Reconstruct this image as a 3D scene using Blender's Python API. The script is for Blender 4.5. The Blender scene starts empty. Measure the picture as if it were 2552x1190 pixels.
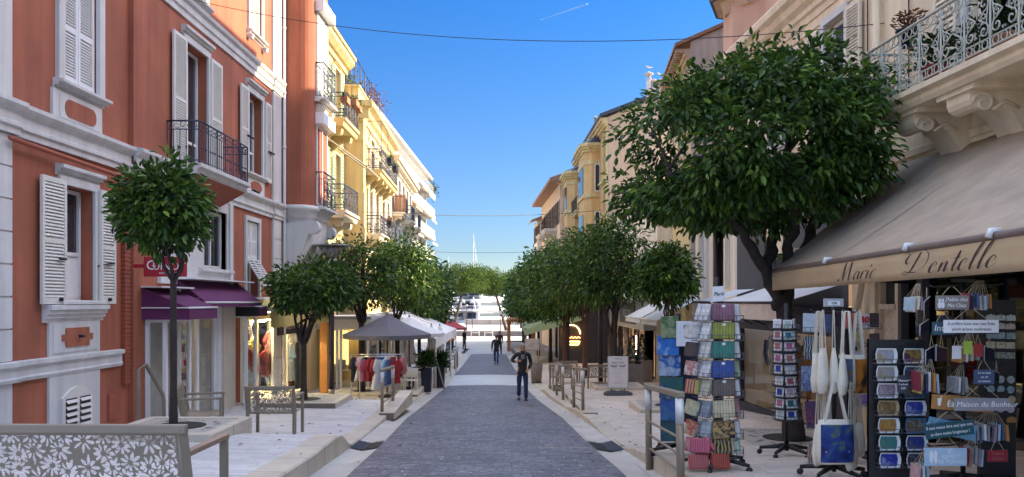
import bpy, bmesh, math, random
from math import sin, cos, pi, radians as R
from mathutils import Vector, Matrix
SC = bpy.context.scene
COL = SC.collection
FP, CX, HY = 1900.0, 1276.0, 752.0          # focal length in photo pixels, principal column, eye level row
def P(px, py, Y): return ((px-CX)*Y/FP, Y, (HY-py)*Y/FP)
def lerp(a, b, t): return a+(b-a)*t
def interp(pts, x):
    if x <= pts[0][0]: return pts[0][1]
    for (x0, y0), (x1, y1) in zip(pts, pts[1:]):
        if x <= x1: return y0+(y1-y0)*(x-x0)/(x1-x0)
    return pts[-1][1]
# ------------------------------------------------------------------ objects
BASE = {}
def props(o, label=None, cat=None, group=None, kind=None):
    if label: o['label'] = label
    if cat: o['category'] = cat
    if group: o['group'] = group
    if kind: o['kind'] = kind
    return o
def thing(name, label, cat, loc=(0, 0, 0), group=None):
    o = bpy.data.objects.new(name, None); COL.objects.link(o)
    o.empty_display_size = .2
    o.location = loc; BASE[o.name] = Vector(loc)
    return props(o, label, cat, group)
def children(o): return [c for c in bpy.data.objects if c.parent == o]
def copy_tree(o, parent=None):
    kids = list(o.children)
    c = o.copy(); COL.objects.link(c)
    if parent is not None: c.parent = parent
    for k in kids: copy_tree(k, c)
    return c
def put(o, loc, rz=0, label=None, group=None, scale=None):
    o.location = loc; o.rotation_euler = (0, 0, rz)
    if scale: o.scale = scale if isinstance(scale, tuple) else (scale,)*3
    if label: o['label'] = label
    if group: o['group'] = group
    return o
def link_mesh(name, me, parent):
    o = bpy.data.objects.new(name, me); COL.objects.link(o)
    if parent is not None: o.parent = parent
    BASE[o.name] = BASE.get(parent.name, Vector((0, 0, 0))) if parent is not None else Vector((0, 0, 0))
    return o
class MB:
    """collects shapes, builds ONE mesh object"""
    def __init__(s, T=None): s.v = []; s.f = []; s.mi = []; s.sm = []; s.T = T; s.m = 0; s.flip = False
    def add(s, verts, faces, smooth=False):
        b = len(s.v)
        if s.T: verts = [s.T(*p) for p in verts]
        s.v += [tuple(p) for p in verts]
        for f in faces:
            s.f.append([b+i for i in f]); s.mi.append(s.m); s.sm.append(smooth)
        return s
    def box(s, x0, x1, y0, y1, z0, z1):
        v = [(x, y, z) for z in (z0, z1) for y in (y0, y1) for x in (x0, x1)]
        return s.add(v, [(0, 2, 3, 1), (4, 5, 7, 6), (0, 1, 5, 4), (2, 6, 7, 3), (0, 4, 6, 2), (1, 3, 7, 5)])
    def cbox(s, c, d, rz=0, rx=0, ry=0):
        m = Matrix.Translation(c) @ Matrix.Rotation(rz, 4, 'Z') @ Matrix.Rotation(ry, 4, 'Y') @ Matrix.Rotation(rx, 4, 'X')
        v = [m @ Vector((x*d[0]/2, y*d[1]/2, z*d[2]/2)) for z in (-1, 1) for y in (-1, 1) for x in (-1, 1)]
        return s.add(v, [(0, 2, 3, 1), (4, 5, 7, 6), (0, 1, 5, 4), (2, 6, 7, 3), (0, 4, 6, 2), (1, 3, 7, 5)])
    def quad(s, a, b, c, d): return s.add([a, b, c, d], [(0, 1, 2, 3)])
    def prism(s, poly, vec):
        n = len(poly); vec = Vector(vec)
        v = [Vector(p) for p in poly]; v = v+[p+vec for p in v]
        return s.add(v, [tuple(range(n))[::-1], tuple(range(n, 2*n))]+[(i, (i+1) % n, n+(i+1) % n, n+i) for i in range(n)])
    def tube(s, path, r, n=6, smooth=True, cap=True):
        pts = [Vector(p) for p in path]; k = len(pts)
        rs = r if isinstance(r, (list, tuple)) else [r]*k
        vs = []; up = None
        for i, p in enumerate(pts):
            d = (pts[min(i+1, k-1)]-pts[max(i-1, 0)])
            d = d.normalized() if d.length > 1e-9 else Vector((0, 0, 1))
            if up is None:
                up = d.orthogonal().normalized()
            else:
                up = up-d*up.dot(d)
                up = up.normalized() if up.length > 1e-6 else d.orthogonal().normalized()
            w = d.cross(up)
            for j in range(n):
                a = 2*pi*(j+.5)/n
                vs.append(p+(up*cos(a)+w*sin(a))*rs[i])
        fs = [(i*n+j, i*n+(j+1) % n, (i+1)*n+(j+1) % n, (i+1)*n+j) for i in range(k-1) for j in range(n)]
        if cap: fs += [tuple(range(n))[::-1], tuple(range((k-1)*n, k*n))]
        return s.add(vs, fs, smooth)
    def bar(s, a, b, r, n=4): return s.tube([a, b], r, n, smooth=n > 5)
    def lathe(s, prof, c=(0, 0, 0), n=16, smooth=True, ax=None):
        vs = []
        for (r, z) in prof:
            for j in range(n):
                a = 2*pi*j/n; vs.append((c[0]+r*cos(a), c[1]+r*sin(a), c[2]+z))
        k = len(prof)
        fs = [(i*n+j, i*n+(j+1) % n, (i+1)*n+(j+1) % n, (i+1)*n+j) for i in range(k-1) for j in range(n)]
        if prof[0][0] > 1e-6: fs.append(tuple(range(n))[::-1])
        if prof[-1][0] > 1e-6: fs.append(tuple(range((k-1)*n, k*n)))
        return s.add(vs, fs, smooth)
    def loft(s, rings, smooth=True, closed=True, caps=True):
        n = len(rings[0]); vs = [p for r in rings for p in r]; fs = []
        for i in range(len(rings)-1):
            for j in range(n if closed else n-1):
                fs.append((i*n+j, i*n+(j+1) % n, (i+1)*n+(j+1) % n, (i+1)*n+j))
        if caps: fs += [tuple(range(n))[::-1], tuple(range((len(rings)-1)*n, len(rings)*n))]
        return s.add(vs, fs, smooth)
    def ball(s, c, r, n=10, k=6):
        r = r if isinstance(r, tuple) else (r, r, r)
        rings = []
        for i in range(k+1):
            t = -pi/2+pi*i/k
            rr = max(cos(t), .02)
            rings.append([(c[0]+r[0]*rr*cos(2*pi*j/n), c[1]+r[1]*rr*sin(2*pi*j/n), c[2]+r[2]*sin(t)) for j in range(n)])
        return s.loft(rings)
    def build(s, name, mats, parent=None, loc=None, bevel=0):
        me = bpy.data.meshes.new(name)
        off = BASE.get(parent.name, Vector((0, 0, 0))) if parent is not None else (Vector(loc) if loc else Vector((0, 0, 0)))
        me.from_pydata([(p[0]-off.x, p[1]-off.y, p[2]-off.z) for p in s.v], [], s.f)
        mats = mats if isinstance(mats, (list, tuple)) else [mats]
        for m in mats: me.materials.append(m)
        me.polygons.foreach_set('material_index', s.mi)
        me.polygons.foreach_set('use_smooth', s.sm)
        me.update()
        o = link_mesh(name, me, parent)
        if parent is None and loc: o.location = loc; BASE[o.name] = Vector(loc)
        if bevel:
            b = o.modifiers.new('bevel', 'BEVEL'); b.width = bevel; b.segments = 2; b.limit_method = 'ANGLE'
        return o
    def parts(s, name, mats, parent=None, tol=.012, bevel=0):
        """one object for every group of touching shapes"""
        par = list(range(len(s.v)))
        def find(a):
            while par[a] != a: par[a] = par[par[a]]; a = par[a]
            return a
        for f in s.f:
            r = find(f[0])
            for i in f[1:]: par[find(i)] = r
        comp = {}
        for k, f in enumerate(s.f): comp.setdefault(find(f[0]), []).append(k)
        items = []
        for fs in comp.values():
            P_ = [s.v[i] for k in fs for i in s.f[k]]
            items.append([[min(q[a] for q in P_)-tol for a in range(3)], [max(q[a] for q in P_)+tol for a in range(3)], fs])
        merged = True
        while merged:
            merged = False; out = []
            for it in items:
                for o in out:
                    if all(it[0][a] <= o[1][a] and o[0][a] <= it[1][a] for a in range(3)):
                        o[0] = [min(x, y) for x, y in zip(o[0], it[0])]; o[1] = [max(x, y) for x, y in zip(o[1], it[1])]; o[2] += it[2]; merged = True; break
                else: out.append(it)
            items = out
        res = []
        for _, _, fs in items:
            m = MB(); mp = {}
            for k in fs:
                m.f.append([mp.setdefault(i, len(mp)) for i in s.f[k]]); m.mi.append(s.mi[k]); m.sm.append(s.sm[k])
            m.v = [s.v[i] for i in mp]; res.append(m.build(name, mats, parent, None, bevel))
        return res
def path_spline(pts, n=6):
    """Catmull-Rom through points"""
    out = []; pts = [Vector(p) for p in pts]
    for i in range(len(pts)-1):
        p0 = pts[max(i-1, 0)]; p1 = pts[i]; p2 = pts[i+1]; p3 = pts[min(i+2, len(pts)-1)]
        for j in range(n):
            t = j/n
            out.append(.5*((2*p1)+(p2-p0)*t+(2*p0-5*p1+4*p2-p3)*t*t+(3*p1-p0-3*p2+p3)*t**3))
    out.append(pts[-1]); return out
def spiral(c, r0, r1, a0, a1, n=14):
    return [(c[0]+lerp(r0, r1, i/n)*cos(lerp(a0, a1, i/n)), c[1]+lerp(r0, r1, i/n)*sin(lerp(a0, a1, i/n))) for i in range(n+1)]
# ------------------------------------------------------------------ text
def text(body, size, m, name, parent, origin, right, up, shear=0, ext=.002, align='CENTER', squash=1.0, bold=0):
    cu = bpy.data.curves.new('t', 'FONT'); cu.body = body; cu.size = size; cu.align_x = align; cu.align_y = 'CENTER'
    cu.extrude = ext; cu.shear = shear; cu.offset = bold; cu.resolution_u = 2
    o = bpy.data.objects.new('t', cu); COL.objects.link(o)
    dg = bpy.context.evaluated_depsgraph_get()
    me = bpy.data.meshes.new_from_object(o.evaluated_get(dg))
    bpy.data.objects.remove(o); bpy.data.curves.remove(cu)
    r = Vector(right).normalized(); u = Vector(up).normalized(); n = r.cross(u)
    off = BASE.get(parent.name, Vector((0, 0, 0)))
    w = Vector(origin)-off
    for v in me.vertices:
        v.co = w+r*(v.co.x*squash)+u*v.co.y+n*v.co.z
    me.materials.clear(); me.materials.append(m); me.name = name
    return link_mesh(name, me, parent)
# ------------------------------------------------------------------ materials
MATS = {}
def newmat(name):
    m = bpy.data.materials.new(name); m.use_nodes = True
    nt = m.node_tree; b = nt.nodes['Principled BSDF']
    MATS[name] = m
    return m, nt, b
def N(nt, t, **kw):
    n = nt.nodes.new(t)
    for k, v in kw.items(): setattr(n, k, v)
    return n
def ramp(nt, src, stops):
    r = N(nt, 'ShaderNodeValToRGB'); e = r.color_ramp.elements
    while len(e) < len(stops): e.new(.5)
    for i, (p, c) in enumerate(stops):
        e[i].position = p; e[i].color = (*c, 1) if len(c) == 3 else c
    nt.links.new(src, r.inputs[0]); return r.outputs[0]
def scl(c, k): return tuple(min(1, x*k) for x in c)
def M(name, col, rough=.6, var=.12, scale=4, bump=0, bscale=60, metal=0, spec=.5, streak=0, coat=0):
    if name in MATS: return MATS[name]
    m, nt, b = newmat(name)
    tc = N(nt, 'ShaderNodeTexCoord'); no = N(nt, 'ShaderNodeTexNoise'); no.inputs['Scale'].default_value = scale; no.inputs['Detail'].default_value = 6
    nt.links.new(tc.outputs['Object'], no.inputs['Vector'])
    c = ramp(nt, no.outputs['Fac'], [(.3, scl(col, 1-var)), (.7, scl(col, 1+var))])
    if streak:
        mp = N(nt, 'ShaderNodeMapping'); mp.inputs['Scale'].default_value = (2.2, 2.2, .16)
        nt.links.new(tc.outputs['Object'], mp.inputs[0])
        n2 = N(nt, 'ShaderNodeTexNoise'); n2.inputs['Scale'].default_value = 1.4; n2.inputs['Detail'].default_value = 7; n2.inputs['Roughness'].default_value = .65
        nt.links.new(mp.outputs[0], n2.inputs['Vector'])
        f = ramp(nt, n2.outputs['Fac'], [(.38, (1-streak,)*3), (.62, (1, 1, 1))])
        mx = N(nt, 'ShaderNodeMix', data_type='RGBA', blend_type='MULTIPLY'); mx.inputs[0].default_value = 1
        nt.links.new(c, mx.inputs[6]); nt.links.new(f, mx.inputs[7]); c = mx.outputs[2]
    nt.links.new(c, b.inputs['Base Color'])
    b.inputs['Roughness'].default_value = rough; b.inputs['Metallic'].default_value = metal
    b.inputs['Specular IOR Level'].default_value = spec; b.inputs['Coat Weight'].default_value = coat
    if bump:
        n3 = N(nt, 'ShaderNodeTexNoise'); n3.inputs['Scale'].default_value = bscale; n3.inputs['Detail'].default_value = 5
        nt.links.new(tc.outputs['Object'], n3.inputs['Vector'])
        bp = N(nt, 'ShaderNodeBump'); bp.inputs['Strength'].default_value = bump; bp.inputs['Distance'].default_value = .02
        nt.links.new(n3.outputs['Fac'], bp.inputs['Height']); nt.links.new(bp.outputs[0], b.inputs['Normal'])
    return m
def Mbrick(name, c1, c2, mortar, bw, rh, ms, rough=.7, bump=.35, rot=0, var=.25, vscale=.8, dots=None):
    m, nt, b = newmat(name)
    tc = N(nt, 'ShaderNodeTexCoord'); mp = N(nt, 'ShaderNodeMapping'); mp.inputs['Rotation'].default_value = (0, 0, rot)
    nt.links.new(tc.outputs['Object'], mp.inputs[0])
    wob = N(nt, 'ShaderNodeTexNoise'); wob.inputs['Scale'].default_value = 1.5
    nt.links.new(mp.outputs[0], wob.inputs['Vector'])
    vm = N(nt, 'ShaderNodeMix', data_type='RGBA', blend_type='LINEAR_LIGHT'); vm.inputs[0].default_value = .02
    nt.links.new(mp.outputs[0], vm.inputs[6]); nt.links.new(wob.outputs['Color'], vm.inputs[7])
    br = N(nt, 'ShaderNodeTexBrick'); br.inputs['Scale'].default_value = 1
    br.inputs['Brick Width'].default_value = bw; br.inputs['Row Height'].default_value = rh; br.inputs['Mortar Size'].default_value = ms
    br.inputs['Mortar Smooth'].default_value = .3; br.inputs['Bias'].default_value = 0
    br.inputs['Color1'].default_value = (*c1, 1); br.inputs['Color2'].default_value = (*c2, 1); br.inputs['Mortar'].default_value = (*mortar, 1)
    br.offset = .47; br.squash_frequency = 3; br.squash = .8
    nt.links.new(vm.outputs[2], br.inputs['Vector'])
    no = N(nt, 'ShaderNodeTexNoise'); no.inputs['Scale'].default_value = vscale; no.inputs['Detail'].default_value = 8; no.inputs['Roughness'].default_value = .7
    nt.links.new(tc.outputs['Object'], no.inputs['Vector'])
    f = ramp(nt, no.outputs['Fac'], [(.3, (1-var,)*3), (.7, (1+var*.3,)*3)])
    mx = N(nt, 'ShaderNodeMix', data_type='RGBA', blend_type='MULTIPLY'); mx.inputs[0].default_value = 1
    nt.links.new(br.outputs['Color'], mx.inputs[6]); nt.links.new(f, mx.inputs[7]); c = mx.outputs[2]
    if dots:
        n4 = N(nt, 'ShaderNodeTexNoise'); n4.inputs['Scale'].default_value = 9; n4.inputs['Detail'].default_value = 1
        nt.links.new(tc.outputs['Object'], n4.inputs['Vector'])
        d = ramp(nt, n4.outputs['Fac'], [(.56, (0, 0, 0)), (.66, (1, 1, 1))])
        mu = N(nt, 'ShaderNodeMath', operation='MULTIPLY'); nt.links.new(d, mu.inputs[0]); nt.links.new(br.outputs['Fac'], mu.inputs[1])
        m2 = N(nt, 'ShaderNodeMix', data_type='RGBA'); nt.links.new(mu.outputs[0], m2.inputs[0]); nt.links.new(c, m2.inputs[6]); m2.inputs[7].default_value = (*dots, 1); c = m2.outputs[2]
    nt.links.new(c, b.inputs['Base Color']); b.inputs['Roughness'].default_value = rough
    n5 = N(nt, 'ShaderNodeTexNoise'); n5.inputs['Scale'].default_value = 45; n5.inputs['Detail'].default_value = 4
    nt.links.new(tc.outputs['Object'], n5.inputs['Vector'])
    sb = N(nt, 'ShaderNodeMath', operation='SUBTRACT'); nt.links.new(n5.outputs['Fac'], sb.inputs[0]); nt.links.new(br.outputs['Fac'], sb.inputs[1])
    bp = N(nt, 'ShaderNodeBump'); bp.inputs['Strength'].default_value = bump; bp.inputs['Distance'].default_value = .012
    nt.links.new(sb.outputs[0], bp.inputs['Height']); nt.links.new(bp.outputs[0], b.inputs['Normal'])
    return m
def Mleaf(name, dark, light, rough=.4, trans=.25):
    m, nt, b = newmat(name)
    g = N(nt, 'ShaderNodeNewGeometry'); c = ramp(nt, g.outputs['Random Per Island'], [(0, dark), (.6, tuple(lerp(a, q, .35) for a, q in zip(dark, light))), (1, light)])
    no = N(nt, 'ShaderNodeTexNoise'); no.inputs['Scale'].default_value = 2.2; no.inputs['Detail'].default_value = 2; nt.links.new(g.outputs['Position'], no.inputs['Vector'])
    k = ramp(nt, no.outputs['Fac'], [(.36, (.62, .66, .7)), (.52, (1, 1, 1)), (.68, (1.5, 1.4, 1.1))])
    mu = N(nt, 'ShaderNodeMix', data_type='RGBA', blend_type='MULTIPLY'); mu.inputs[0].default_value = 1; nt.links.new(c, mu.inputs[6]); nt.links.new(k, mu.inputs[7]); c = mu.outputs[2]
    nt.links.new(c, b.inputs['Base Color']); b.inputs['Roughness'].default_value = rough; b.inputs['Specular IOR Level'].default_value = .45
    t = N(nt, 'ShaderNodeBsdfTranslucent'); nt.links.new(c, t.inputs[0])
    mx = N(nt, 'ShaderNodeMixShader'); mx.inputs[0].default_value = trans
    nt.links.new(b.outputs[0], mx.inputs[1]); nt.links.new(t.outputs[0], mx.inputs[2])
    nt.links.new(mx.outputs[0], nt.nodes['Material Output'].inputs[0]); return m
def Mclear(name, tint=(.85, .9, .9), refl=.12):
    """shop glass: see-through with a mirror share"""
    m, nt, b = newmat(name)
    t = N(nt, 'ShaderNodeBsdfTransparent'); t.inputs[0].default_value = (*tint, 1)
    g = N(nt, 'ShaderNodeBsdfGlossy'); g.inputs['Roughness'].default_value = .02
    ge = N(nt, 'ShaderNodeNewGeometry'); dt = N(nt, 'ShaderNodeVectorMath', operation='DOT_PRODUCT'); nt.links.new(ge.outputs['Normal'], dt.inputs[0]); nt.links.new(ge.outputs['Incoming'], dt.inputs[1])
    ab = N(nt, 'ShaderNodeMath', operation='ABSOLUTE'); nt.links.new(dt.outputs['Value'], ab.inputs[0])
    om = N(nt, 'ShaderNodeMath', operation='SUBTRACT'); om.inputs[0].default_value = 1; om.use_clamp = True; nt.links.new(ab.outputs[0], om.inputs[1])
    pw = N(nt, 'ShaderNodeMath', operation='POWER'); pw.inputs[1].default_value = 5; nt.links.new(om.outputs[0], pw.inputs[0])
    ad = N(nt, 'ShaderNodeMath', operation='MULTIPLY_ADD'); ad.inputs[1].default_value = .7; ad.inputs[2].default_value = refl+.03; ad.use_clamp = True; nt.links.new(pw.outputs[0], ad.inputs[0])
    mx = N(nt, 'ShaderNodeMixShader'); nt.links.new(ad.outputs[0], mx.inputs[0]); nt.links.new(t.outputs[0], mx.inputs[1]); nt.links.new(g.outputs[0], mx.inputs[2])
    nt.links.new(mx.outputs[0], nt.nodes['Material Output'].inputs[0]); return m
def Memit(name, col, s):
    m, nt, b = newmat(name); b.inputs['Base Color'].default_value = (*col, 1)
    b.inputs['Emission Color'].default_value = (*col, 1); b.inputs['Emission Strength'].default_value = s; return m
def Mart(name, cols, scale=6, rough=.5, wave=False, dist=2.0):
    """printed picture: bands of colour from noise"""
    if name in MATS: return MATS[name]
    m, nt, b = newmat(name)
    tc = N(nt, 'ShaderNodeTexCoord')
    if wave:
        no = N(nt, 'ShaderNodeTexWave'); no.inputs['Distortion'].default_value = dist; no.inputs['Detail'].default_value = 3
    else:
        no = N(nt, 'ShaderNodeTexNoise'); no.inputs['Detail'].default_value = 4; no.inputs['Distortion'].default_value = dist*.4
    no.inputs['Scale'].default_value = scale
    nt.links.new(tc.outputs['Object'], no.inputs['Vector'])
    k = len(cols)
    nt.links.new(ramp(nt, no.outputs['Fac'], [(.25+.5*i/max(1, k-1), c) for i, c in enumerate(cols)]), b.inputs['Base Color'])
    b.inputs['Roughness'].default_value = rough; return m
# palette
terracotta = M('terracotta_stucco', (.385, .122, .066), .85, .14, 1.1, .25, 90, streak=.24)
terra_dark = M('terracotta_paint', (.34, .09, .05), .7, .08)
white_paint = M('white_stucco', (.65, .645, .63), .75, .06, 2, .12, 80, streak=.17)
white_lac = M('white_lacquer', (.76, .76, .74), .35, .03)
shut_mat = M('cream_shutter_paint', (.70, .68, .62), .45, .04)
cream = M('cream_stucco', (.83, .69, .49), .85, .06, 1.5, .2, 90, streak=.2)
cream_pale = M('pale_stucco', (.82, .73, .58), .85, .05, 1.5, .15, 90, streak=.2)
yellow = M('yellow_stucco', (.68, .52, .26), .85, .06, 1.5, .2, 90, streak=.2)
yellow_pale = M('pale_yellow_stucco', (.68, .54, .27), .85, .05, 1.5, .15, 90, streak=.2)
ochre = M('ochre_stucco', (.72, .46, .19), .85, .06, 1.5, .2, 90, streak=.2)
pink = M('pink_stucco', (.66, .40, .27), .85, .05, 1.5, .2, 90, streak=.08)
peach = M('peach_stucco', (.74, .52, .33), .85, .05, 1.5, .2, 90, streak=.08)
taupe_wall = M('weathered_render', (.60, .52, .44), .9, .14, 1.2, .3, 40, streak=.25)
dark_wall = M('slate_grey_stucco', (.085, .08, .085), .8, .08, 2, .1)
navy = M('navy_paint', (.012, .013, .035), .5, .1)
stone = M('stone_trim', (.62, .55, .45), .8, .08, 3, .15, 60, streak=.08)
iron = M('black_iron', (.015, .016, .022), .45, .1)
iron_blue = M('dark_blue_iron', (.03, .04, .08), .45, .1)
iron_green = M('grey_green_iron', (.46, .47, .41), .5, .1)
taupe_metal = M('taupe_metal', (.27, .215, .155), .5, .06, 6, metal=.0)
steel = M('brushed_steel', (.5, .5, .5), .35, .08, metal=.9)
pale_rail = M('pale_wrap', (.72, .72, .70), .6, .06, 20)
wood_dark = M('dark_bark', (.045, .032, .026), .9, .3, 8, .6, 30)
bark_red = M('reddish_bark', (.11, .05, .035), .9, .25, 8, .5, 30)
bark_pine = M('pine_bark', (.09, .06, .045), .9, .25, 3, .5, 10)
wood_or = M('orange_wood', (.42, .17, .04), .6, .15, 6)
plum = M('plum_canvas', (.115, .02, .085), .85, .1, 5, .1, 200)
plum_dark = M('dark_plum_canvas', (.075, .012, .05), .85, .1, 5)
taupe_canvas = M('taupe_canvas', (.44, .345, .26), .9, .08, 1.5, .1, 200, streak=.15)
tan_canvas = M('tan_canvas', (.50, .365, .22), .9, .06, 3, .1, 200)
yellow_canvas = M('yellow_canvas', (.62, .50, .16), .85, .1, 3)
grey_canvas = M('grey_canvas', (.15, .143, .16), .9, .06, 3)
white_canvas = M('white_canvas', (.68, .68, .69), .9, .05, 3)
green_canvas = M('olive_canvas', (.36, .42, .22), .9, .08, 3)
red_canvas = M('red_canvas', (.42, .05, .06), .85, .1, 3)
glass_dark = M('window_glass', (.03, .035, .045), .04, .2, 1, spec=.8)
glass_blue = M('sky_window_glass', (.05, .07, .1), .02, .2, 1, spec=1.0)
shop_glass = Mclear('shop_glass', (.9, .92, .92), 0)
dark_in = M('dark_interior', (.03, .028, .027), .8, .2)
roof_tile = M('roof_tile', (.34, .19, .12), .85, .25, 12, .5, 30)
roof_slate = M('roof_zinc', (.05, .055, .075), .5, .15)
black = M('black_plastic', (.012, .012, .014), .5, .1)
white_plain = M('white_card', (.80, .80, .80), .6, .03)
cloth_nat = M('natural_canvas', (.74, .67, .55), .95, .06, 8, .15, 150)
rope = M('jute_string', (.45, .36, .24), .95, .1)
letter_dark = M('dark_lettering', (.05, .025, .03), .8, .05)
letter_white = M('white_lettering', (.78, .78, .78), .7, .02)
leaf_or = Mleaf('orange_tree_leaf', (.020, .062, .014), (.15, .27, .034))
leaf_or2 = Mleaf('orange_tree_leaf_dark', (.008, .024, .010), (.035, .065, .018))
leaf_pine = Mleaf('pine_needle', (.035, .085, .015), (.15, .24, .04), .7)
leaf_gen = Mleaf('shrub_leaf', (.02, .05, .015), (.09, .15, .04))
leaf_dry = Mleaf('dry_creeper_leaf', (.16, .05, .03), (.30, .16, .07), .7)
leaf_grey = Mleaf('grey_green_leaf', (.10, .12, .06), (.24, .24, .12), .7)
# ------------------------------------------------------------------ ground
GP = [(-12, .95), (0, 1.55), (5.6, 1.8), (8.5, 1.97), (13.1, 2.36), (15, 2.5), (18, 2.75), (23.4, 3.05), (30, 3.3), (37, 3.52), (45.5, 3.74), (55, 3.87), (80, 4.12), (100, 4.25), (140, 4.3), (600, 4.3)]
def g(Y):                                   # eased slope of the street, metres below eye level
    return -(interp(GP, Y-1.2)+interp(GP, Y)*2+interp(GP, Y+1.2))/4
RL = [(-12, -1.5), (0, -1.62), (8.5, -1.86), (12, -2.06), (17.9, -2.46), (23.6, -2.53), (29.5, -2.5), (36, -2.73), (55.8, -3.02), (90, -3.4)]
RR = [(-12, 1.5), (0, 1.42), (8.5, 1.30), (12, 1.225), (17.9, 1.18), (23.6, .80), (29.5, .47), (36, .32), (55.8, -.41), (90, -1.4)]
HL = [(-12, .1), (0, .14), (9, .23), (10.4, .29), (10.9, .27), (11.6, .05), (14, .04), (17, .10), (20.2, .25), (20.6, .24), (21.4, .05), (26, .05), (30, .10), (38, .05), (90, .03)]
HR = [(-12, .3), (0, .30), (8.5, .20), (10.6, .12), (11.4, .03), (13.5, .03), (16, .12), (18.6, .15), (20, .10), (23, .12), (26, .15), (27, .05), (32, .05), (90, .03)]
GW = .42
def xl(Y): return interp(RL, Y)
def xr(Y): return interp(RR, Y)
def gz(X, Y):                               # ground height anywhere
    b = g(Y); l = xl(Y); r = xr(Y)
    if X < l-GW: return b+interp(HL, Y)+.016*min(5.5, (l-GW-X))
    if X > r+GW: return b+interp(HR, Y)+.016*min(5, (X-r-GW))
    return b
pavers = Mbrick('dark_pavers', (.118, .108, .125), (.215, .193, .215), (.06, .055, .065), .235, .13, .010, .55, .7, var=.35, vscale=.55, dots=(.50, .47, .52))
slabs = Mbrick('pale_paving', (.53, .505, .50), (.66, .63, .62), (.30, .28, .27), .42, .14, .005, .6, .25, var=.2, vscale=.6)
slabs_warm = Mbrick('warm_paving', (.60, .51, .435), (.74, .635, .545), (.28, .22, .18), .42, .14, .005, .6, .25, var=.2, vscale=.6)
gut_mat = Mbrick('gutter_stone', (.54, .49, .43), (.60, .545, .48), (.30, .26, .22), 3, 1.1, .006, .55, .15, var=.25, vscale=1.2)
kerb_mat = Mbrick('kerb_stone', (.56, .48, .38), (.62, .54, .43), (.2, .16, .12), 4, .95, .01, .6, .2, var=.2, vscale=2)
plaza_mat = Mbrick('plaza_paving', (.42, .40, .38), (.50, .48, .45), (.30, .28, .26), .9, .6, .006, .6, .1, var=.15, vscale=.3)
cross_mat = Mbrick('crossing_stone', (.55, .54, .52), (.63, .62, .60), (.38, .37, .36), .6, .3, .004, .5, .12, var=.12, vscale=.5)
def strip(name, mat, y0, y1, cols, step=.4, smooth=True):
    """cols: list of functions Y -> (x, z)"""
    n = max(2, int((y1-y0)/step)+1); mb = MB(); rings = []
    for i in range(n):
        Y = lerp(y0, y1, i/(n-1)); rings.append([(c(Y)[0], Y, c(Y)[1]) for c in cols])
    mb.loft(rings, smooth, False, False)
    o = mb.build(name, mat); o['kind'] = 'structure'; return o
C0, C1, C2 = 29.7, 35.9, 56.0
lane = lambda d: [lambda Y, t=t: (lerp(xl(Y), xr(Y), t), g(Y)+d+.03*(1-(2*t-1)**2)) for t in (0, .25, .5, .75, 1)]
strip('road', pavers, -12, C0, lane(.004)); strip('road', pavers, C1, C2, lane(.004))
strip('crossing', cross_mat, C0, C1, lane(.006))
strip('plaza_paving', plaza_mat, C2, 92, [lambda Y: (-30, g(Y)+.003) if Y > 64 else (xl(Y)-GW-.05, g(Y)+.003), lambda Y: (-1.5, g(Y)+.003), lambda Y: (14, g(Y)+.003) if Y > 80 else (xr(Y)+GW+.05, g(Y)+.003)], 1.0, False)
for sgn, f, H, pm in ((-1, xl, HL, slabs), (1, xr, HR, slabs_warm)):
    strip('gutter', gut_mat, -12, C2, [lambda Y: (f(Y), g(Y)+.008), lambda Y: (f(Y)+sgn*GW*.55, g(Y)-.03), lambda Y: (f(Y)+sgn*(GW+.01), g(Y)+.012)])
    k0 = lambda Y: f(Y)+sgn*GW
    strip('kerb', kerb_mat, -12, C2, [lambda Y: (k0(Y), g(Y)-.06), lambda Y: (k0(Y), g(Y)+max(.006, interp(H, Y)-.015)), lambda Y: (k0(Y)+sgn*.02, g(Y)+max(.012, interp(H, Y)+.004)), lambda Y: (k0(Y)+sgn*.34, g(Y)+interp(H, Y)+.008)], .3, False)
    strip('pavement', pm, -12, 64, [lambda Y: (k0(Y)+sgn*.335, g(Y)+interp(H, Y)+.004), lambda Y: (k0(Y)+sgn*2, gz(k0(Y)+sgn*2, Y)), lambda Y: (k0(Y)+sgn*5.4, gz(k0(Y)+sgn*5.4, Y)), lambda Y: (sgn*9.5, gz(sgn*9.5, Y)-.02)], .3)
# the base sheet, out to the quay, and the harbour water
mb = MB(); ys = [-60, -30, -12]+[i*2 for i in range(-5, 47)]+[100, 120, 150]
mb.loft([[(-600, Y, g(Y)-.16), (-10, Y, g(Y)-.14), (0, Y, g(Y)-.12), (10, Y, g(Y)-.14), (600, Y, g(Y)-.16)] for Y in ys], True, False, False)
o = mb.build('ground', M('asphalt', (.16, .15, .15), .85, .15, 2)); o['kind'] = 'structure'
quay_mat = M('quay_paving', (.50, .42, .36), .75, .1, .5)
mb = MB(); mb.box(-60, 60, 93.5, 150, g(120)-.1, g(120)+.004); o = mb.build('quay_road', quay_mat); o['kind'] = 'structure'
mb = MB(); mb.quad((-3000, 150.2, -6), (3000, 150.2, -6), (3000, 6000, -6), (-3000, 6000, -6))
wm = M('harbour_water', (.02, .09, .13), .12, .1, .1, .4, 1.5, spec=.6)
o = mb.build('water', wm); o['kind'] = 'structure'
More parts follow.
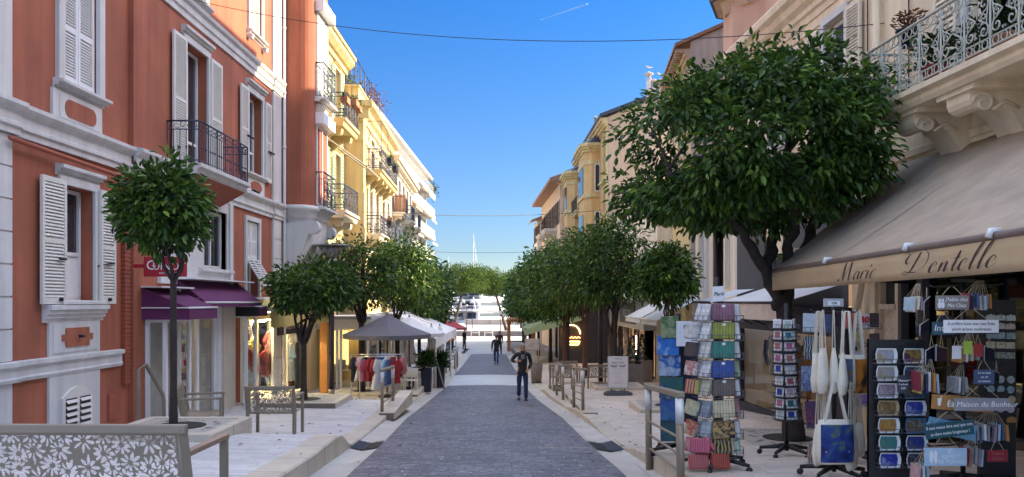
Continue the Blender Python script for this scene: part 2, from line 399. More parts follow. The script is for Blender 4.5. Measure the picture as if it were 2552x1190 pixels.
# drain gates in the gutters
def drain(x0, x1, y0, y1, lab):
    mb = MB(); k = 9
    t = thing('drain_grate', lab, 'drain', ((x0+x1)/2, (y0+y1)/2, g((y0+y1)/2)))
    sg = 1 if x0 > 0 else -1; e = (lambda y: xr(y)) if sg > 0 else (lambda y: xl(y))
    zz = lambda u, y: g(y)+.012+(lerp(.008, -.03, u/.55) if u < .55 else lerp(-.03, .012, (u-.55)/.45))
    Q = lambda u, y, d=0: (e(y)+sg*GW*u, y, zz(u, y)+d)
    for ua, ub in ((.03, .55), (.55, .97)): mb.add([Q(ua, y0), Q(ub, y0), Q(ub, y1), Q(ua, y1)], [(0, 1, 2, 3)])
    mb.build('pit', black, t)
    mb = MB()
    for i in range(17):
        y = lerp(y0, y1, i/16)
        for ua, ub in ((.03, .55), (.55, .97)): mb.add([Q(ua, y-.012, .01), Q(ub, y-.012, .01), Q(ub, y+.012, .01), Q(ua, y+.012, .01)], [(0, 1, 2, 3)])
    for u in (.03, .29, .53, .57, .75, .95): mb.add([Q(u-.02, y0, .012), Q(u+.02, y0, .012), Q(u+.02, y1, .012), Q(u-.02, y1, .012)], [(0, 1, 2, 3)])
    mb.build('grille', M('cast_iron', (.03, .03, .04), .5, .2), t)
drain(-2.42, -2.05, 11.5, 12.55, 'dark cast iron drain grate in the gutter left of the road')
drain(1.24, 1.62, 11.3, 12.5, 'dark cast iron drain grate in the gutter right of the road')

# fallen leaves
import numpy as np
def litter():
    rng = np.random.default_rng(5); m = MB()
    for cx_, cy_, n_, sp in ((-4.5, 10.4, 45, 1.1), (-5.2, 19.3, 40, 1.5), (4.1, 11.3, 60, 1.2), (3.5, 18, 35, 1.4), (3.3, 26, 40, 1.8), (-2.3, 13, 18, 2.5), (1.5, 14, 22, 2.5)):
        for _ in range(n_):
            x, y = cx_+rng.normal(0, sp), cy_+rng.normal(0, sp*1.2); a = rng.uniform(0, 6.28); l = rng.uniform(.03, .06); z = gz(x, y)+.012
            c, s_ = cos(a)*l, sin(a)*l
            m.add([(x-c, y-s_, z), (x+s_*.4, y-c*.4, z+.012), (x+c, y+s_, z+.004), (x-s_*.4, y+c*.4, z+.012)], [(0, 1, 2, 3)])
    o = m.build('fallen_leaves', Mleaf('dead_leaf', (.10, .06, .02), (.22, .15, .05), .8, .1)); o['kind'] = 'stuff'
litter()
# ------------------------------------------------------------------ facades
class Fac:
    """a street front: x = x0 + slope*s, s runs along the street, n points into the street"""
    def __init__(f, x0, slope, side): f.x0 = x0; f.k = slope; f.side = side
    def W(f, s, n, z): return (f.x0+f.k*s+f.side*n, s, z)
    def s(f, px, n=0): return (f.x0+f.side*n)/((px-CX)/FP-f.k)
    def z(f, px, py, n=0): return (HY-py)*f.s(px, n)/FP
    def mb(f): return MB(f.W)
    def along(f): return (f.k, 1, 0) if f.side > 0 else (-f.k, -1, 0)
def wall_front(mb, s0, s1, z0, z1, holes, n=0, depth=.28):
    ss = sorted({s0, s1}|{h[0] for h in holes}|{h[1] for h in holes}); zs = sorted({z0, z1}|{h[2] for h in holes}|{h[3] for h in holes})
    for a, b in zip(ss, ss[1:]):
        for c, d in zip(zs, zs[1:]):
            if any(h[0] <= a and b <= h[1] and h[2] <= c and d <= h[3] for h in holes): continue
            mb.quad((a, n, c), (b, n, c), (b, n, d), (a, n, d))
    for h in holes:
        a, b, c, d = h[:4]; m = n-depth
        mb.quad((a, n, c), (a, m, c), (a, m, d), (a, n, d)); mb.quad((b, n, c), (b, m, c), (b, m, d), (b, n, d))
        mb.quad((a, n, c), (b, n, c), (b, m, c), (a, m, c)); mb.quad((a, n, d), (b, n, d), (b, m, d), (a, m, d))
        if len(h) < 5: mb.quad((a, m, c), (b, m, c), (b, m, d), (a, m, d))
def shell(mb, s0, s1, z0, z1, holes, deep=9, n=0):
    wall_front(mb, s0, s1, z0, z1, holes, n)
    mb.quad((s0, n, z0), (s0, -deep, z0), (s0, -deep, z1), (s0, n, z1)); mb.quad((s1, n, z0), (s1, -deep, z0), (s1, -deep, z1), (s1, n, z1))
    mb.quad((s0, -deep, z0), (s1, -deep, z0), (s1, -deep, z1), (s0, -deep, z1)); mb.quad((s0, n, z1), (s1, n, z1), (s1, -deep, z1), (s0, -deep, z1))
def moulding(mb, s0, s1, prof, ends=True):
    """prof: (n, z) outline swept along the wall"""
    a = [(s0, n, z) for n, z in prof]; b = [(s1, n, z) for n, z in prof]; k = len(prof)
    mb.add(a+b, [(i, (i+1) % k, k+(i+1) % k, k+i) for i in range(k)]+([tuple(range(k))[::-1], tuple(range(k, 2*k))] if ends else []))
def corn(z0, z1, n0, n1, steps=3):
    p = [(n0-.02, z0)]
    for i in range(steps):
        na = lerp(n0+.02, n1, i/max(1, steps-1)); za = lerp(z0, z1, i/steps); zb = lerp(z0, z1, (i+1)/steps)
        p += [(na, za), (na, zb-.01)]
    p += [(n1, z1), (n0-.02, z1+.02)]; return p
def shutter(F, par, s0, s1, z0, z1, n, mat, slats=26, split=.5, thick=.045, label=None):
    mb = F.mb(); w = .055; t = n+thick
    mb.box(s0, s0+w, n, t, z0, z1); mb.box(s1-w, s1, n, t, z0, z1)
    zm = lerp(z0, z1, split)
    for c, d in ((z0, z0+.1), (zm-.04, zm+.04), (z1-.08, z1)): mb.box(s0+w, s1-w, n+.003, t-.003, c, d)
    k = slats
    for i in range(k):
        z = lerp(z0+.1, z1-.08, (i+.5)/k); h = (z1-z0-.18)/k
        if abs(z-zm) < .04: continue
        mb.add([(s0+w, n+.008, z+h*.42), (s1-w, n+.008, z+h*.42), (s1-w, t-.006, z-h*.40), (s0+w, t-.006, z-h*.40), (s0+w, t-.006, z-h*.40+.012), (s1-w, t-.006, z-h*.40+.012), (s1-w, n+.008, z+h*.42+.012), (s0+w, n+.008, z+h*.42+.012)],
               [(0, 1, 2, 3), (3, 2, 5, 4), (4, 5, 6, 7), (7, 6, 1, 0)])
    mb.box(s0+w, s1-w, n-.004, n+.002, z0+.1, z1-.08)
    o = mb.build('shutter', mat, par)
    if label: o['label'] = label
    return o
def window(F, par, s0, s1, z0, z1, n=-.26, frame=None, leaves=2, rails=(.0,), glass=None, fw=.06, name='window'):
    frame = frame or white_lac; mb = F.mb(); a = n; b = n+.05
    mb.box(s0, s1, a, b, z0, z0+fw); mb.box(s0, s1, a, b, z1-fw, z1)
    ks = [lerp(s0, s1, i/leaves) for i in range(leaves+1)]
    for i, s in enumerate(ks):
        w = fw if i in (0, leaves) else fw*.8
        c = s if i == 0 else (s-w if i == leaves else s-w/2); mb.box(c, c+w, a+.004, b+.004, z0+fw, z1-fw)
    for r in rails:
        if r > 0: z = lerp(z0, z1, r); mb.box(s0+fw, s1-fw, a+.008, b-.004, z-fw/2, z+fw/2)
    o = mb.build(name, frame, par)
    mb = F.mb(); mb.box(s0+.01, s1-.01, a-.02, a+.012, z0+.01, z1-.01); mb.build('pane', glass or glass_dark, o)
    return o
def surround(F, par, s0, s1, z0, z1, w, mat, n=.05, head=.0, sill=True, name='window_surround', n0=0):
    mb = F.mb()
    mb.box(s0-w, s0, n0-.01, n0+n, z0, z1); mb.box(s1, s1+w, n0-.01, n0+n, z0, z1); mb.box(s0-w, s1+w, n0-.01, n0+n+.004, z1, z1+w)
    if head: moulding(mb, s0-w-.05, s1+w+.05, corn(z1+w, z1+w+head, n0, n0+n+.09, 3))
    if sill: moulding(mb, s0-w-.06, s1+w+.06, corn(z0-.13, z0, n0, n0+n+.1, 3))
    return mb.build(name, mat, par)
def console(mb, F0, s, w, n1, z1, h):
    """scroll bracket under a slab"""
    pr = [(0, z1), (n1, z1)]
    for i in range(9):
        a = i/8*pi*1.1; pr.append((n1-.02-h*.17+h*.17*cos(a-.2), z1-h*.18-h*.17*sin(a-.2)))
    for i in range(8):
        t = i/7; pr.append((lerp(n1-h*.5, 0.02, t), z1-h*.33-(h*.67)*t**1.6))
    pr.append((0, z1-h))
    a = [(s-w/2, n, z) for n, z in pr]; b = [(s+w/2, n, z) for n, z in pr]; k = len(pr)
    mb.add(a+b, [(i, (i+1) % k, k+(i+1) % k, k+i) for i in range(k)]+[tuple(range(k))[::-1], tuple(range(k, 2*k))])
def rail_line(mb, a, b, z0, z1, kind='scroll', step=.12, r=.008, post=.016):
    """railing panel from plan point a to b (s, n)"""
    a = Vector(a); b = Vector(b); L = (b-a).length; q = lambda t, z: ((a.x+(b.x-a.x)*t/L), (a.y+(b.y-a.y)*t/L), z)
    h = z1-z0
    mb.bar(q(0, z1), q(L, z1), .02, 6); mb.bar(q(0, z0+.06), q(L, z0+.06), .012)
    if kind == 'plain':
        k = max(2, int(L/step))
        for i in range(k+1): mb.bar(q(L*i/k, z0), q(L*i/k, z1), r)
    elif kind == 'bulb':
        k = max(2, int(L/step)); zb = z1-h*.2
        mb.bar(q(0, zb), q(L, zb), .011)
        for i in range(k+1):
            t = L*i/k; mb.bar(q(t, z0), q(t, zb if i % 4 else z1), r if i % 4 else post)
            if i % 4: mb.tube([q(t, z0+h*.34), q(t, z0+h*.38), q(t, z0+h*.42)], [r, .022, r], 5)
            if i < k:
                c = (t+L/k/2, (zb+z1)/2)
                mb.tube([q(x, z) for x, z in spiral(c, .012, h*.085, .4, 5.5 if i % 2 else -4.5, 9)], .007, 4)
    else:
        k = max(1, round(L/.42)); w = L/k; zb = z1-h*.17; zl = z0+h*.2
        mb.bar(q(0, zb), q(L, zb), .010); mb.bar(q(0, zl), q(L, zl), .010)
        for i in range(k+1): mb.bar(q(w*i, z0), q(w*i, z1), post*.8)
        for i in range(k):
            x = w*i; c = x+w/2
            for sg in (-1, 1):
                for zc, zd in ((zl+h*.13, 1), (zb-h*.13, -1)):
                    mb.tube([q(u, v) for u, v in [(c+sg*w*.06, (zl+zb)/2)]]+[q(u, v) for u, v in spiral((c+sg*w*.26, zc), w*.2, w*.04, pi/2*zd+(pi if sg < 0 else 0)*0+ (0 if sg > 0 else 0), (pi/2*zd+sg*zd*-7.5), 14)], .009, 4)
                mb.tube([q(u, v) for u, v in spiral((c+sg*w*.26, (zl+zb)/2), w*.03, w*.12, 0, 8*sg, 12)], .007, 4)
                mb.tube([q(c+sg*w*.48, zl), q(c+sg*w*.36, (zl+zb)/2-.05), q(c+sg*w*.46, zb)], .007, 4)
            for zc, rr in (((z1+zb)/2, h*.065), ((z0+.06+zl)/2, h*.06)):
                for u in (.2, .5, .8): mb.tube([q(p, v) for p, v in spiral((x+w*u, zc), rr, rr, 0, 2*pi, 10)], .007, 4, cap=False)
def balcony(F, par, s0, s1, n1, zf, zr, slab_mat, rail_mat, kind='scroll', th=.2, cons=(), ch=.55, cw=.28, n0=0, step=.12, sides=(1, 1), slab_label=None):
    mb = F.mb()
    moulding(mb, s0-.05, s1+.05, [(n0-.05, zf-th), (n1-.06, zf-th), (n1-.02, zf-th*.75), (n1-.02, zf-th*.5), (n1+.06, zf-th*.35), (n1+.06, zf), (n0-.05, zf)])
    for s in cons: console(mb, F, s, cw, n1*.85, zf-th, ch)
    sl = mb.build('balcony_slab', slab_mat, par)
    mb = F.mb()
    rail_line(mb, (s0, n1), (s1, n1), zf, zr, kind, step)
    if sides[0]: rail_line(mb, (s0, n0), (s0, n1), zf, zr, kind, step)
    if sides[1]: rail_line(mb, (s1, n0), (s1, n1), zf, zr, kind, step)
    mb.build('balcony_railing', rail_mat, sl)
    return sl
# ------------------------------------------------------------------ terracotta corner building (left)
FA = Fac(-7.3, .018, 1)
A = thing('terracotta_building', 'terracotta stucco building with white cornices, white shutters and a rounded bay, left foreground', 'building', (-7.3, 14, gz(-7.2, 14)))
zb = -3.6
sw1 = (12.0, 12.85, 0.0, 1.85); sw2 = (11.98, 12.95, 3.45, 5.6); sw3 = (16.1, 17.2, 2.8, 5.5); sw4 = (19.75, 20.75, 3.35, 5.45)
sw5 = (19.85, 20.75, 7.05, 9.0); sw6 = (19.6, 20.5, .1, 2.1); sw7 = (17.0, 18.3, .75, 2.1); sw8 = (12.0, 12.95, 7.1, 9.2); sw9 = (16.1, 17.1, 6.6, 9.0)
HA = [sw1, sw2, sw8]; HB = [sw3, sw4, sw5, sw6, sw7, sw9, (14.45, 15.5, -2.5, -.3, 1), (15.75, 17.6, -2.75, -.18, 1), (18.62, 19.28, -2.75, -.3, 1), (19.36, 22.45, -3.4, -.3, 1)]
mb = FA.mb()
wall_front(mb, 2, 14, zb, 10.6, HA); wall_front(mb, 14, 22.5, zb, 10.6, HB, .1)
mb.quad((14, 0, zb), (14, .1, zb), (14, .1, 10.6), (14, 0, 10.6))
mb.quad((2, 0, zb), (2, -9, zb), (2, -9, 10.6), (2, 0, 10.6)); mb.quad((24.8, .1, zb), (24.8, -9, zb), (24.8, -9, 10.6), (24.8, .1, 10.6))
mb.quad((2, -9, zb), (24.8, -9, zb), (24.8, -9, 10.6), (2, -9, 10.6)); mb.quad((2, .1, 10.6), (24.8, .1, 10.6), (24.8, -9, 10.6), (2, -9, 10.6))
mb.build('wall', terracotta, A)
# mouldings
mb = FA.mb()
for s0, s1, n in ((2, 10.86, .06), (10.86, 14, 0), (14, 21.55, .1), (21.55, 22.36, .14)):
    moulding(mb, s0, s1, [(n-.02, 2.36), (n+.05, 2.36), (n+.05, 2.44), (n+.09, 2.47), (n+.09, 2.52), (n+.06, 2.54), (n+.06, 2.66), (n+.14, 2.72), (n+.17, 2.76), (n+.17, 2.82), (n-.02, 2.85)])
    moulding(mb, s0, s1, [(n-.02, 5.98), (n+.04, 5.98), (n+.04, 6.1), (n+.08, 6.13), (n+.08, 6.26), (n+.14, 6.31), (n+.16, 6.38), (n-.02, 6.4)])
for s0, s1, n in ((2, 10.86, .06), (10.86, 13.7, 0)):
    moulding(mb, s0, s1, [(n-.02, -1.15), (n+.05, -1.15), (n+.07, -1.1), (n+.05, -1.07), (n+.05, -.95), (n+.1, -.92), (n+.1, -.86), (n-.02, -.85)])
mb.build('cornice', white_paint, A)
mb = FA.mb()
def blocks(s0, s1, n, z0, z1, h, gap=.025):
    k = max(1, round((z1-z0)/h))
    for i in range(k): mb.box(s0, s1, n-.01, n+.055, lerp(z0, z1, i/k)+(gap/2), lerp(z0, z1, (i+1)/k)-(gap/2))
    mb.box(s0+.01, s1-.01, n-.012, n+.03, z0, z1)
blocks(2, 10.76, .0, -3.4, -1.15, .75); blocks(2, 10.76, 0, -.85, 2.36, .46)
mb.box(2, 10.76, -.01, .055, 2.84, 5.98); mb.box(2, 10.76, -.01, .055, 6.4, 10.4)
blocks(21.6, 22.3, .1, -3.3, 2.36, .58); mb.box(21.6, 22.3, .09, .155, 2.84, 5.98); mb.box(21.6, 22.3, .09, .155, 6.4, 10.5)
mb.parts('pilaster', white_paint, A, .03)
# window 1 (open shutters, low) with its white panel
surround(FA, A, sw1[0], sw1[1], sw1[2], sw1[3], .13, white_paint, .05, .16)
w = window(FA, A, 12.02, 12.83, .02, 1.83, -.24, leaves=2, rails=(.42,))
mb = FA.mb(); mb.box(12.5, 12.78, -.235, -.224, .08, .8); mb.build('lace_panel', white_plain, w)
shutter(FA, A, 11.36, 11.96, -.04, 1.9, .06, shut_mat, 34); shutter(FA, A, 12.94, 13.40, -.04, 1.9, .06, shut_mat, 34)
mb = FA.mb()
for s in (11.72, 13.1):
    mb.bar((s, .14, .66), (s+.16, .14, .66), .022, 6); mb.bar((s+.06, .1, .03), (s+.06, .15, .03), .03, 5)
mb.bar((12.86, .02, .58), (13.1, .16, .66), .012, 5)
mb.parts('shutter_catch', iron, A)
mb = FA.mb()
mb.box(11.62, 13.0, -.01, .04, -.86, -.31); moulding(mb, 11.5, 13.1, corn(-.32, -.06, .02, .16, 4)); mb.box(11.62, 13.0, -.01, .04, -3.4, -1.15)
mb.box(11.70, 12.92, .035, .055, -.8, -.36)
mb.build('apron_panel', white_paint, A)
def plaque(s0, s1, z0, z1, c, rnd=False):
    mb = FA.mb()
    if rnd:
        pl = []
        for (cs, cz, a0) in ((s1-c, z1-c, 0), (s0+c, z1-c, 90), (s0+c, z0+c, 180), (s1-c, z0+c, 270)):
            pl += [(cs+c*cos(R(a0+i*18)), cz+c*sin(R(a0+i*18))) for i in range(6)]
    else:
        pl = [(s1, z1-c), (s1-c, z1-c), (s1-c, z1), (s0+c, z1), (s0+c, z1-c), (s0, z1-c), (s0, z0+c), (s0+c, z0+c), (s0+c, z0), (s1-c, z0), (s1-c, z0+c), (s1, z0+c)]
    mb.prism([(s, .05, z) for s, z in pl], (0, .022, 0)); return mb.build('plaque', terracotta, A)
plaque(11.9, 12.74, -.72, -.42, .1); 
mb = FA.mb(); mb.bar((12.35, .06, -.56), (12.35, .16, -.56), .025, 6); mb.build('spigot', iron, A)
# cellar vent
mb = FA.mb(); s0, s1, z0, z1 = 11.9, 12.72, -2.45, -1.52
pl = [(s0, z0), (s1, z0), (s1, z1)]+[(lerp(s1, s0, i/8), z1+.16*sin(pi*i/8)) for i in range(1, 8)]+[(s0, z1)]
mb.prism([(s, .03, z) for s, z in pl], (0, .05, 0))
for a, b in ((s0+.07, (s0+s1)/2-.04), ((s0+s1)/2+.04, s1-.07)):
    for i in range(9):
        z = lerp(z0+.06, z1-.06, i/8); mb.add([(a, .075, z+.03), (b, .075, z+.03), (b, .115, z-.03), (a, .115, z-.03)], [(0, 1, 2, 3)])
mb.build('cellar_shutter', shut_mat, A)
mb = FA.mb()
for a, b in ((s0+.07, (s0+s1)/2-.04), ((s0+s1)/2+.04, s1-.07)): mb.box(a, b, .06, .083, z0+.03, z1-.02)
mb.build('cellar_vent', black, A)
mb = FA.mb(); mb.box(13.3, 13.62, -.01, .02, -2.1, -1.62); mb.box(13.32, 13.6, .0, .03, -2.07, -1.65); mb.build('meter_door', terra_dark, A)
# window 2 (closed shutters, upper left)
for sw in (sw2, sw8):
    surround(FA, A, sw[0], sw[1], sw[2], sw[3], .16, white_paint, .07, .2)
    m = (sw[0]+sw[1])/2; shutter(FA, A, sw[0]+.02, m-.008, sw[2]+.04, sw[3]-.02, -.06, white_lac, 40, .42); shutter(FA, A, m+.008, sw[1]-.02, sw[2]+.04, sw[3]-.02, -.06, white_lac, 40, .42)
mb = FA.mb(); mb.box(11.7, 13.06, -.01, .045, 2.84, 3.3); mb.box(11.86, 12.96, .04, .06, 2.88, 3.26); mb.build('apron_panel', white_paint, A)
plaque(11.98, 12.84, 2.92, 3.2, .13, True)
# window 3 and balcony
surround(FA, A, sw3[0], sw3[1], sw3[2], sw3[3], .13, white_paint, .05, .16, False, n0=.1)
window(FA, A, 16.12, 17.18, 2.82, 5.48, -.14, leaves=2, rails=(.25,))
shutter(FA, A, 15.42, 16.02, 2.83, 5.52, .15, shut_mat, 46); shutter(FA, A, 17.28, 17.88, 2.83, 5.52, .15, shut_mat, 46)
sl = balcony(FA, A, 15.3, 17.95, .75, 2.78, 3.63, white_paint, iron_blue, 'bulb', .22, (), n0=.1, step=.11)
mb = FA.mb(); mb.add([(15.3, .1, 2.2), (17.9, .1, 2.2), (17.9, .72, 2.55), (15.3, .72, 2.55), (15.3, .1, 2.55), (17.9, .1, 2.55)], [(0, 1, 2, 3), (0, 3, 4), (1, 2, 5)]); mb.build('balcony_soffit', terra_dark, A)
# window 4, with apron
surround(FA, A, sw4[0], sw4[1], sw4[2], sw4[3], .13, white_paint, .05, .16, n0=.1)
window(FA, A, 19.77, 20.73, 3.37, 5.43, -.14, leaves=2, rails=(.3,))
shutter(FA, A, 19.08, 19.6, 3.3, 5.48, .15, shut_mat, 36); shutter(FA, A, 20.9, 21.35, 3.3, 5.48, .15, shut_mat, 36)
mb = FA.mb(); mb.box(19.6, 20.9, .09, .14, 2.85, 3.24); mb.build('apron_panel', white_paint, A)
mb = FA.mb()
mb.prism([(20.25+.42*cos(2*pi*i/20), .135, 3.04+.14*sin(2*pi*i/20)) for i in range(20)], (0, .02, 0)); mb.build('plaque', terracotta, A)
mb = FA.mb()
for s, z in ((19.5, 4.25), (21.1, 4.15), (19.9, 2.9)): mb.bar((s, .2, z), (s+.3, .24, z-.02), .028, 6); mb.bar((s, .1, z), (s, .22, z), .015, 5)
mb.parts('shutter_catch', iron, A)
# top windows
for sw in (sw5, sw9):
    surround(FA, A, sw[0], sw[1], sw[2], sw[3], .13, white_paint, .05, .15, n0=.1); m = (sw[0]+sw[1])/2
    shutter(FA, A, sw[0]+.02, m-.006, sw[2]+.02, sw[3]-.02, .02, shut_mat, 30); shutter(FA, A, m+.006, sw[1]-.02, sw[2]+.02, sw[3]-.02, .02, shut_mat, 30)
mb = FA.mb()
for s in (19.75, 20.85): console(mb, FA, s, .14, .26, 6.92, .34)
mb.parts('sill_bracket', white_paint, A)
# low right window, its lower louvres pushed out
surround(FA, A, sw6[0], sw6[1], sw6[2], sw6[3], .12, white_paint, .05, 0, n0=.1)
m = (sw6[0]+sw6[1])/2
shutter(FA, A, 19.62, m-.005, 1.1, 2.08, .04, white_lac, 16); shutter(FA, A, m+.005, 20.48, 1.1, 2.08, .04, white_lac, 16)
window(FA, A, 19.62, 20.48, .12, 1.08, -.14, leaves=2, rails=())
mb = FA.mb()
for i in range(12):
    t = i/11; n = .12+.42*t; z = 1.08-.72*t
    for a, b in ((19.64, m-.03), (m+.03, 20.46)): mb.box(a, b, n, n+.035, z-.015, z+.02)
for s in (19.62, m-.02, 20.44): mb.prism([(s, .1, 1.1), (s, .56, .34), (s, .58, .37), (s, .13, 1.12)], (.04, 0, 0))
mb.build('shutter', white_lac, A)['label'] = 'louvred lower shutter pushed out like an awning'
# white zone above the shop
mb = FA.mb()
wall_front(mb, 14.9, 18.6, .36, 2.36, [sw7], .13, .2); mb.box(14.9, 15.1, .1, .17, .36, 2.36); mb.box(18.4, 18.6, .1, .17, .36, 2.36); moulding(mb, 16.7, 18.5, corn(.62, .74, .13, .24, 2))
mb.build('shop_panel', white_paint, A)
window(FA, A, 17.02, 18.28, .77, 2.08, -.05, leaves=2, rails=())
# pipes
mb = FA.mb(); mb.tube([(22.42, .2, 10.5), (22.42, .2, -2.9)], .05, 8)
for z in (8, 6.1, 4.5, 2.6, 1, -1): mb.tube([(22.42, .2, z), (22.42, .2, z+.06)], .065, 8)
mb.build('drainpipe', white_lac, A)
mb = FA.mb()
mb.tube([(10.6, .13, 2.28), (12.2, .13, 2.24), (13.85, .13, 2.2)], .035, 6); mb.box(13.76, 13.93, .0, .07, -1.5, 2.2)
for i in range(48): mb.box(13.745, 13.945, .0, .08, -1.47+i*.076, -1.44+i*.076)
mb.parts('service_duct', terra_dark, A)
# ---------- rounded bay
mb = FA.mb(); s0, s1, nf, rc = 22.5, 24.7, .98, .42
def plan(s0, s1, nf, rc, n0=.08):
    p = [(s0, n0), (s0, nf-rc)]+[(s0+rc-rc*cos(R(a)), nf-rc+rc*sin(R(a))) for a in range(15, 90, 15)]+[(s0+rc, nf)]
    p += [(s1-rc, nf)]+[(s1-rc+rc*sin(R(a)), nf-rc+rc*cos(R(a))) for a in range(15, 90, 15)]+[(s1, nf-rc), (s1, n0)]
    return p
bp = plan(s0, s1, nf, rc)
mb.loft([[(s, n, z) for s, n in bp] for z in (2.86, 10.6)], False)
mb.build('bay', terracotta, A)
mb = FA.mb()
rings = []
for k_, z in ((.03, 2.86), (.1, 2.84), (.12, 2.72), (.05, 2.66), (.04, 2.5), (0, 2.46)): rings.append([(s, n, z) for s, n in plan(s0-k_, s1+k_, nf+k_, rc+k_*.6)])
for i in range(9):
    t = i/8; rings.append([(s, n, z) for s, n in plan(s0+.02, s1-.02, lerp(nf-.02, .22, 1-math.sqrt(max(0, 1-t*t))), lerp(rc, .08, t))for z in [2.44-1.55*t]])
mb.loft(rings)
mb.build('corbel', cream_pale if False else white_paint, A)
mb = FA.mb()
for s in (22.62, 24.5):
    pr = [(.05, 2.3), (nf+.12, 2.42)]+[(nf+.02+.2*sin(a), 2.2+.2*cos(a)) for a in [i*.35 for i in range(10)]]+[(lerp(nf-.1, .16, i/6), 2.0-1.15*(i/6)**.6) for i in range(7)]+[(.16, .7), (.05, .7)]
    mb.prism([(s-.12, n, z) for n, z in pr], (.26, 0, 0))
    mb.box(s-.18, s+.2, .05, .24, .55, .72)
mb.parts('bay_bracket', white_paint, A)
for zf, zt, nm in ((2.9, 5.35, 0), (6.2, 8.75, 1)):
    w = window(FA, A, 22.98, 24.2, zf, zt, nf-.02, leaves=2, rails=(), glass=glass_blue, fw=.08)
    mb = FA.mb(); mb.box(22.9, 24.3, nf, nf+.26, zt, zt+.34); mb.build('shutter_box', white_lac, w)
    mb = FA.mb(); moulding(mb, 22.85, 24.45, corn(zf-.25, zf-.05, nf-.03, nf+.3, 3)); mb.build('sill', white_paint, w)
    mb = FA.mb(); rail_line(mb, (22.95, nf+.24), (24.35, nf+.24), zf-.05, zf+1.0, 'scroll'); rail_line(mb, (22.95, nf), (22.95, nf+.24), zf-.05, zf+1.0, 'plain'); rail_line(mb, (24.35, nf), (24.35, nf+.24), zf-.05, zf+1.0, 'plain'); mb.build('balconette', iron_blue, w)
    if nm:
        mb = FA.mb()
        for i in range(44): z = zf+.05+i*.056; mb.box(23.0, 24.18, nf+.03, nf+.05+.008*(i % 2), z, z+.05)
        mb.build('roller_blind', white_lac, w)
        mb = FA.mb(); 
        for s in (23.1, 24.15): console(mb, FA, s, .22, nf+.24, zf-.25, .6)
        mb.box(22.95, 24.3, nf-.01, nf+.1, zf-.7, zf-.24); mb.build('corbel', stone, w)
# roof edge, unseen above the frame but it keeps the light honest
mb = FA.mb(); moulding(mb, 2, 24.8, corn(10.3, 10.75, .0, .5, 3)); mb.build('eaves', white_paint, A)
# ---------- beauty shop: sign, awnings, display cases
mb = FA.mb()
sg = thing('shop_sign', 'projecting red shop sign reading Guinot on the terracotta building', 'sign', P(410, 665, 13.9))
def fpost(px, Y): return P(px, 752, Y)[0]
x0, x1 = P(360, 0, 13.9)[0], P(462, 0, 13.9)[0]; z0, z1 = P(0, 690, 13.9)[2], P(0, 641, 13.9)[2]
m = MB(); m.box(x0, x1, 13.86, 13.98, z0, z1); m.build('panel', M('red_sign', (.38, .012, .03), .35, .05), sg, bevel=.008)
m = MB(); m.box(x0-.2, x0, 13.9, 13.95, z0+.16, z1-.13); m.build('bracket', M('red_sign', (0, 0, 0)), sg)
text('G', .25, letter_white, 'lettering', sg, (x0+.14, 13.855, (z0+z1)/2+.02), (1, 0, 0), (0, 0, 1))
text('UINOT', .19, letter_white, 'lettering', sg, (x0+.47, 13.855, (z0+z1)/2), (1, 0, 0), (0, 0, 1))
text('INSTITUT  PARIS', .05, letter_white, 'lettering', sg, (x0+.47, 13.855, z0+.06), (1, 0, 0), (0, 0, 1))
def awning_cheek(label, s0, s1, n0, n1, zt, zo, val, mat, side_mat, plate=True, group=None):
    t = thing('awning', label, 'awning', FA.W(s0, n0, zo), group)
    m = FA.mb(); k = 8
    for i in range(k):
        a, b = lerp(s0, s1, i/k), lerp(s0, s1, (i+1)/k); m.add([(a, n0, zt), (b, n0, zt), (b, n1, zo), (a, n1, zo)], [(0, 1, 2, 3)], True)
    m.build('canopy', mat, t)
    m = FA.mb(); m.box(s0, s1, n1-.006, n1+.008, zo-val, zo)
    m.build('valance', mat, t)
    m = FA.mb()
    for s in (s0, s1-.006): m.prism([(s, n0, zt), (s, n1, zo), (s, n1, zo-val), (s, n0, zo-val)], (.006, 0, 0))
    m.parts('cheek', side_mat, t)
    m = FA.mb(); m.bar((s0-.02, n1+.01, zo), (s1+.02, n1+.01, zo), .02, 6)
    for s in (s0-.02, s1+.02): m.bar((s, n0, zo), (s, n1+.01, zo), .012, 5)
    m.build('frame', white_lac, t)
    if plate: m = FA.mb(); m.box(s0-.05, s1+.05, n0-.02, n0+.4, zt, zt+.03); m.build('cover_board', white_lac, t)
    return t
t1 = awning_cheek('low plum awning over the left display case of the beauty shop', 14.3, 15.6, .1, .98, .26, -.12, .22, plum, plum)
t2 = awning_cheek('raised plum awning over the beauty shop door, its cheek lettered Guinot', 15.7, 19.0, .12, .72, .46, -.02, .1, plum, plum_dark)
text('GUINOT', .17, M('rose_letter', (.34, .16, .2), .8), 'lettering', t2, FA.W(15.69, .36, .02), (1, 0, 0), (0, 0, 1), squash=.75)
t3 = awning_cheek('low plum awning with a black inside over the right display case of the beauty shop', 18.55, 19.1, .1, .82, .04, -.12, .24, plum, black, False)
SH = thing('beauty_shop', 'beauty shop with white display cases and a glazed door under plum awnings', 'shop', FA.W(16, .1, gz(-7, 16)))
m = FA.mb(); zg = -2.62
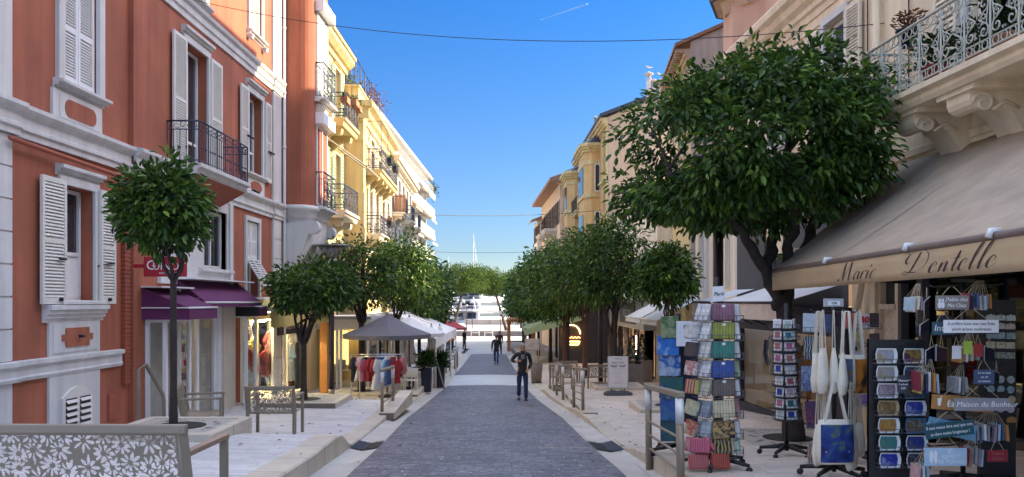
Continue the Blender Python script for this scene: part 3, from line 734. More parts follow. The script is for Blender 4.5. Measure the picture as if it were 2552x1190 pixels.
def case(s0, s1, n1, z0, z1):
    m.box(s0, s0+.07, .1, n1-.07, z0, z0+.12); 
    for s in (s0, s1-.07):
        m.box(s, s+.07, n1-.07, n1, z0, z1); m.box(s, s+.07, .1, .17, z0, z1); m.box(s, s+.07, .17, n1-.07, z1-.1, z1); m.box(s, s+.07, .17, n1-.07, z0, z0+.1)
    m.box(s0+.07, s1-.07, n1-.065, n1-.005, z1-.1, z1); m.box(s0+.07, s1-.07, n1-.065, n1-.005, z0, z0+.12); m.box(s0+.07, s1-.07, .1, n1-.07, z0, z0+.06)
case(14.42, 15.5, .5, -2.5, -.3); case(18.6, 19.3, .5, -2.75, -.3)
m.box(15.55, 15.72, .1, .2, zg-.3, .3); m.box(17.62, 17.8, .1, .2, zg-.4, .3); m.box(15.72, 17.62, .1, .18, -.28, -.12)
m.box(15.72, 15.8, .06, .14, zg-.2, -.28); m.box(16.62, 16.72, .06, .14, zg-.3, -.28); m.box(17.54, 17.62, .06, .14, zg-.3, -.28); m.box(15.8, 17.54, .06, .13, zg-.25, zg-.05)
m.build('frame', white_lac, SH)
m = FA.mb(); m.box(17.8, 18.5, .1, .26, zg-.4, -.05); m.parts('pilaster', stone, SH)
m = FA.mb(); m.box(14.49, 15.43, .47, .475, -2.4, -.38); m.box(14.45, 14.455, .17, .43, -2.4, -.38); m.box(15.8, 16.62, .1, .105, zg-.05, -.28); m.box(16.72, 17.54, .1, .105, zg-.05, -.28); m.box(18.66, 19.24, .47, .475, -2.65, -.38); m.box(18.62, 18.625, .17, .43, -2.65, -.38)
m.parts('glass_pane', shop_glass, SH)
m = FA.mb(); m.box(14.5, 15.42, .12, .14, -2.4, -.38); m.box(16.9, 17.5, -.02, .06, zg, -.3); m.parts('inner_blind', M('beige_blind', (.5, .46, .4), .8), SH)
m = FA.mb()
for z in (-2.0, -1.7, -1.4, -1.1, -.8): m.box(15.85, 16.55, -.14, .05, z, z+.025)
m.parts('shelf', white_lac, SH)
m = FA.mb(); m.box(14.4, 19.3, -2.4, -2.35, -3.3, -.1); m.box(14.4, 19.3, -2.4, -.19, -2.78, -2.72); m.box(14.4, 19.3, -2.4, -.19, -.16, -.1); m.box(14.35, 14.4, -2.4, -.19, -3.3, -.1); m.box(19.28, 19.32, -2.4, -.19, -3.3, -.1)
m.build('interior_lining', M('salon_interior', (.55, .50, .44), .85, .06), SH)
m = FA.mb()
for s in (15, 16.4, 17.6): m.box(s-.3, s+.3, -1.4, -1.3, -.2, -.17)
m.parts('ceiling_light', Memit('salon_light', (1, .86, .66), 8), SH)
rnd = random.Random(4)
bm_ = [M('jar_red', (.4, .03, .05), .4), white_plain, M('jar_grey', (.2, .2, .22), .4), M('jar_rose', (.55, .3, .3), .4)]
for z in (-2.0, -1.7, -1.4, -1.1, -.8):
    s = 15.9
    m = FA.mb()
    while s < 16.5:
        w_ = rnd.uniform(.04, .09); m.m = rnd.randrange(4); m.box(s, s+w_, -.05, .02, z+.025, z+rnd.uniform(.1, .2)); s += w_+rnd.uniform(.01, .06)
    o = m.build('cosmetics_row', bm_); props(o, 'row of small cosmetics boxes in the beauty shop, %s' % {-2.0: 'lowest shelf', -1.7: 'second shelf from below', -1.4: 'middle shelf', -1.1: 'second shelf from the top', -.8: 'top shelf'}[z], 'cosmetics', 'cosmetics in the beauty shop window')
# ------------------------------------------------------------------ clothes shop under the bay
SHOP2 = thing('clothes_shop', 'glazed lit clothes shop under the rounded bay, full of hanging children clothes', 'shop', FA.W(21, .1, gz(-7, 21)))
m = FA.mb(); zg2 = -3.25
for s in (19.35, 20.55, 21.8): m.box(s, s+.06, .02, .09, zg2-.05, -.5)
m.box(19.36, 24.9, .0, .12, -.5, -.31); m.box(19.36, 24.9, -.05, .13, zg2-.2, -2.82)
for s in (23.1, 24.8): m.box(s, s+.06, .02, .09, -2.82, -.5)
m.build('frame', stone, SHOP2)
m = FA.mb(); m.box(19.42, 24.8, .05, .055, -2.82, -.5); m.parts('glass_pane', shop_glass, SHOP2)
m = FA.mb(); m.box(19.35, 24.9, -2.6, -2.55, -3.4, -.2); m.box(19.35, 24.9, -2.6, -.2, -.3, -.25); m.box(19.3, 19.35, -2.6, -.2, -3.3, -.3); m.box(24.85, 24.9, -2.6, .0, -3.4, -.3); m.box(19.37, 24.85, -2.55, .0, -2.9, -2.84)
m.build('interior_lining', M('shop_interior', (.60, .54, .40), .85, .1), SHOP2)
m = FA.mb(); m.bar((19.6, -.3, -.52), (22.2, -.3, -.56), .03, 6); m.bar((22.6, -.6, -.52), (24.4, -.6, -.56), .03, 6); m.parts('fluorescent_tube', Memit('tube_light', (1, .84, .42), 26), SHOP2)
m = FA.mb()
for a in (19.8, 21.4, 23.2): m.box(a, a+.9, -1.5, -.7, -.34, -.31)
m.parts('ceiling_panel', Memit('shop_ceiling_light', (1, .86, .55), 8), SHOP2)
m = FA.mb()
for (s, n, z) in ((20.4, -.9, -1.6), (22.9, -.3, -.9), (24.2, -.3, -1.0), (21.2, -1.5, -2.2)): m.ball(FA.W(s, n, z) if False else (s, n, z), .07)
m.parts('spotlight', Memit('spot_light', (1, .8, .5), 8), SHOP2)
m = FA.mb(); wall_front(m, 22.5, 24.8, -.3, 2.9, [(23.3, 24.1, .5, 1.9)], .06); m.build('shop_upper_wall', terracotta, A); window(FA, A, 23.32, 24.08, .52, 1.88, -.2)
m = FA.mb(); m.box(21.9, 24.7, .1, .2, -.98, -.52); f2 = m.build('fascia', navy, SHOP2)
text('A B S O R B A', .26, letter_white, 'lettering', SHOP2, FA.W(23.3, .21, -.75), FA.along(), (0, 0, 1), squash=.9)
t = thing('awning', 'yellow folding awning with a wavy valance lettered Gribouille over the clothes shop', 'awning', FA.W(21.5, .6, -.3))
m = FA.mb(); k = 26; q0, q1, nv, zv = 18.95, 24.8, .95, -.22
for i in range(k):
    a, b = lerp(q0, q1, i/k), lerp(q0, q1, (i+1)/k); m.add([(a, .1, .06), (b, .1, .06), (b, nv, zv), (a, nv, zv)], [(0, 1, 2, 3)], True)
m.build('canopy', yellow_canvas, t)
m = FA.mb(); wv = lambda i: .03*sin(i*1.3)
for i in range(60):
    a, b = lerp(q0, q1, i/60), lerp(q0, q1, (i+1)/60); m.add([(a, nv, zv), (b, nv, zv), (b, nv+.02+wv(i+1), zv-.42-.03*abs(sin((i+1)*.8))), (a, nv+.02+wv(i), zv-.42-.03*abs(sin(i*.8)))], [(0, 1, 2, 3)], True)
m.build('valance', yellow_canvas, t)
m = FA.mb()
for s in (19.2, 22.2, 24.6): m.bar((s, .15, -.3), (s, nv-.02, zv-.02), .025, 5)
m.bar((q0, nv, zv), (q1, nv, zv), .025, 6); m.bar((q0, .12, .07), (q1, .12, .07), .05, 6); m.build('frame', white_lac, t)
text('Gribouille', .27, M('navy_letter', (.02, .03, .16), .8), 'lettering', t, FA.W(22.6, nv+.06, zv-.2), FA.along(), (0, 0, 1), shear=.25)
# garments in the window
GARM = [M('garment_red', (.27, .014, .018), .9), M('garment_white', (.55, .54, .53), .9), M('garment_yellow', (.55, .40, .08), .9), M('garment_denim', (.04, .07, .18), .9), M('garment_rose', (.36, .10, .14), .9), M('garment_black', (.02, .02, .025), .9), M('garment_sky', (.30, .42, .55), .9), M('garment_crimson', (.17, .008, .014), .9)]
GN = ['red', 'white', 'yellow', 'dark denim', 'pink', 'black', 'pale blue', 'crimson']
def garment(mb, kind, w, h, d=.07):
    """flat clothing with sleeves, local x wide, z up from hem 0 to shoulder h"""
    def outline():
        if kind == 'shirt': return [(-.30, 0), (.30, 0), (.29, .55), (.5, .50), (.58, .66), (.30, .95), (.12, 1), (0, .94), (-.12, 1), (-.30, .95), (-.58, .66), (-.5, .50), (-.29, .55)]
        if kind == 'dress': return [(-.5, 0), (.5, .02), (.24, .6), (.36, .62), (.42, .74), (.24, .97), (.1, 1), (0, .93), (-.1, 1), (-.24, .97), (-.42, .74), (-.36, .62), (-.24, .6)]
        if kind == 'trousers': return [(-.34, 0), (-.06, 0), (0, .62), (.06, 0), (.34, 0), (.32, .7), (.26, 1), (-.26, 1), (-.32, .7)]
        return [(-.34, 0), (.34, 0), (.34, .5), (.42, .12), (.6, .14), (.5, .8), (.3, .96), (.1, 1), (-.1, 1), (-.3, .96), (-.5, .8), (-.6, .14), (-.42, .12), (-.34, .5)]
    pl = outline(); k = len(pl)
    f = [(x*w, -d/2, z*h) for x, z in pl]; b = [(x*w, d/2, z*h) for x, z in pl]
    c0 = (0, -d*1.1, h*.5); c1 = (0, d*1.1, h*.5)
    mb.add(f+b+[c0, c1], [(i, (i+1) % k, 2*k) for i in range(k)]+[(k+(i+1) % k, k+i, 2*k+1) for i in range(k)]+[(i, k+i, k+(i+1) % k, (i+1) % k) for i in range(k)])
rnd = random.Random(11)
spots = [(19.62, .25, -1.5, 7, 'shirt'), (19.95, .3, -1.05, 0, 'dress'), (20.2, .32, -2.0, 0, 'jacket'), (20.5, .1, -1.5, 1, 'dress'), (20.75, .3, -2.3, 4, 'shirt'), (21.05, .2, -1.7, 2, 'shirt'), (21.1, .25, -2.35, 3, 'trousers'), (21.45, .3, -2.1, 0, 'jacket'),
         (21.5, -.2, -1.2, 1, 'dress'), (22.1, .3, -1.6, 7, 'shirt'), (22.15, .3, -2.35, 3, 'trousers'), (22.7, .3, -1.75, 4, 'jacket'), (22.9, .1, -2.6, 5, 'shirt'), (23.5, .3, -1.9, 6, 'jacket'), (24.0, .3, -2.5, 6, 'trousers'), (20.0, .3, -2.6, 6, 'shirt'), (24.4, .2, -1.6, 1, 'shirt')]
where = ['beside the left frame', 'below the fluorescent tube', 'low behind the left pane', 'behind the second pane', 'near the floor of the second pane', 'in the middle of the window', 'above the floor in mid window', 'right of the window middle', 'hanging high in mid window', 'left of the navy fascia', 'under the crimson top', 'behind the right pane', 'lying low on the right', 'by the orange pillar', 'at the bottom right', 'at the bottom left', 'high at the far right']
for (s, n, z, c, kd), wh in zip(spots, where):
    n -= .42; z += .0
    m = MB(); garment(m, kd, rnd.uniform(.55, .68) if kd != 'trousers' else .5, rnd.uniform(.65, .9)); x, y, _ = FA.W(s, n, z)
    o = m.build('child_garment', GARM[c]); o.location = (x, y, z); o.rotation_euler = (rnd.uniform(-.1, .1), rnd.uniform(-.25, .25), R(rnd.uniform(35, 80)))
    props(o, '%s child %s %s of the clothes shop window' % (GN[c], kd, wh), 'garment', 'clothes in the children shop window')
m = MB(); x, y, z = FA.W(25.1, .65, 0); m.box(x-.12, x+.12, y-.05, y+.3, -3.3, -.35); m.box(x-.14, x+.14, y-.07, y+.32, -3.35, -3.1)
o = m.build('pillar', wood_or, None, (x, y, -3.3)); props(o, 'orange painted timber pillar between clothes shop and glass veranda', 'pillar')
# ------------------------------------------------------------------ yellow houses further down
def house(name, label, F, s0, s1, z1, holes, wall, deep=9, zb=-4.6, n=0):
    t = thing(name, label, 'building', F.W((s0+s1)/2, 0, gz(F.W((s0+s1)/2, 0, 0)[0], (s0+s1)/2)))
    m = F.mb(); shell(m, s0, s1, zb, z1, holes, deep, n); m.build('wall', wall, t); return t
def open_shutters(F, t, s0, s1, z0, z1, mat, w=.5, slats=14, n=.03):
    shutter(F, t, s0-w, s0-.02, z0, z1, n, mat, slats); shutter(F, t, s1+.02, s1+w, z0, z1, n, mat, slats)
FB = Fac(-6.9, .003, 1)
green_sh = M('green_shutter_paint', (.42, .52, .36), .5, .06)
hb = [(26.9, 27.9, 6.6, 9.0), (29.2, 30.0, 6.6, 9.0), (26.9, 27.9, 3.35, 5.7), (29.2, 30.0, 3.35, 5.7), (26.9, 27.9, .2, 2.4), (29.2, 30, .2, 2.4)]
B = house('yellow_house', 'narrow yellow house with green shutters and two flower balconies beyond the terracotta building', FB, 24.8, 31, 9.9, hb, yellow_pale)
for a, b, c, d in hb:
    window(FB, B, a+.02, b-.02, c+.02, d-.02, -.2, leaves=2, rails=(.35,)); open_shutters(FB, B, a, b, c, d, green_sh, .52, 16)
    surround(FB, B, a, b, c, d, .1, yellow_pale, .04, .14)
m = FB.mb(); moulding(m, 24.8, 31.2, [(-.02, 9.25), (.08, 9.25), (.1, 9.4), (.2, 9.45), (.38, 9.62), (.38, 9.78), (.45, 9.8), (.45, 9.92), (-.02, 9.95)]); m.box(24.8, 31, -.01, .04, 5.95, 6.15); m.build('cornice', yellow_pale, B)
m = FB.mb(); m.add([(24.8, .47, 9.93), (31.2, .47, 9.93), (31.2, -4, 11.2), (24.8, -4, 11.2), (31.2, -9, 9.93), (24.8, -9, 9.93)], [(0, 1, 2, 3), (3, 2, 4, 5)]); m.build('roof', roof_slate, B)
balcony(FB, B, 26.7, 29.0, .95, 6.45, 7.33, yellow_pale, iron_blue, 'scroll', .28, (27.1, 28.6), .75, .3)
balcony(FB, B, 26.7, 29.0, .95, 3.22, 4.12, stone, iron_blue, 'scroll', .28, (27.1, 28.6), .8, .3)
m = FB.mb(); m.bar((26.5, .1, 5.9), (26.5, 1.75, 4.7), .03, 5); m.bar((28.9, .1, 5.9), (28.9, 1.75, 4.7), .03, 5); m.bar((26.5, 1.75, 4.7), (28.9, 1.75, 4.7), .04, 5); m.bar((26.5, .9, 5.3), (26.5, 1.7, 4.72), .02, 4); m.build('awning_frame', M('weathered_rail', (.35, .32, .25), .7), B)
FC = Fac(-5.18, -.0295, 1)                  # front line from the step at 31 m to the harbour end
hc = [(33, 34, 5.6, 7.1), (35.2, 36.2, 5.6, 7.1), (32.6, 33.5, 2.95, 5.0), (34.4, 35.3, 2.95, 5.0), (36.4, 37.3, 2.95, 5.0), (38.2, 39, 5.6, 7.1), (38.2, 39, 2.95, 5), (33, 34, .3, 2.1), (35.4, 36.4, .3, 2.1), (38, 39, .3, 2.1)]
Cb = house('yellow_house', 'bright yellow house with a blank end wall stepping out and a roof garden', FC, 31, 40, 8.15, hc, yellow)
for a, b, c, d in hc:
    window(FC, Cb, a+.02, b-.02, c+.02, d-.02, -.2, leaves=2, rails=(.35,)); open_shutters(FC, Cb, a, b, c, d, shut_mat, .42, 12); surround(FC, Cb, a, b, c, d, .1, cream_pale, .04, .12)
m = FC.mb()
moulding(m, 30.9, 40, [(-.02, 7.35), (.06, 7.35), (.08, 7.55), (.2, 7.65), (.25, 7.82), (.45, 7.95), (.5, 8.1), (-.02, 8.16)]); m.box(30.85, 31.0, -.3, .3, 7.45, 7.9); m.box(30.7, 31.0, -1.5, .45, 7.9, 8.12); m.box(30.94, 40, -.3, .05, 6.55, 6.8)
m.box(31.0, 31.6, -.01, .06, -4, 7.35)
m.build('cornice', yellow_pale, Cb)
m = FC.mb(); m.box(31.05, 40, -.45, -.15, 8.16, 8.75); m.box(31.0, 31.3, -3, -.45, 8.16, 8.75); m.box(31, 40, -.5, -.1, 8.75, 8.83); m.box(30.97, 31.33, -3, -.5, 8.75, 8.83); m.build('parapet', yellow_pale, Cb)
m = FC.mb()
for s in (31.2, 32.4, 33.6, 35, 36.5, 38): m.bar((s, -.3, 8.83), (s, -.3, 10.0), .025, 4)
m.bar((31.2, -.3, 10.0), (38, -.3, 10.0), .022, 4); m.bar((31.2, -.3, 10), (31.2, -1.6, 10), .022, 4); m.bar((31.2, -1.6, 8.8), (31.2, -1.6, 10), .022, 4); m.build('roof_railing', iron, Cb)
balcony(FC, Cb, 31.7, 37.1, .68, 5.5, 6.35, yellow_pale, iron_blue, 'scroll', .25, (32, 33.2, 34.4, 35.6, 36.8), .5, .3)
balcony(FC, Cb, 31.9, 35.8, .62, 2.85, 3.6, cream_pale, iron_blue, 'scroll', .22, (32.2, 33.8, 35.4), .5, .3)
m = FC.mb()
for s in (31.7, 33.8): m.bar((s, .68, 6.35), (s, .68, 7.5), .014, 4)
m.bar((31.7, .68, 7.5), (33.8, .68, 7.5), .014, 4); m.bar((31.7, .68, 7.5), (31.7, 0.05, 7.5), .014, 4)
m.tube([(33.8, .1, 7.3), (34.3, .4, 7.25), (34.6, .68, 7.0), (34.6, .68, 6.35)], .012, 4); m.tube([(35.2, .1, 7.2), (35.6, .4, 7.1), (35.8, .68, 6.9), (35.8, .68, 6.35)], .012, 4); m.build('trellis', iron, Cb)
hd = [(s, s+.95, z, z+2.0) for s in (41, 43, 45, 47, 49) for z in (4.9, 2.1, -.6)]
D = house('cream_house', 'cream house with a dentilled cornice, tall windows and small balconies, left side of the street', FC, 40, 51, 7.7, hd, cream_pale)
for a, b, c, d in hd:
    window(FC, D, a+.02, b-.02, c+.02, d-.02, -.2, leaves=2); open_shutters(FC, D, a, b, c, d, shut_mat, .4, 10); surround(FC, D, a, b, c, d, .1, white_paint, .05, .14)
m = FC.mb(); moulding(m, 40, 51.6, [(-.02, 7.2), (.1, 7.2), (.12, 7.4), (.45, 7.5), (.5, 7.72), (-.02, 7.76)])
for i in range(56): s = 40.1+i*.2; m.box(s, s+.1, .08, .36, 7.28, 7.42)
m.box(40, 51, -.01, .06, 4.2, 4.45); m.build('cornice', cream_pale, D)
for s in (41, 45, 49):
    balcony(FC, D, s-.5, s+1.5, .62, 4.75, 5.6, cream_pale, iron_blue, 'plain', .2, (s-.3, s+1.3), .5, .25, step=.14); 
for s in (40.7, 44.7, 48.7):
    balcony(FC, D, s-.3, s+1.7, .75, 1.95, 2.8, cream_pale, iron_blue, 'plain', .2, (s-.1, s+1.5), .6, .3, step=.14)
m = FC.mb(); 
for i in range(9): m.box(40.6, 40.64, .05+i*.075, .11+i*.075, 4.8, 5.7)
m.build('balcony_screen', M('teak_screen', (.38, .18, .07), .7), D)
FE = Fac(-13.4, .0216, 1)
FL_ = (13.8, 11.05, 8.3, 5.55, 2.8, .05)
he = [(61+i*4, 63.6+i*4, z+.1, z+2.3) for i in range(10) for z in (11.05, 8.3, 5.55, 2.8)]
E = house('modern_apartment_block', 'tall pale modern apartment block with long railed balconies at the harbour end', FE, 60, 100, 13.8, he, white_paint, 12, -5)
for a, b, c, d in he: window(FE, E, a+.02, b-.02, c+.02, d-.02, -.2, leaves=3)
m = FE.mb()
for z in FL_: m.box(60, 100, 0, 1.1, z-.22, z); m.box(60, 100, 1.1, 1.2, z-.35, z+.1)
m.box(60, 100.4, -8, .85, 15.9, 16.2); m.parts('balcony_slab', white_paint, E)
m = FE.mb(); m.box(60.1, 99, -9, -1.0, 13.8, 15.9); m.build('penthouse', cream_pale, E)
m = FE.mb()
for i in range(9): s = 62+i*4.1; m.box(s, s+2.4, -1.02, -.97, 13.9, 15.6)
m.parts('penthouse_window', glass_dark, E)
m = FE.mb()
for z in FL_[:5]:
    for i in range(66): s = 60.1+i*.6; m.bar((s, 1.15, z+.1), (s, 1.15, z+.95), .02, 4)
    m.bar((60, 1.15, z+.95), (100, 1.15, z+.95), .035, 4)
m.parts('railing', M('pale_metal_rail', (.5, .52, .52), .5), E)
m = FE.mb()
for z in FL_[1:4]: m.box(60, 100, 1.12, 1.135, z+.15, z+.85)
m.parts('balcony_glazing', M('frosted_glazing', (.42, .46, .46), .3), E)
aw1 = M('orange_awning', (.55, .30, .17), .85); aw2 = M('cream_awning', (.66, .60, .5), .85)
FN = {13.6: 'top', 10.85: 'middle', 8.1: 'lower'}
for i, (s, z, mt) in enumerate(((64, 13.6, aw1), (76, 13.6, aw2), (90, 13.6, aw2), (62, 10.85, aw2), (79, 10.85, aw1), (92, 10.85, aw2), (66, 8.1, aw1), (80, 8.1, aw2), (93, 8.1, aw2))):
    m = FE.mb(); m.add([(s, .05, z), (s+5, .05, z), (s+5, 1.75, z-.8), (s, 1.75, z-.8), (s, 1.75, z-1.05), (s+5, 1.75, z-1.05)], [(0, 1, 2, 3), (3, 2, 5, 4)])
    o = m.build('balcony_awning', mt, None, FE.W(s, 0, z)); props(o, '%s balcony awning, %s one on the %s floor of the modern block' % ('orange' if mt is aw1 else 'cream', ('nearest', 'middle', 'farthest')[i % 3], FN[z]), 'awning', 'balcony awnings on the modern block')
# ------------------------------------------------------------------ restaurant veranda
V = thing('restaurant_veranda', 'white framed glass restaurant veranda with a grey flat roof behind the clothes rack', 'veranda', (-6.3, 27, g(27)))
vx0, vx1, vy0, vy1, vz0, vz1 = -7.0, -5.0, 26.6, 38, -3.25, -.62
m = MB()
for x in (vx0, -6.15, -6.02, vx1-.08): m.box(x, x+.08, vy0, vy0+.08, vz0, vz1)
m.box(vx0, vx1, vy0-.01, vy0+.09, vz1-.35, vz1); m.box(vx0+.08, vx1-.08, vy0+.01, vy0+.07, vz0, vz0+.12)
for i in range(7): y = vy0+.1+i*1.85; m.box(vx1-.08, vx1, y, y+.08, vz0-.3, vz1)
m.box(vx1-.09, vx1+.01, vy0+.09, vy1, vz1-.35, vz1)
m.build('frame', white_lac, V)
m = MB(); m.box(vx0-.1, vx1+.1, vy0-.1, vy1, vz1, vz1+.1); m.build('roof', M('grey_roof', (.4, .4, .42), .8), V)
m = MB(); m.box(vx0+.08, vx1-.08, vy0+.03, vy0+.035, vz0+.1, vz1-.35); m.box(vx1-.04, vx1-.035, vy0+.1, vy1, vz0-.3, vz1-.35); m.parts('glass_pane', shop_glass, V)
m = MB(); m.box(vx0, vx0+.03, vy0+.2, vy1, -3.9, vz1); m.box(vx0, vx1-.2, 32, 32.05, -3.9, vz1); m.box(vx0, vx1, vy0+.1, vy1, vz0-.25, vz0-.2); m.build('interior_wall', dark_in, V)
m = MB(); m.box(-6.8, -6.2, 28.9, 28.94, -2.4, -1.1); m.build('lit_panel', Memit('warm_panel', (1, .7, .25), .25), V)
m = MB(); m.box(-6.9, -5.9, 30.5, 30.6, -1.0, -.95); m.build('strip_light', Memit('strip_lamp', (1, .75, .35), 3), V)
t = thing('awning', 'long white canvas awning sloping from the yellow house over the restaurant terrace', 'awning', (-4.2, 33, -1))
pa, pb = P(985, 783, 31), P(1112, 838, 31); pc = P(1000, 778, 41); pd = P(1112, 820, 41)
k = 8; m = MB()
rows = []
for i in range(k+1):
    u = i/k; rows.append([(lerp(-5.2, -2.85, v), lerp(28.5, 39, u), lerp(-.45, -1.38, v)-.05*sin(pi*v)) for v in (0, .25, .5, .75, 1)])
m.loft(rows, True, False, False); m.build('canopy', white_canvas, t)
m = MB(); m.loft([[(-2.85, lerp(28.5, 39, i/20), -1.38), (-2.84+.02*sin(i*2.1), lerp(28.5, 39, i/20), -1.75)] for i in range(21)], True, False, False); m.build('valance', white_canvas, t)
m = MB()
for y in (28.6, 32, 35.5, 38.9): m.bar((-2.86, y, -1.4), (-2.86, y, gz(-2.86, y)), .03, 6); m.bar((-2.86, y, -1.42), (-5.1, y, -.5), .025, 5)
m.parts('frame', white_lac, t)
# ------------------------------------------------------------------ cream building with the souvenir shop (right)
FR1 = Fac(6.53, -.06, -1)
hr = [(13.1, 13.85, 3.2, 5.0), (7.0, 8.1, 2.9, 5.2), (9.0, 9.9, 2.7, 5.2), (15.4, 16.2, 3.2, 5.0), (5.0, 11.5, -2.4, .9), (11.62, 12.04, -2.6, .95)]
R1 = thing('cream_building', 'cream stucco building with a scrollwork balcony over the souvenir shop, right foreground', 'building', FR1.W(11, 0, gz(5.8, 11)))
m = FR1.mb(); wall_front(m, 2, 12.9, -3.4, 5.75, hr[1:3]+hr[4:], 0, .3); wall_front(m, 12.9, 18.3, 1.0, 5.75, [hr[0], hr[3]], 0, .2)
m.quad((2, 0, -3.4), (2, -8, -3.4), (2, -8, 5.9), (2, 0, 5.9)); m.quad((18.3, 0, -3.4), (18.3, -8, -3.4), (18.3, -8, 5.9), (18.3, 0, 5.9)); m.quad((2, 0, 5.75), (18.3, 0, 5.75), (18.3, -8, 5.9), (2, -8, 5.9))
m.build('wall', cream, R1)
m = FR1.mb(); moulding(m, 2, 18.35, [(-.02, 5.3), (.03, 5.3), (.05, 5.42), (.1, 5.45), (.1, 5.55), (.2, 5.62), (.24, 5.74), (.34, 5.8), (.36, 5.92), (.3, 6.0), (-.02, 6.05)]); m.box(2, 18.3, -.01, .03, 5.1, 5.14); m.build('cornice', cream, R1)
m = FR1.mb(); moulding(m, 2, 12.9, [(-.02, 2.1), (.04, 2.12), (.04, 2.22), (-.02, 2.25)]); m.box(12.08, 12.24, -.01, .06, -2.6, 2.0); m.parts('pilaster', cream, R1)
for a, b, c, d in (hr[0], hr[3], hr[1], hr[2]):
    window(FR1, R1, a+.02, b-.02, c+.02, d-.02, -.16, leaves=2 if b-a > .8 else 1, glass=glass_blue); surround(FR1, R1, a, b, c, d, .12, white_paint, .05, 0)
    shutter(FR1, R1, a-.62, a-.13, c, d, .05, cream_pale, 30); shutter(FR1, R1, b+.13, b+.62, c, d, .05, cream_pale, 30)
sl = balcony(FR1, R1, 3.5, 10.75, .9, 2.68, 3.48, cream, iron_green, 'scroll', .2, (), step=.12)
m = FR1.mb()
for s in (10.05, 8.95, 7.4):
    console(m, FR1, s, .42, .78, 2.5, .82); m.box(s-.34, s+.34, 0, .8, 2.42, 2.49)
    m.tube([(s-.215, a, b) for a, b in spiral((.6, 2.28), .13, .02, 0, 9, 18)], .02, 5); m.tube([(s-.215, .5, 2.2), (s-.22, .35, 2.3), (s-.22, .2, 2.22)], .02, 5)
m.parts('console', cream, R1)
m = FR1.mb(); m.tube([(11.95, .1, 5.2), (11.95, .1, 1.6), (12.05, .12, 1.2), (12.5, .12, -.1), (12.5, .12, -2.6)], .055, 8); m.parts('drainpipe', cream, R1)
m = FR1.mb()
for s in (12.35, 11.2): m.bar((s, .03, 5.2), (s, .03, 2.8), .012, 4)
m.parts('cable_run', M('rust_cable', (.12, .05, .03), .8), R1)
# shop window of the souvenir shop
m = FR1.mb(); 
for s in (5.0, 7.4, 10.9, 11.41): m.box(s, s+.09, -.2, .02, -2.4, .9)
m.box(5.09, 11.41, -.2, .015, .8, .9); m.box(5.0, 11.5, -.22, .03, -2.55, -2.1); sf = m.build('shop_window', dark_wall, R1)
m = FR1.mb(); m.box(5.05, 11.45, -.1, -.09, -2.1, .82); m.build('pane', Mclear('souvenir_glass', (.35, .33, .3), .10), sf)
m = FR1.mb(); m.box(11.62, 12.04, -.12, -.06, -2.6, -.1)
for z in ((-.9, -.25), (-1.7, -1.05), (-2.5, -1.85)): m.box(11.69, 11.97, -.065, -.045, z[0], z[1])
m.box(11.6, 12.06, -.1, .02, -.12, -.04); m.build('door', M('peeling_cream_paint', (.66, .55, .42), .7, .2, 14), R1)
m = FR1.mb(); m.box(11.62, 12.04, -.14, -.1, -.05, .9); m.build('transom', glass_dark, R1)
# grey upper front and navy shop at its far end
m = FR1.mb(); wall_front(m, 12.92, 18.25, -.1, 2.75, [(15.6, 16.6, .5, 2.2)], .05, .2); m.box(12.9, 18.3, .0, .09, 2.75, 2.9); m.build('grey_front', dark_wall, R1)
window(FR1, R1, 15.62, 16.58, .52, 2.18, -.1, leaves=1)
m = FR1.mb()
m.box(12.9, 18.3, .0, .12, -.62, -.1); m.box(12.9, 13.3, .0, .1, -3, -.62); m.box(15.05, 15.25, -.0, .1, -3, -.62); m.box(17.9, 18.3, 0, .1, -3, -.62); m.box(13.3, 17.9, 0, .1, -2.6, -2.33)
NV = m.build('navy_shop_front', navy, R1)
m = FR1.mb(); m.box(15.25, 17.9, .04, .045, -2.33, -.62); m.box(13.3, 15.05, .04, .045, -2.33, -.62); m.build('pane', shop_glass, NV)
m = FR1.mb(); m.box(13, 18.2, -2.6, -2.55, -3, -.1); m.box(13, 18.2, -2.6, 0, -.15, -.1); m.box(13, 18.2, -2.6, 0, -2.7, -2.6); m.build('interior_lining', M('navy_shop_interior', (.30, .25, .19), .9, .2), NV)
text('CORNER', .26, M('metal_letter', (.45, .44, .38), .4, metal=.3), 'lettering', R1, FR1.W(14.55, .06, .95), FR1.along(), (0, 0, 1), ext=.02)
# clothed bust in the navy shop window
def bust(label, loc, c1, c2, hgt=1.0):
    t = thing('clothes_dummy', label, 'dummy', loc)
    m = MB(); x, y, z = loc
    prof = [(.02, 0), (.15, .0), (.17, .1), (.15, .3), (.13, .42), (.17, .6), (.19, .75), (.16, .85), (.06, .9), (.05, .98), (.02, 1.0)]
    m.lathe([(r*hgt, h*hgt) for r, h in prof], loc, 12); m.build('jacket', c1, t)
    m = MB(); m.bar((x, y, z), (x, y, z-.75), .02, 6); m.lathe([(.16, 0), (.16, .02), (.02, .04)], (x, y, z-.77), 10); m.build('stand', iron, t)
    m = MB()
    for sx in (-1, 1): m.tube([(x+sx*.19*hgt, y, z+.78*hgt), (x+sx*.25*hgt, y-.03, z+.5*hgt), (x+sx*.2*hgt, y-.12, z+.22*hgt)], [.06, .055, .04], 7)
    m.build('sleeves', c2, t)
X_, Y_, _ = FR1.W(16.6, -.55, 0); bust('navy jacket on a clothes dummy behind the navy shop window', (X_, Y_, -1.75), GARM[3], GARM[3])
X_, Y_, _ = FR1.W(17.2, -.45, 0); bust('patterned scarf and blue jacket on a clothes dummy deeper in the navy shop window', (X_, Y_, -1.65), M('scarf_print', (.4, .36, .3), .9, .5, 30), GARM[3])
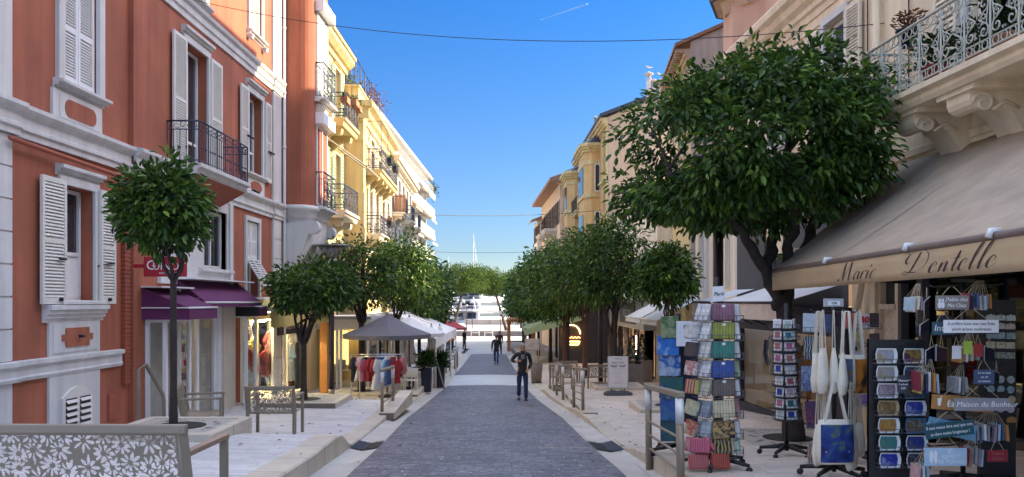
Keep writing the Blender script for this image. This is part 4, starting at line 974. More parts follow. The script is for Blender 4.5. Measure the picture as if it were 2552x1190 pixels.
X_, Y_, _ = FR1.W(15.7, -.5, 0); bust('camel coat on a clothes dummy in the navy shop window', (X_, Y_, -2.0), M('camel_cloth', (.20, .10, .04), .9), M('camel_cloth', (0, 0, 0)), 1.2)
# its small taupe awnings
for s0, s1, lab in ((17.0, 18.3, 'short taupe awning over the far end of the navy shop'), (13.2, 16.5, 'taupe awning over the navy shop, partly behind the big tree')):
    t = thing('awning', lab, 'awning', FR1.W(s0, .1, 0))
    m = FR1.mb(); m.loft([[(s, .1, .28), (s, .6, .12), (s, 1.1, -.02)] for s in [lerp(s0, s1, i/5) for i in range(6)]], True, False, False); m.build('canopy', grey_canvas if False else white_canvas, t)
    m = FR1.mb(); m.loft([[(s, 1.1, -.02), (s, 1.12, -.34)] for s in [lerp(s0, s1, i/5) for i in range(6)]], True, False, False); m.build('valance', M('sand_canvas', (.58, .50, .41), .9), t)
    m = FR1.mb(); m.bar((s0, 1.1, -.02), (s1, 1.1, -.02), .025, 6)
    for s in (s0+.1, s1-.1): m.bar((s, .12, -.5), (s, 1.08, -.04), .02, 5)
    m.build('frame', iron, t)
# ------------------------------------------------------------------ big taupe awning lettered Marie Dentelle
AW = thing('awning', 'large taupe awning with a tan valance lettered Marie Dentelle over the souvenir racks', 'awning', (4.8, 8, 1))
def awn(Y, v):      # v: 0 at the wall, 1 at the front rail
    xw = 6.5-.06*Y; xf = 3.6+.028*(Y-4.0)
    return (lerp(xw, xf, v), Y, lerp(2.04, .50-.010*(Y-4), v)-.05*sin(pi*v))
m = MB(); rnd = random.Random(3)
ys_ = [2.5+i*.08 for i in range(112)]
jit = [0]*len(ys_)
for i in range(1, len(ys_)): jit[i] = max(-.014, min(.014, jit[i-1]*.8+rnd.uniform(-.007, .007)))
m.loft([[(lambda p: (p[0], p[1], p[2]+jit[i]*(1-v)+(.010*sin(7*Y+4.5*v+1.5*sin(2.3*Y))+.006*sin(17*Y-6*v))*(1-v)**.7*min(1, v*6+.2)))(awn(Y, v)) for v in [q/12 for q in range(13)]] for i, Y in enumerate(ys_)], True, False, False)
Ye = ys_[-1]
o = m.build('canopy', taupe_canvas, AW)
mo = o.modifiers.new('thick', 'SOLIDIFY'); mo.thickness = .012
for Y in (4.2, 6.6, 9.0):
    m = MB(); m.loft([[(lambda p: (p[0], p[1], p[2]+.016))(awn(Y+d_, v)) for v in [q/12 for q in range(13)]] for d_ in (-.012, .012)], True, False, False); m.build('seam', M('seam_tape', (.33, .27, .23), .9), AW)
m = MB(); H_ = .27
m.loft([[(lambda p: (p[0]-.01+.014*sin(Y*2.3)*q, p[1], p[2]-H_*q))(awn(Y, 1)) for q in (0, .35, .7, 1)] for Y in ys_], True, False, False)
o = m.build('valance', tan_canvas, AW); mo = o.modifiers.new('thick', 'SOLIDIFY'); mo.thickness = .008
m = MB(); m.tube([(lambda p: (p[0], p[1], p[2]+.01))(awn(Y, 1)) for Y in (2.5, 5, 8, Ye)], .035, 8); m.build('front_rail', M('brown_rail', (.16, .12, .1), .6), AW)
m = MB()
for Y in (5.75, 7.05, 9.0): x, y, z = awn(Y, 1); m.tube([(x+.03, y, z+.05), (x-.04, y, z+.05), (x-.055, y, z)], .028, 8)
m.parts('rail_clip', white_lac, AW)
m = MB()
for Y in (4, 7.5, Ye-.3):
    x, y, z = awn(Y, 1); xw = 6.5-.06*Y; m.tube([(xw, y, z-.15), ((x+xw)/2, y+.4, z-.08), (x, y, z-.02)], .03, 6)
m.parts('folding_arm', iron, AW)
# the lettering: pen strokes on the valance, thick on the down strokes
def pen(mb, pts, org, sc, thick=.06, thin=.014):
    pts = path_spline([(x, 0, y) for x, y in pts], 7); k = len(pts); L = []; Rr = []
    for i, p in enumerate(pts):
        d = pts[min(i+1, k-1)]-pts[max(i-1, 0)]; d = d.normalized() if d.length else Vector((1, 0, 0))
        w = (thin+(thick-thin)*max(0, -d.z)**1.5)*min(1, .35+i/2, .35+(k-1-i)/2)
        nrm = Vector((1, 0, .25)).normalized() if abs(d.z) > .4 else Vector((0, 0, 1))
        L.append(p-nrm*w/2); Rr.append(p+nrm*w/2)
    def q(p, lift):
        u = p.x+p.z*.52     # slanted hand
        Y = org[0]-u*sc; b = awn(Y, 1); v = (H_-.05-(p.z)*sc*.62) / H_
        return (b[0]-.01+.014*sin(Y*2.3)*v-lift, Y, b[2]-H_*v)
    mb.loft([[q(a, .012), q(b, .012)] for a, b in zip(L, Rr)], False, False, False)
GL = {'M': (1.5, [[(0, .12), (.1, 0), (.28, .45), (.42, 1.1)], [(.42, 1.12), (.45, .5), (.5, .0)], [(.5, 0), (.75, .6), (.98, 1.1)], [(.98, 1.12), (1.0, .5), (1.06, .05), (1.2, .03), (1.38, .22)]]),
      'a': (.62, [[(.42, .42), (.2, .46), (.03, .2), (.12, 0), (.3, .1), (.44, .44)], [(.46, .46), (.42, .12), (.5, 0), (.68, .2)]]),
      'r': (.5, [[(0, .2), (.12, .46), (.14, .52)], [(.12, .46), (.1, .0)], [(.1, .1), (.2, .38), (.36, .48), (.42, .4)]]),
      'i': (.36, [[(0, .2), (.12, .46)], [(.12, .46), (.1, .08), (.18, 0), (.34, .2)], [(.2, .78), (.21, .70), (.2, .66)]]),
      'e': (.52, [[(0, .16), (.3, .3), (.34, .44), (.2, .5), (.06, .28), (.1, .04), (.26, 0), (.5, .2)]]),
      'D': (1.6, [[(.72, 1.08), (.62, .6), (.5, .14), (.3, .0), (.08, .06), (.12, .16), (.5, .1), (.95, .12), (1.3, .5), (1.2, .98), (.7, 1.22), (.2, 1.1), (-.05, .8), (.06, .56), (.24, .6)]]),
      'n': (.66, [[(0, .2), (.12, .46)], [(.12, .46), (.1, .0)], [(.1, .06), (.26, .42), (.38, .48)], [(.4, .46), (.38, .1), (.46, 0), (.62, .2)]]),
      't': (.4, [[(.02, .2), (.2, .5), (.24, .86)], [(.24, .9), (.16, .3), (.16, .05), (.26, 0), (.42, .2)], [(.02, .56), (.36, .6)]]),
      'l': (.42, [[(0, .2), (.28, .7), (.36, 1.08), (.28, 1.12)], [(.28, 1.12), (.16, .7), (.12, .1), (.2, 0), (.42, .2)]])}
def script(word, Y0, sc):
    m = MB(); x = 0
    for ch in word:
        w_, st = GL[ch]
        for s_ in st: pen(m, [(x+a, b) for a, b in s_], (Y0,), sc, .11, .03)
        x += w_
    o = m.build('lettering', letter_dark, AW); o['label'] = 'dark handwritten word %s' % word
script('Marie', 8.72, .285); script('Dentelle', 7.18, .285)
# ------------------------------------------------------------------ pink turret house and what follows to the harbour
FR2 = Fac(6.62, -.015, -1)
h2 = [(22.0, 22.5, .35, 2.4), (23.2, 23.8, .35, 2.4), (19.6, 20.2, .35, 2.4), (24.8, 25.5, .35, 2.4)]
PK = thing('pink_turret_house', 'pink stucco house with a faceted corner turret rising behind the cream building', 'building', FR2.W(22, 0, gz(6.3, 22)))
m = FR2.mb(); shell(m, 18.32, 25.9, -4, 3.0, h2, 9)
m.build('lower_wall', cream_pale, PK)
for a, b, c, d in h2: window(FR2, PK, a+.02, b-.02, c+.02, d-.02, -.15, leaves=1, name='window')
m = FR2.mb()
for s in (20.9, 22.75, 24.2): m.box(s, s+.3, -.01, .1, -.2, 2.7)
moulding(m, 18.4, 25.9, corn(-.35, -.1, .02, .14, 2)); moulding(m, 18.4, 25.9, corn(2.7, 3.0, .02, .2, 3)); m.parts('trim', white_paint, PK)
m = MB()
tx, ty = 7.74, 22.9; oc = [(tx+1.35*cos(R(a)), ty+1.35*sin(R(a))) for a in range(22, 382, 45)]
m.loft([[(x, y, z) for x, y in oc] for z in (3.0, 9.05)], False)
m.build('turret', pink, PK)
m = MB(); m.lathe([(1.8, 8.97), (1.85, 9.1), (1.7, 9.25), (.05, 13.6)], (tx, ty, 0), 8, False); m.build('turret_roof', roof_slate, PK)
m = MB(); m.lathe([(1.36, 8.6), (1.5, 8.94), (1.78, 8.98), (1.36, 8.96)], (tx, ty, 0), 8, False); m.parts('turret_soffit', M('soffit_wood', (.50, .37, .25), .8), PK)
m = MB(); m.box(7.2, 15, 1.5, 22.9, 5.8, 12.9); m.box(7.6, 15, 22.9, 27, 3, 12.9); m.build('upper_storeys', pink, PK)
m = MB(); m.box(6.6, 15.4, 1.0, 24, 12.9, 13.15); m.build('eaves', roof_slate, PK)
m = MB()
for a0 in (-.06, .12): m.tube([(6.5, 22.2+a0*3, z) for z in (5.5, 7.2)], .03, 5); 
m.tube([(7.15, 19.6, 6), (7.15, 19.6, 12.8)], .05, 6); m.parts('drainpipe', pink, PK)
FRb = Fac(3.75, .09, -1)
h3 = [(26.6, 27.2, 5.2, 7.2), (28.5, 29.2, 5.0, 7.0), (30.3, 30.9, 5, 7)]
GB = thing('grey_gable_house', 'house with a weathered grey gable wall and bracketed eaves beside the pink turret', 'building', FRb.W(28, 0, gz(6.3, 28)))
m = FRb.mb(); wall_front(m, 26.0, 31.4, -4, 8.7, h3, 0); m.quad((31.4, 0, -4), (31.4, -8, -4), (31.4, -8, 9), (31.4, 0, 8.7)); m.build('front_wall', yellow_pale, GB)
for a, b, c, d in h3: window(FRb, GB, a+.02, b-.02, c+.02, d-.02, -.15, leaves=2); surround(FRb, GB, a, b, c, d, .1, cream_pale, .04, .1)
m = FRb.mb(); m.add([(26, 0, -4), (26, 0, 8.85), (26, -3.2, 10.3), (26, -8, 8.2), (26, -8, -4)], [(0, 1, 2, 3, 4)]); m.build('gable_wall', taupe_wall, GB)
m = FRb.mb(); 
for za, zb_ in ((0, .12),): m.add([(25.9, .55, 8.78), (25.9, -3.2, 10.42), (31.5, -3.2, 10.42), (31.5, .55, 8.78), (25.9, -8, 8.3), (31.5, -8, 8.3), (25.9, .55, 8.66), (31.5, .55, 8.66), (25.9, -3.2, 10.3), (25.9, -8, 8.18)], [(0, 1, 2, 3), (1, 4, 5, 2), (0, 3, 7, 6), (0, 6, 8, 1), (1, 8, 9, 4)])
m.build('roof', roof_tile, GB)
m = FRb.mb()
for i in range(22): s = 26.05+i*.25; m.box(s, s+.08, 0, .5, 8.52, 8.64)
moulding(m, 26, 31.4, corn(8.1, 8.5, .02, .22, 3)); m.build('eaves', M('soffit_wood', (0, 0, 0)), GB)
m = MB(); m.box(5.98, 7.2, 34.0, 34.6, 4.9, 8.72); m.box(5.93, 7.25, 33.95, 34.65, 8.72, 8.84)
cs = ((31.1, -.6, 9.3), (31.2, -1.2, 8.95), (31.2, -1.7, 8.85))
CHS = m
CHO = thing('chimney', 'tall rendered chimney with three capped flues left of the big tree', 'chimney', (6.5, 34.3, 5)); CHS.build('stack', taupe_wall, CHO)
m = MB()
for px, py, pt in ((1609, 235, 172), (1622, 235, 190), (1637, 232, 190)):
    px += 8; x, y, z = P(px, py, 34.3); zt = P(px, pt, 34.3)[2]; z = 8.9; m.lathe([(.12, 0), (.12, zt-z-.1), (.07, zt-z-.1), (.07, zt-z)], (x, y, z-.3), 10); m.lathe([(.2, 0), (.22, .03), (.02, .14)], (x, y, zt-.27), 10)
m.parts('chimney_cowl', M('pale_flue', (.6, .55, .52), .8), CHO)
X0_, Y0_, Z0_ = P(1609, 168, 31.2)
# low grey hairdresser shop with cream storey above
FR3 = Fac(6.55, -.018, -1)
LS = thing('grey_shop_building', 'low cream building with a grey metal fronted shop and dark sign panel', 'building', FR3.W(36, 0, gz(6.2, 36)))
h4 = [(34, 34.6, .6, 1.4), (36.5, 37.1, .6, 1.4), (39.4, 40, .6, 1.4), (31.9, 39.6, -3.9, -.75)]
m = FR3.mb(); shell(m, 31.4, 44, -4.4, 5.0, h4, 9); m.build('wall', cream_pale, LS)
for a, b, c, d in h4[:3]: window(FR3, LS, a+.02, b-.02, c+.02, d-.02, -.1, leaves=2)
m = FR3.mb(); m.box(31.5, 41, .0, .55, -1.2, .05); m.build('fascia', M('grey_metal_panel', (.33, .34, .33), .4, .08, 2), LS)
m = FR3.mb(); m.box(31.4, 41.1, 0, .75, .05, .14); m.build('cornice', stone, LS)
m = FR3.mb(); m.box(33.4, 37.4, .55, .6, -1.0, -.08); m.build('sign_panel', M('anthracite', (.035, .035, .04), .5), LS)
text('VOG COIFF', .5, M('grey_letter', (.4, .4, .42), .4), 'lettering', LS, FR3.W(35.3, .61, -.55), FR3.along(), (0, 0, 1), squash=.9)
m = FR3.mb()
for s in (31.6, 33.2, 35, 36.8, 38.6, 40.4): m.box(s, s+.14, .1, .5, -4, -1.2)
m.box(31.6, 33.2, .1, .45, -4, -1.2); m.box(34.2, 35.0, .1, .46, -4, -1.2); m.parts('shop_pier', M('marbled_grey', (.06, .055, .065), .25, .6, 6), LS)
m = FR3.mb(); m.box(33.3, 34.2, .3, .31, -3.7, -1.2); m.box(35.1, 40.4, .3, .31, -3.7, -1.2); m.parts('glass_pane', shop_glass, LS)
m = FR3.mb(); m.bar((33.6, .47, -3.3), (33.6, .47, -1.5), .03, 5); m.bar((35.4, .4, -3.3), (35.4, .4, -1.5), .03, 5); m.parts('strip_light', Memit('door_strip_lamp', (1, .62, .35), 3), LS)
m = FR3.mb(); m.box(36, 36.4, -.1, .1, -2.9, -1.9); m.build('orange_poster', M('orange_print', (.5, .09, .02), .6), LS)
for i, (s0, s1) in enumerate(((28.0, 31.2), (25.0, 27.7))):
    F_ = FR2; t = thing('awning', ('far' if i == 0 else 'near')+' white awning of the pair left of the spinner racks', 'awning', F_.W(s0, 0, 0))
    m = F_.mb(); m.loft([[(s, .1, .1), (s, .8, -.25), (s, 1.5, -.62)] for s in [lerp(s0, s1, q/4) for q in range(5)]], True, False, False); m.build('canopy', white_canvas, t)
    m = F_.mb(); m.loft([[(s, 1.5, -.62), (s, 1.51, -.8)] for s in [lerp(s0, s1, q/4) for q in range(5)]], True, False, False); m.build('valance', white_canvas, t)
    m = F_.mb(); m.bar((s0, 1.5, -.62), (s1, 1.5, -.62), .03, 6); m.bar((s0, .1, .1), (s1, .1, .1), .05, 6); m.build('frame', white_lac, t)
# yellow house with two bays
FY = Fac(7.15, -.033, -1)
YH = thing('yellow_bay_house', 'ochre yellow house with two projecting bays, tan side wall and zinc roof', 'building', FY.W(52, 0, gz(5, 52)))
h5 = [(45.8, 46.5, 7.9, 10.0), (45.8, 46.5, 5.0, 6.9), (45.8, 46.5, 1.8, 4), (52.5, 53.4, 7.7, 9.6), (54, 54.9, 7.7, 9.6), (52.5, 53.4, 4.6, 6.8), (54, 54.9, 4.6, 6.8), (52.6, 53.4, 1.6, 3.8)]
zt5 = 10.8
m = FY.mb(); wall_front(m, 45, 60, -4.6, zt5, h5, 0); m.quad((60, 0, -4.6), (60, -10, -4.6), (60, -10, zt5), (60, 0, zt5)); m.quad((45, -10, -4.6), (60, -10, -4.6), (60, -10, zt5), (45, -10, zt5)); m.build('wall', ochre, YH)
m = FY.mb(); m.add([(45, .0, -4.6), (45, .0, 10.9), (45, -2.6, 12.0), (45, -10, 12.6), (45, -10, -4.6)], [(0, 1, 2, 3, 4)]); m.build('side_wall', M('tan_render', (.54, .40, .28), .9, .08, 1, .2, 40, streak=.1), YH)
m = FY.mb(); m.add([(44.8, .5, 11.05), (44.8, -2.6, 12.25), (44.8, -10, 12.9), (60, -10, 12.9), (60, -2.6, 12.25), (60, .5, 11.05), (44.8, .5, 10.85), (44.8, -2.6, 12.0), (44.8, -10, 12.6), (60, .5, 10.85)], [(0, 1, 4, 5), (1, 2, 3, 4), (0, 6, 7, 1), (1, 7, 8, 2), (0, 5, 9, 6)]); m.build('roof', roof_slate, YH)
for a, b, c, d in h5: window(FY, YH, a+.02, b-.02, c+.02, d-.02, -.1, leaves=2); surround(FY, YH, a, b, c, d, .12, yellow_pale, .05, .12)
m = FY.mb(); moulding(m, 44.95, 60, corn(10.2, 10.85, .03, .45, 4))
for z in (7.1, 4.2): moulding(m, 45, 60, corn(z, z+.3, .02, .14, 2))
m.box(45, 45.35, -.01, .08, -4, 10.2); m.build('cornice', yellow_pale, YH)
for s0, s1, nf, zt in ((48.2, 52.0, .95, 9.9), (56.4, 59.8, 1.15, 9.55)):
    m = FY.mb(); pl = [(s0, 0), (s0, nf*.55), (s0+.5, nf), (s1-.5, nf), (s1, nf*.55), (s1, 0)]
    m.loft([[(s, n, z) for s, n in pl] for z in (-3.6, zt)], False); by = m.build('bay', ochre, YH)
    m = FY.mb()
    for z, kk in ((6.6, .08), (3.7, .08), (8.7, .04)):
        m.loft([[(s+(kk if s > (s0+s1)/2 else -kk), n+(kk if n > 0 else 0), zz) for s, n in pl] for zz in (z, z+.25)], False)
    for kk, za, zb_ in ((.1, zt-.4, zt-.25), (.2, zt-.25, zt-.1), (.32, zt-.1, zt+.1)): m.loft([[(s+(kk if s > (s0+s1)/2 else -kk), n+(kk if n > 0 else 0), zz) for s, n in pl] for zz in (za, zb_)], False)
    m.parts('bay_moulding', yellow_pale, by)
    m = FY.mb(); m.loft([[(s+(.3 if s > (s0+s1)/2 else -.3), n+(.3 if n > 0 else 0), zt+.1) for s, n in pl], [(s, n*.3, zt+.6) for s, n in pl]], False); m.build('bay_roof', roof_slate, by)
    for za, zb_ in ((6.95, 8.6), (4.1, 5.6), (1.2, 3.0)):
        x0_ = FY.W(s0, 0, 0)[0]-nf*.50+.06; m = MB(); xa = x0_+.08
        pl2 = [(xa, za), (xa+.34, za), (xa+.34, zb_)]+[(xa+.17+.17*cos(pi*i/6), zb_+.17*sin(pi*i/6)) for i in range(1, 6)]+[(xa, zb_)]
        m.prism([(x, s0-.03, z) for x, z in pl2], (0, .06, 0)); m.build('arched_window', white_lac, by)
        m = MB(); m.prism([(lerp(xa+.17, x, .72), s0-.045, lerp(za+.8, z, .9)) for x, z in pl2], (0, .02, 0)); m.build('pane', glass_dark, by)
        m = FY.mb(); m.box(s0+.8, s1-.8, nf, nf+.04, za, zb_); m.build('bay_window', glass_dark, by)
balcony(FY, YH, 52.2, 55.4, 1.0, 6.3, 7.2, yellow_pale, iron, 'plain', .25, (52.6, 55), .7, .35, step=.16)
balcony(FY, YH, 52.2, 55.4, 1.0, 3.4, 4.3, yellow_pale, iron, 'plain', .25, (52.6, 55), .7, .35, step=.16)
m = MB(); x, y, z = P(1484, 318, 50); m.box(x-.12, x+.12, y-.2, y+.2, z-1, z+.3); m.lathe([(.1, 0), (.1, .3), (.16, .32), (.02, .45)], (x, y, z+.3), 8); m.build('chimney', taupe_wall, YH)
FP4 = Fac(7.35, -.057, -1)
h6 = [(s, s+.9, z, z+1.9) for s in (61.5, 64, 66.5, 69, 71.5, 74) for z in (6.3, 3.2, .2)]
PH = house('peach_house', 'peach house with a deep brown tiled eave, right side near the harbour', FP4, 60, 76.6, 9.5, h6, peach)
for a, b, c, d in h6: window(FP4, PH, a+.02, b-.02, c+.02, d-.02, -.1, leaves=2); open_shutters(FP4, PH, a, b, c, d, M('brown_shutter', (.12, .07, .05), .6), .42, 8)
m = FP4.mb(); m.add([(59.9, .95, 9.75), (76.8, .95, 9.75), (76.8, -4, 11.4), (59.9, -4, 11.4), (59.9, .95, 9.5), (76.8, .95, 9.5), (59.9, 0, 9.5), (76.8, 0, 9.5)], [(0, 1, 2, 3), (0, 4, 5, 1), (4, 6, 7, 5), (0, 3, 6, 4)]); m.build('roof', roof_tile, PH)
for s in (63.6, 68.6): balcony(FP4, PH, s, s+3.4, .95, 6.1, 7.0, cream_pale, iron, 'plain', .25, (s+.3, s+3), .7, .35, step=.2); balcony(FP4, PH, s, s+3.4, .95, 3.0, 3.9, cream_pale, iron, 'plain', .25, (s+.3, s+3), .7, .35, step=.2)
m = FP4.mb(); m.tube([(60.2, .1, 9.3), (60.2, .4, 9.4)], .06, 6); m.tube([(60.3, .08, 9.2), (60.3, .08, -4)], .06, 6); m.parts('drainpipe', peach, PH)
FE5 = Fac(7.0, -.058, -1)
h7 = [(77.3, 78, 6, 7.6), (78.9, 79.6, 6, 7.6), (77.3, 78, 3, 4.8), (78.9, 79.6, 3, 4.8)]
EH = house('harbour_house', 'small pale house with dark shutters at the harbour end of the right side', FE5, 76.7, 80.3, 8.1, h7, cream_pale, 5)
for a, b, c, d in h7: window(FE5, EH, a+.02, b-.02, c+.02, d-.02, -.1, leaves=2); open_shutters(FE5, EH, a, b, c, d, M('brown_shutter', (0, 0, 0)), .3, 6)
m = FE5.mb(); m.add([(76.4, .6, 8.2), (80.6, .6, 8.2), (80.6, -2.5, 9.4), (76.4, -2.5, 9.4), (80.6, -5, 8.2), (76.4, -5, 8.2), (76.4, .6, 8.05), (80.6, .6, 8.05)], [(0, 1, 2, 3), (3, 2, 4, 5), (0, 6, 7, 1), (0, 3, 5, 6)]); m.build('roof', roof_tile, EH)
# ------------------------------------------------------------------ trees
import numpy as np
def leaf_mesh(name, centers, dirs, size, mat, parent, rng, droop=.35, wid=.42, fold=.25, jitter=.3):
    """one folded leaf (two quads) per centre"""
    n = len(centers); c = np.asarray(centers); d = np.asarray(dirs)
    d = d+rng.normal(0, jitter, (n, 3)); d[:, 2] -= droop; d /= np.linalg.norm(d, axis=1)[:, None]
    rv = rng.normal(0, 1, (n, 3)); rv[:, 2] += 1.2; s = np.cross(d, rv); s /= np.linalg.norm(s, axis=1)[:, None]; u = np.cross(s, d)
    L = (size*rng.uniform(.65, 1.25, n))[:, None]; Wd = L*wid
    V = np.empty((n, 6, 3)); up = u*L*fold*.28
    V[:, 0] = c; V[:, 1] = c+d*L*.28+s*Wd*.42+up; V[:, 2] = c+d*L*.66+s*Wd*.40+up; V[:, 3] = c+d*L-u*L*.14
    V[:, 4] = c+d*L*.66-s*Wd*.40+up; V[:, 5] = c+d*L*.28-s*Wd*.42+up
    idx = np.arange(n)[:, None]*6; V5 = V.reshape(-1, 3)
    F = np.concatenate([idx+np.array([[0, 1, 2, 3]]), idx+np.array([[0, 3, 4, 5]])], 0)
    off = BASE.get(parent.name, Vector((0, 0, 0))); V5 = V5-np.array([off.x, off.y, off.z])
    me = bpy.data.meshes.new(name); me.vertices.add(len(V5)); me.vertices.foreach_set('co', V5.ravel())
    me.loops.add(F.size); me.loops.foreach_set('vertex_index', F.ravel().astype(np.int32)); me.polygons.add(len(F))
    me.polygons.foreach_set('loop_start', np.arange(0, F.size, 4, dtype=np.int32)); me.polygons.foreach_set('loop_total', np.full(len(F), 4, dtype=np.int32))
    me.materials.append(mat); me.update(); me.validate()
    return link_mesh(name, me, parent)
def crown_points(rng, c, r, ncl, per, spread, flat=.55, shell=.55, holes=0, void=0):
    """clump centres through an egg-shaped crown, leaves round each"""
    cl = []
    hs = [rng.normal(0, 1, 3) for _ in range(holes)]
    while len(cl) < ncl:
        v = rng.normal(0, 1, 3); v /= np.linalg.norm(v); q = rng.uniform(shell**3, 1)**(1/3)
        if v[2] < 0: v[2] *= flat
        if void and math.sin(5.2*v[0]+1.3)*math.sin(5.6*v[1]+.4)*math.sin(6.1*v[2]+2)*1.9 > void: continue
        if any(np.dot(v, h/np.linalg.norm(h)) > .93 for h in hs): continue
        wob = 1+.05*math.sin(5*v[0]+3*v[1])+.04*math.sin(7*v[1]+4*v[2])+rng.normal(0, .02)
        cl.append(np.array(c)+v*np.array(r)*q*wob)
    cl = np.array(cl); P_ = []; D_ = []
    for k in cl:
        out = (k-np.array(c))/np.array(r); out /= max(.2, np.linalg.norm(out))
        m = int(per*rng.uniform(.6, 1.4)); o = rng.normal(0, 1, (m, 3)); o *= (spread*1.9*rng.uniform(.15, 1, m)**(1/2.2)/np.linalg.norm(o, axis=1))[:, None]; P_.append(k+o); D_.append(out*.3+o/spread*.5)
    return cl, np.concatenate(P_), np.concatenate(D_)
def limbs(mb, rng, base, fork, c, r, cl, r0, nl=6, sub=3, bends=None, stems=None):
    b = Vector(base); f = Vector(fork)
    path = [b]+[Vector(p) for p in (bends or [])]+[f]
    pts = path_spline(path, 6); mb.tube(pts, [lerp(r0*1.25 if i < 2 else r0, r0*.8, i/len(pts)) for i in range(len(pts))], 9)
    if stems:
        for st in stems:
            p = path_spline([Vector(q) for q in st], 5); p = [q+Vector((.02*sin(i*1.7+st[0][0]*9), .02*cos(i*1.3), 0)) for i, q in enumerate(p)]
            mb.tube(p, [lerp(r0*.72, r0*.26, q/(len(p)-1))*(1+.10*sin(q*2.1)) for q in range(len(p))], 8)
            near = sorted(cl, key=lambda k: (Vector(k)-p[-1]).length)
            for j in range(sub):
                e = Vector(near[rng.integers(0, len(near)//2)]); q0 = p[rng.integers(int(len(p)*.62), len(p))]; m2 = q0.lerp(e, .5)+Vector((rng.uniform(-.08, .08), rng.uniform(-.08, .08), .1)); q2 = path_spline([q0, m2, e], 4); mb.tube(q2, [lerp(r0*.2, .008, q/(len(q2)-1)) for q in range(len(q2))], 5)
        return
    for i in range(nl):
        a = 2*pi*(i+rng.uniform(-.25, .25))/nl; t = Vector((c[0]+r[0]*.5*cos(a), c[1]+r[1]*.5*sin(a), c[2]+r[2]*rng.uniform(-.25, .35)))
        mid = f.lerp(t, .45)+Vector((rng.uniform(-.1, .1), rng.uniform(-.1, .1), -.02))*(r[0])
        p = path_spline([f-Vector((0, 0, .12)), f+Vector((cos(a)*.12, sin(a)*.12, .1)), mid, t], 5); mb.tube(p, [lerp(r0*.6, r0*.22, q/(len(p)-1)) for q in range(len(p))], 6)
        for j in range(sub):
            e = Vector(cl[rng.integers(len(cl))]); st = p[rng.integers(len(p)//2, len(p))]
            m2 = st.lerp(e, .5)+Vector((0, 0, -.08*r[2])); q2 = path_spline([st, m2, e], 4); mb.tube(q2, [lerp(r0*.22, .008, q/(len(q2)-1)) for q in range(len(q2))], 4)
def tree(name, label, base, fork, c, r, ncl, per, size, seed, mat, bark, r0, group=None, cat='tree', nl=6, sub=3, spread=.13, flat=.55, shell=.5, bends=None, droop=.4, holes=2, wid=.44, skew=0, void=.55, stems=None):
    rng = np.random.default_rng(seed); t = thing(name, label, cat, base, group)
    cl, P_, D_ = crown_points(rng, c, r, ncl, per, spread, flat, shell, holes, void)
    if skew: P_[:, 2] += skew*(P_[:, 0]-c[0]); cl[:, 2] += skew*(cl[:, 0]-c[0])
    mb = MB(); limbs(mb, rng, base, fork, c, r, cl, r0, nl, sub, bends, stems); mb.build('trunk', bark, t)
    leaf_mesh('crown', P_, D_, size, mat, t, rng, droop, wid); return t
GR = 'orange trees along the street'
def otree(label, px, Y, crown, seed, ncl, per, size, bark=wood_dark, fork_py=None, r0=.075, lean=0, X=None, depth=None, **kw):
    """crown = (px left, px right, py top, py bottom)"""
    x = (px-CX)*Y/FP; zb_ = gz(x, Y)-.05; cx = P((crown[0]+crown[1])/2, 0, Y)[0]; rx = (crown[1]-crown[0])/2*Y/FP
    zt = P(0, crown[2], Y)[2]; zl = P(0, crown[3], Y)[2]; rz = (zt-zl)/(1+kw.get('flat', .55)); cz = zt-rz
    zf = P(0, fork_py, Y)[2] if fork_py else zl-.15
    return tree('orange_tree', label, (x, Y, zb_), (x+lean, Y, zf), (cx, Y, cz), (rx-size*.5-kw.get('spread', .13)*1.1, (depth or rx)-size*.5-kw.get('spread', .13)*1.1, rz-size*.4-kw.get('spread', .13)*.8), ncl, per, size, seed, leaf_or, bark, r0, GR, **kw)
otree('big leafy orange tree forking low behind the card spinner, nearest on the right', 1980, 11.2, (1512, 2246, 114, 566), 1, 760, 30, .13, fork_py=735, r0=.14, lean=-.17, depth=1.9, nl=5, sub=8, spread=.145, void=.42, shell=.62, flat=.62, holes=12, wid=.46, droop=.45, skew=.11, stems=[[P(a, b, c) for a, b, c in q] for q in (
    [(1945, 770, 11.2), (1915, 690, 11.15), (1868, 612, 11), (1838, 560, 10.8), (1760, 500, 10.5), (1660, 430, 10.4)], [(1905, 672, 11.15), (1925, 610, 11.4), (1922, 545, 11.7), (1890, 440, 12.1), (1860, 330, 12.2)],
    [(1955, 760, 11.2), (1968, 690, 11.2), (1962, 620, 11.2), (1985, 545, 11.0), (1960, 430, 10.8), (1980, 300, 10.9)], [(1968, 700, 11.25), (2000, 650, 11.3), (2022, 575, 11.4), (2058, 500, 11.5), (2090, 400, 11.6), (2140, 330, 11.6)],
    [(2030, 560, 11.4), (2075, 510, 11.7), (2120, 450, 12)])])
otree('slim young orange tree with a small crown in front of the terracotta shop', 432, 10.4, (280, 542, 386, 634), 2, 190, 20, .125, fork_py=680, r0=.05, nl=5, sub=4, spread=.12, flat=.8, holes=1)
otree('orange tree with a low round crown in the raised grate before the clothes shop', 757, 19.2, (660, 905, 640, 778), 3, 200, 22, .15, fork_py=850, r0=.085, nl=6, sub=4, spread=.15, flat=.7)
otree('second orange tree from the left clothes rack, behind the lamp post', 901, 24.8, (778, 1010, 572, 765), 4, 190, 20, .16, fork_py=800, r0=.11, spread=.18, flat=.7)
otree('orange tree whose trunk rises behind the grey parasol', 990, 31, (915, 1090, 578, 770), 5, 200, 20, .18, fork_py=795, r0=.1, spread=.2, flat=.75)
otree('dark orange tree beyond the white restaurant awning on the left', 1045, 38, (965, 1112, 600, 800), 6, 180, 18, .2, r0=.1, spread=.22, flat=.75)
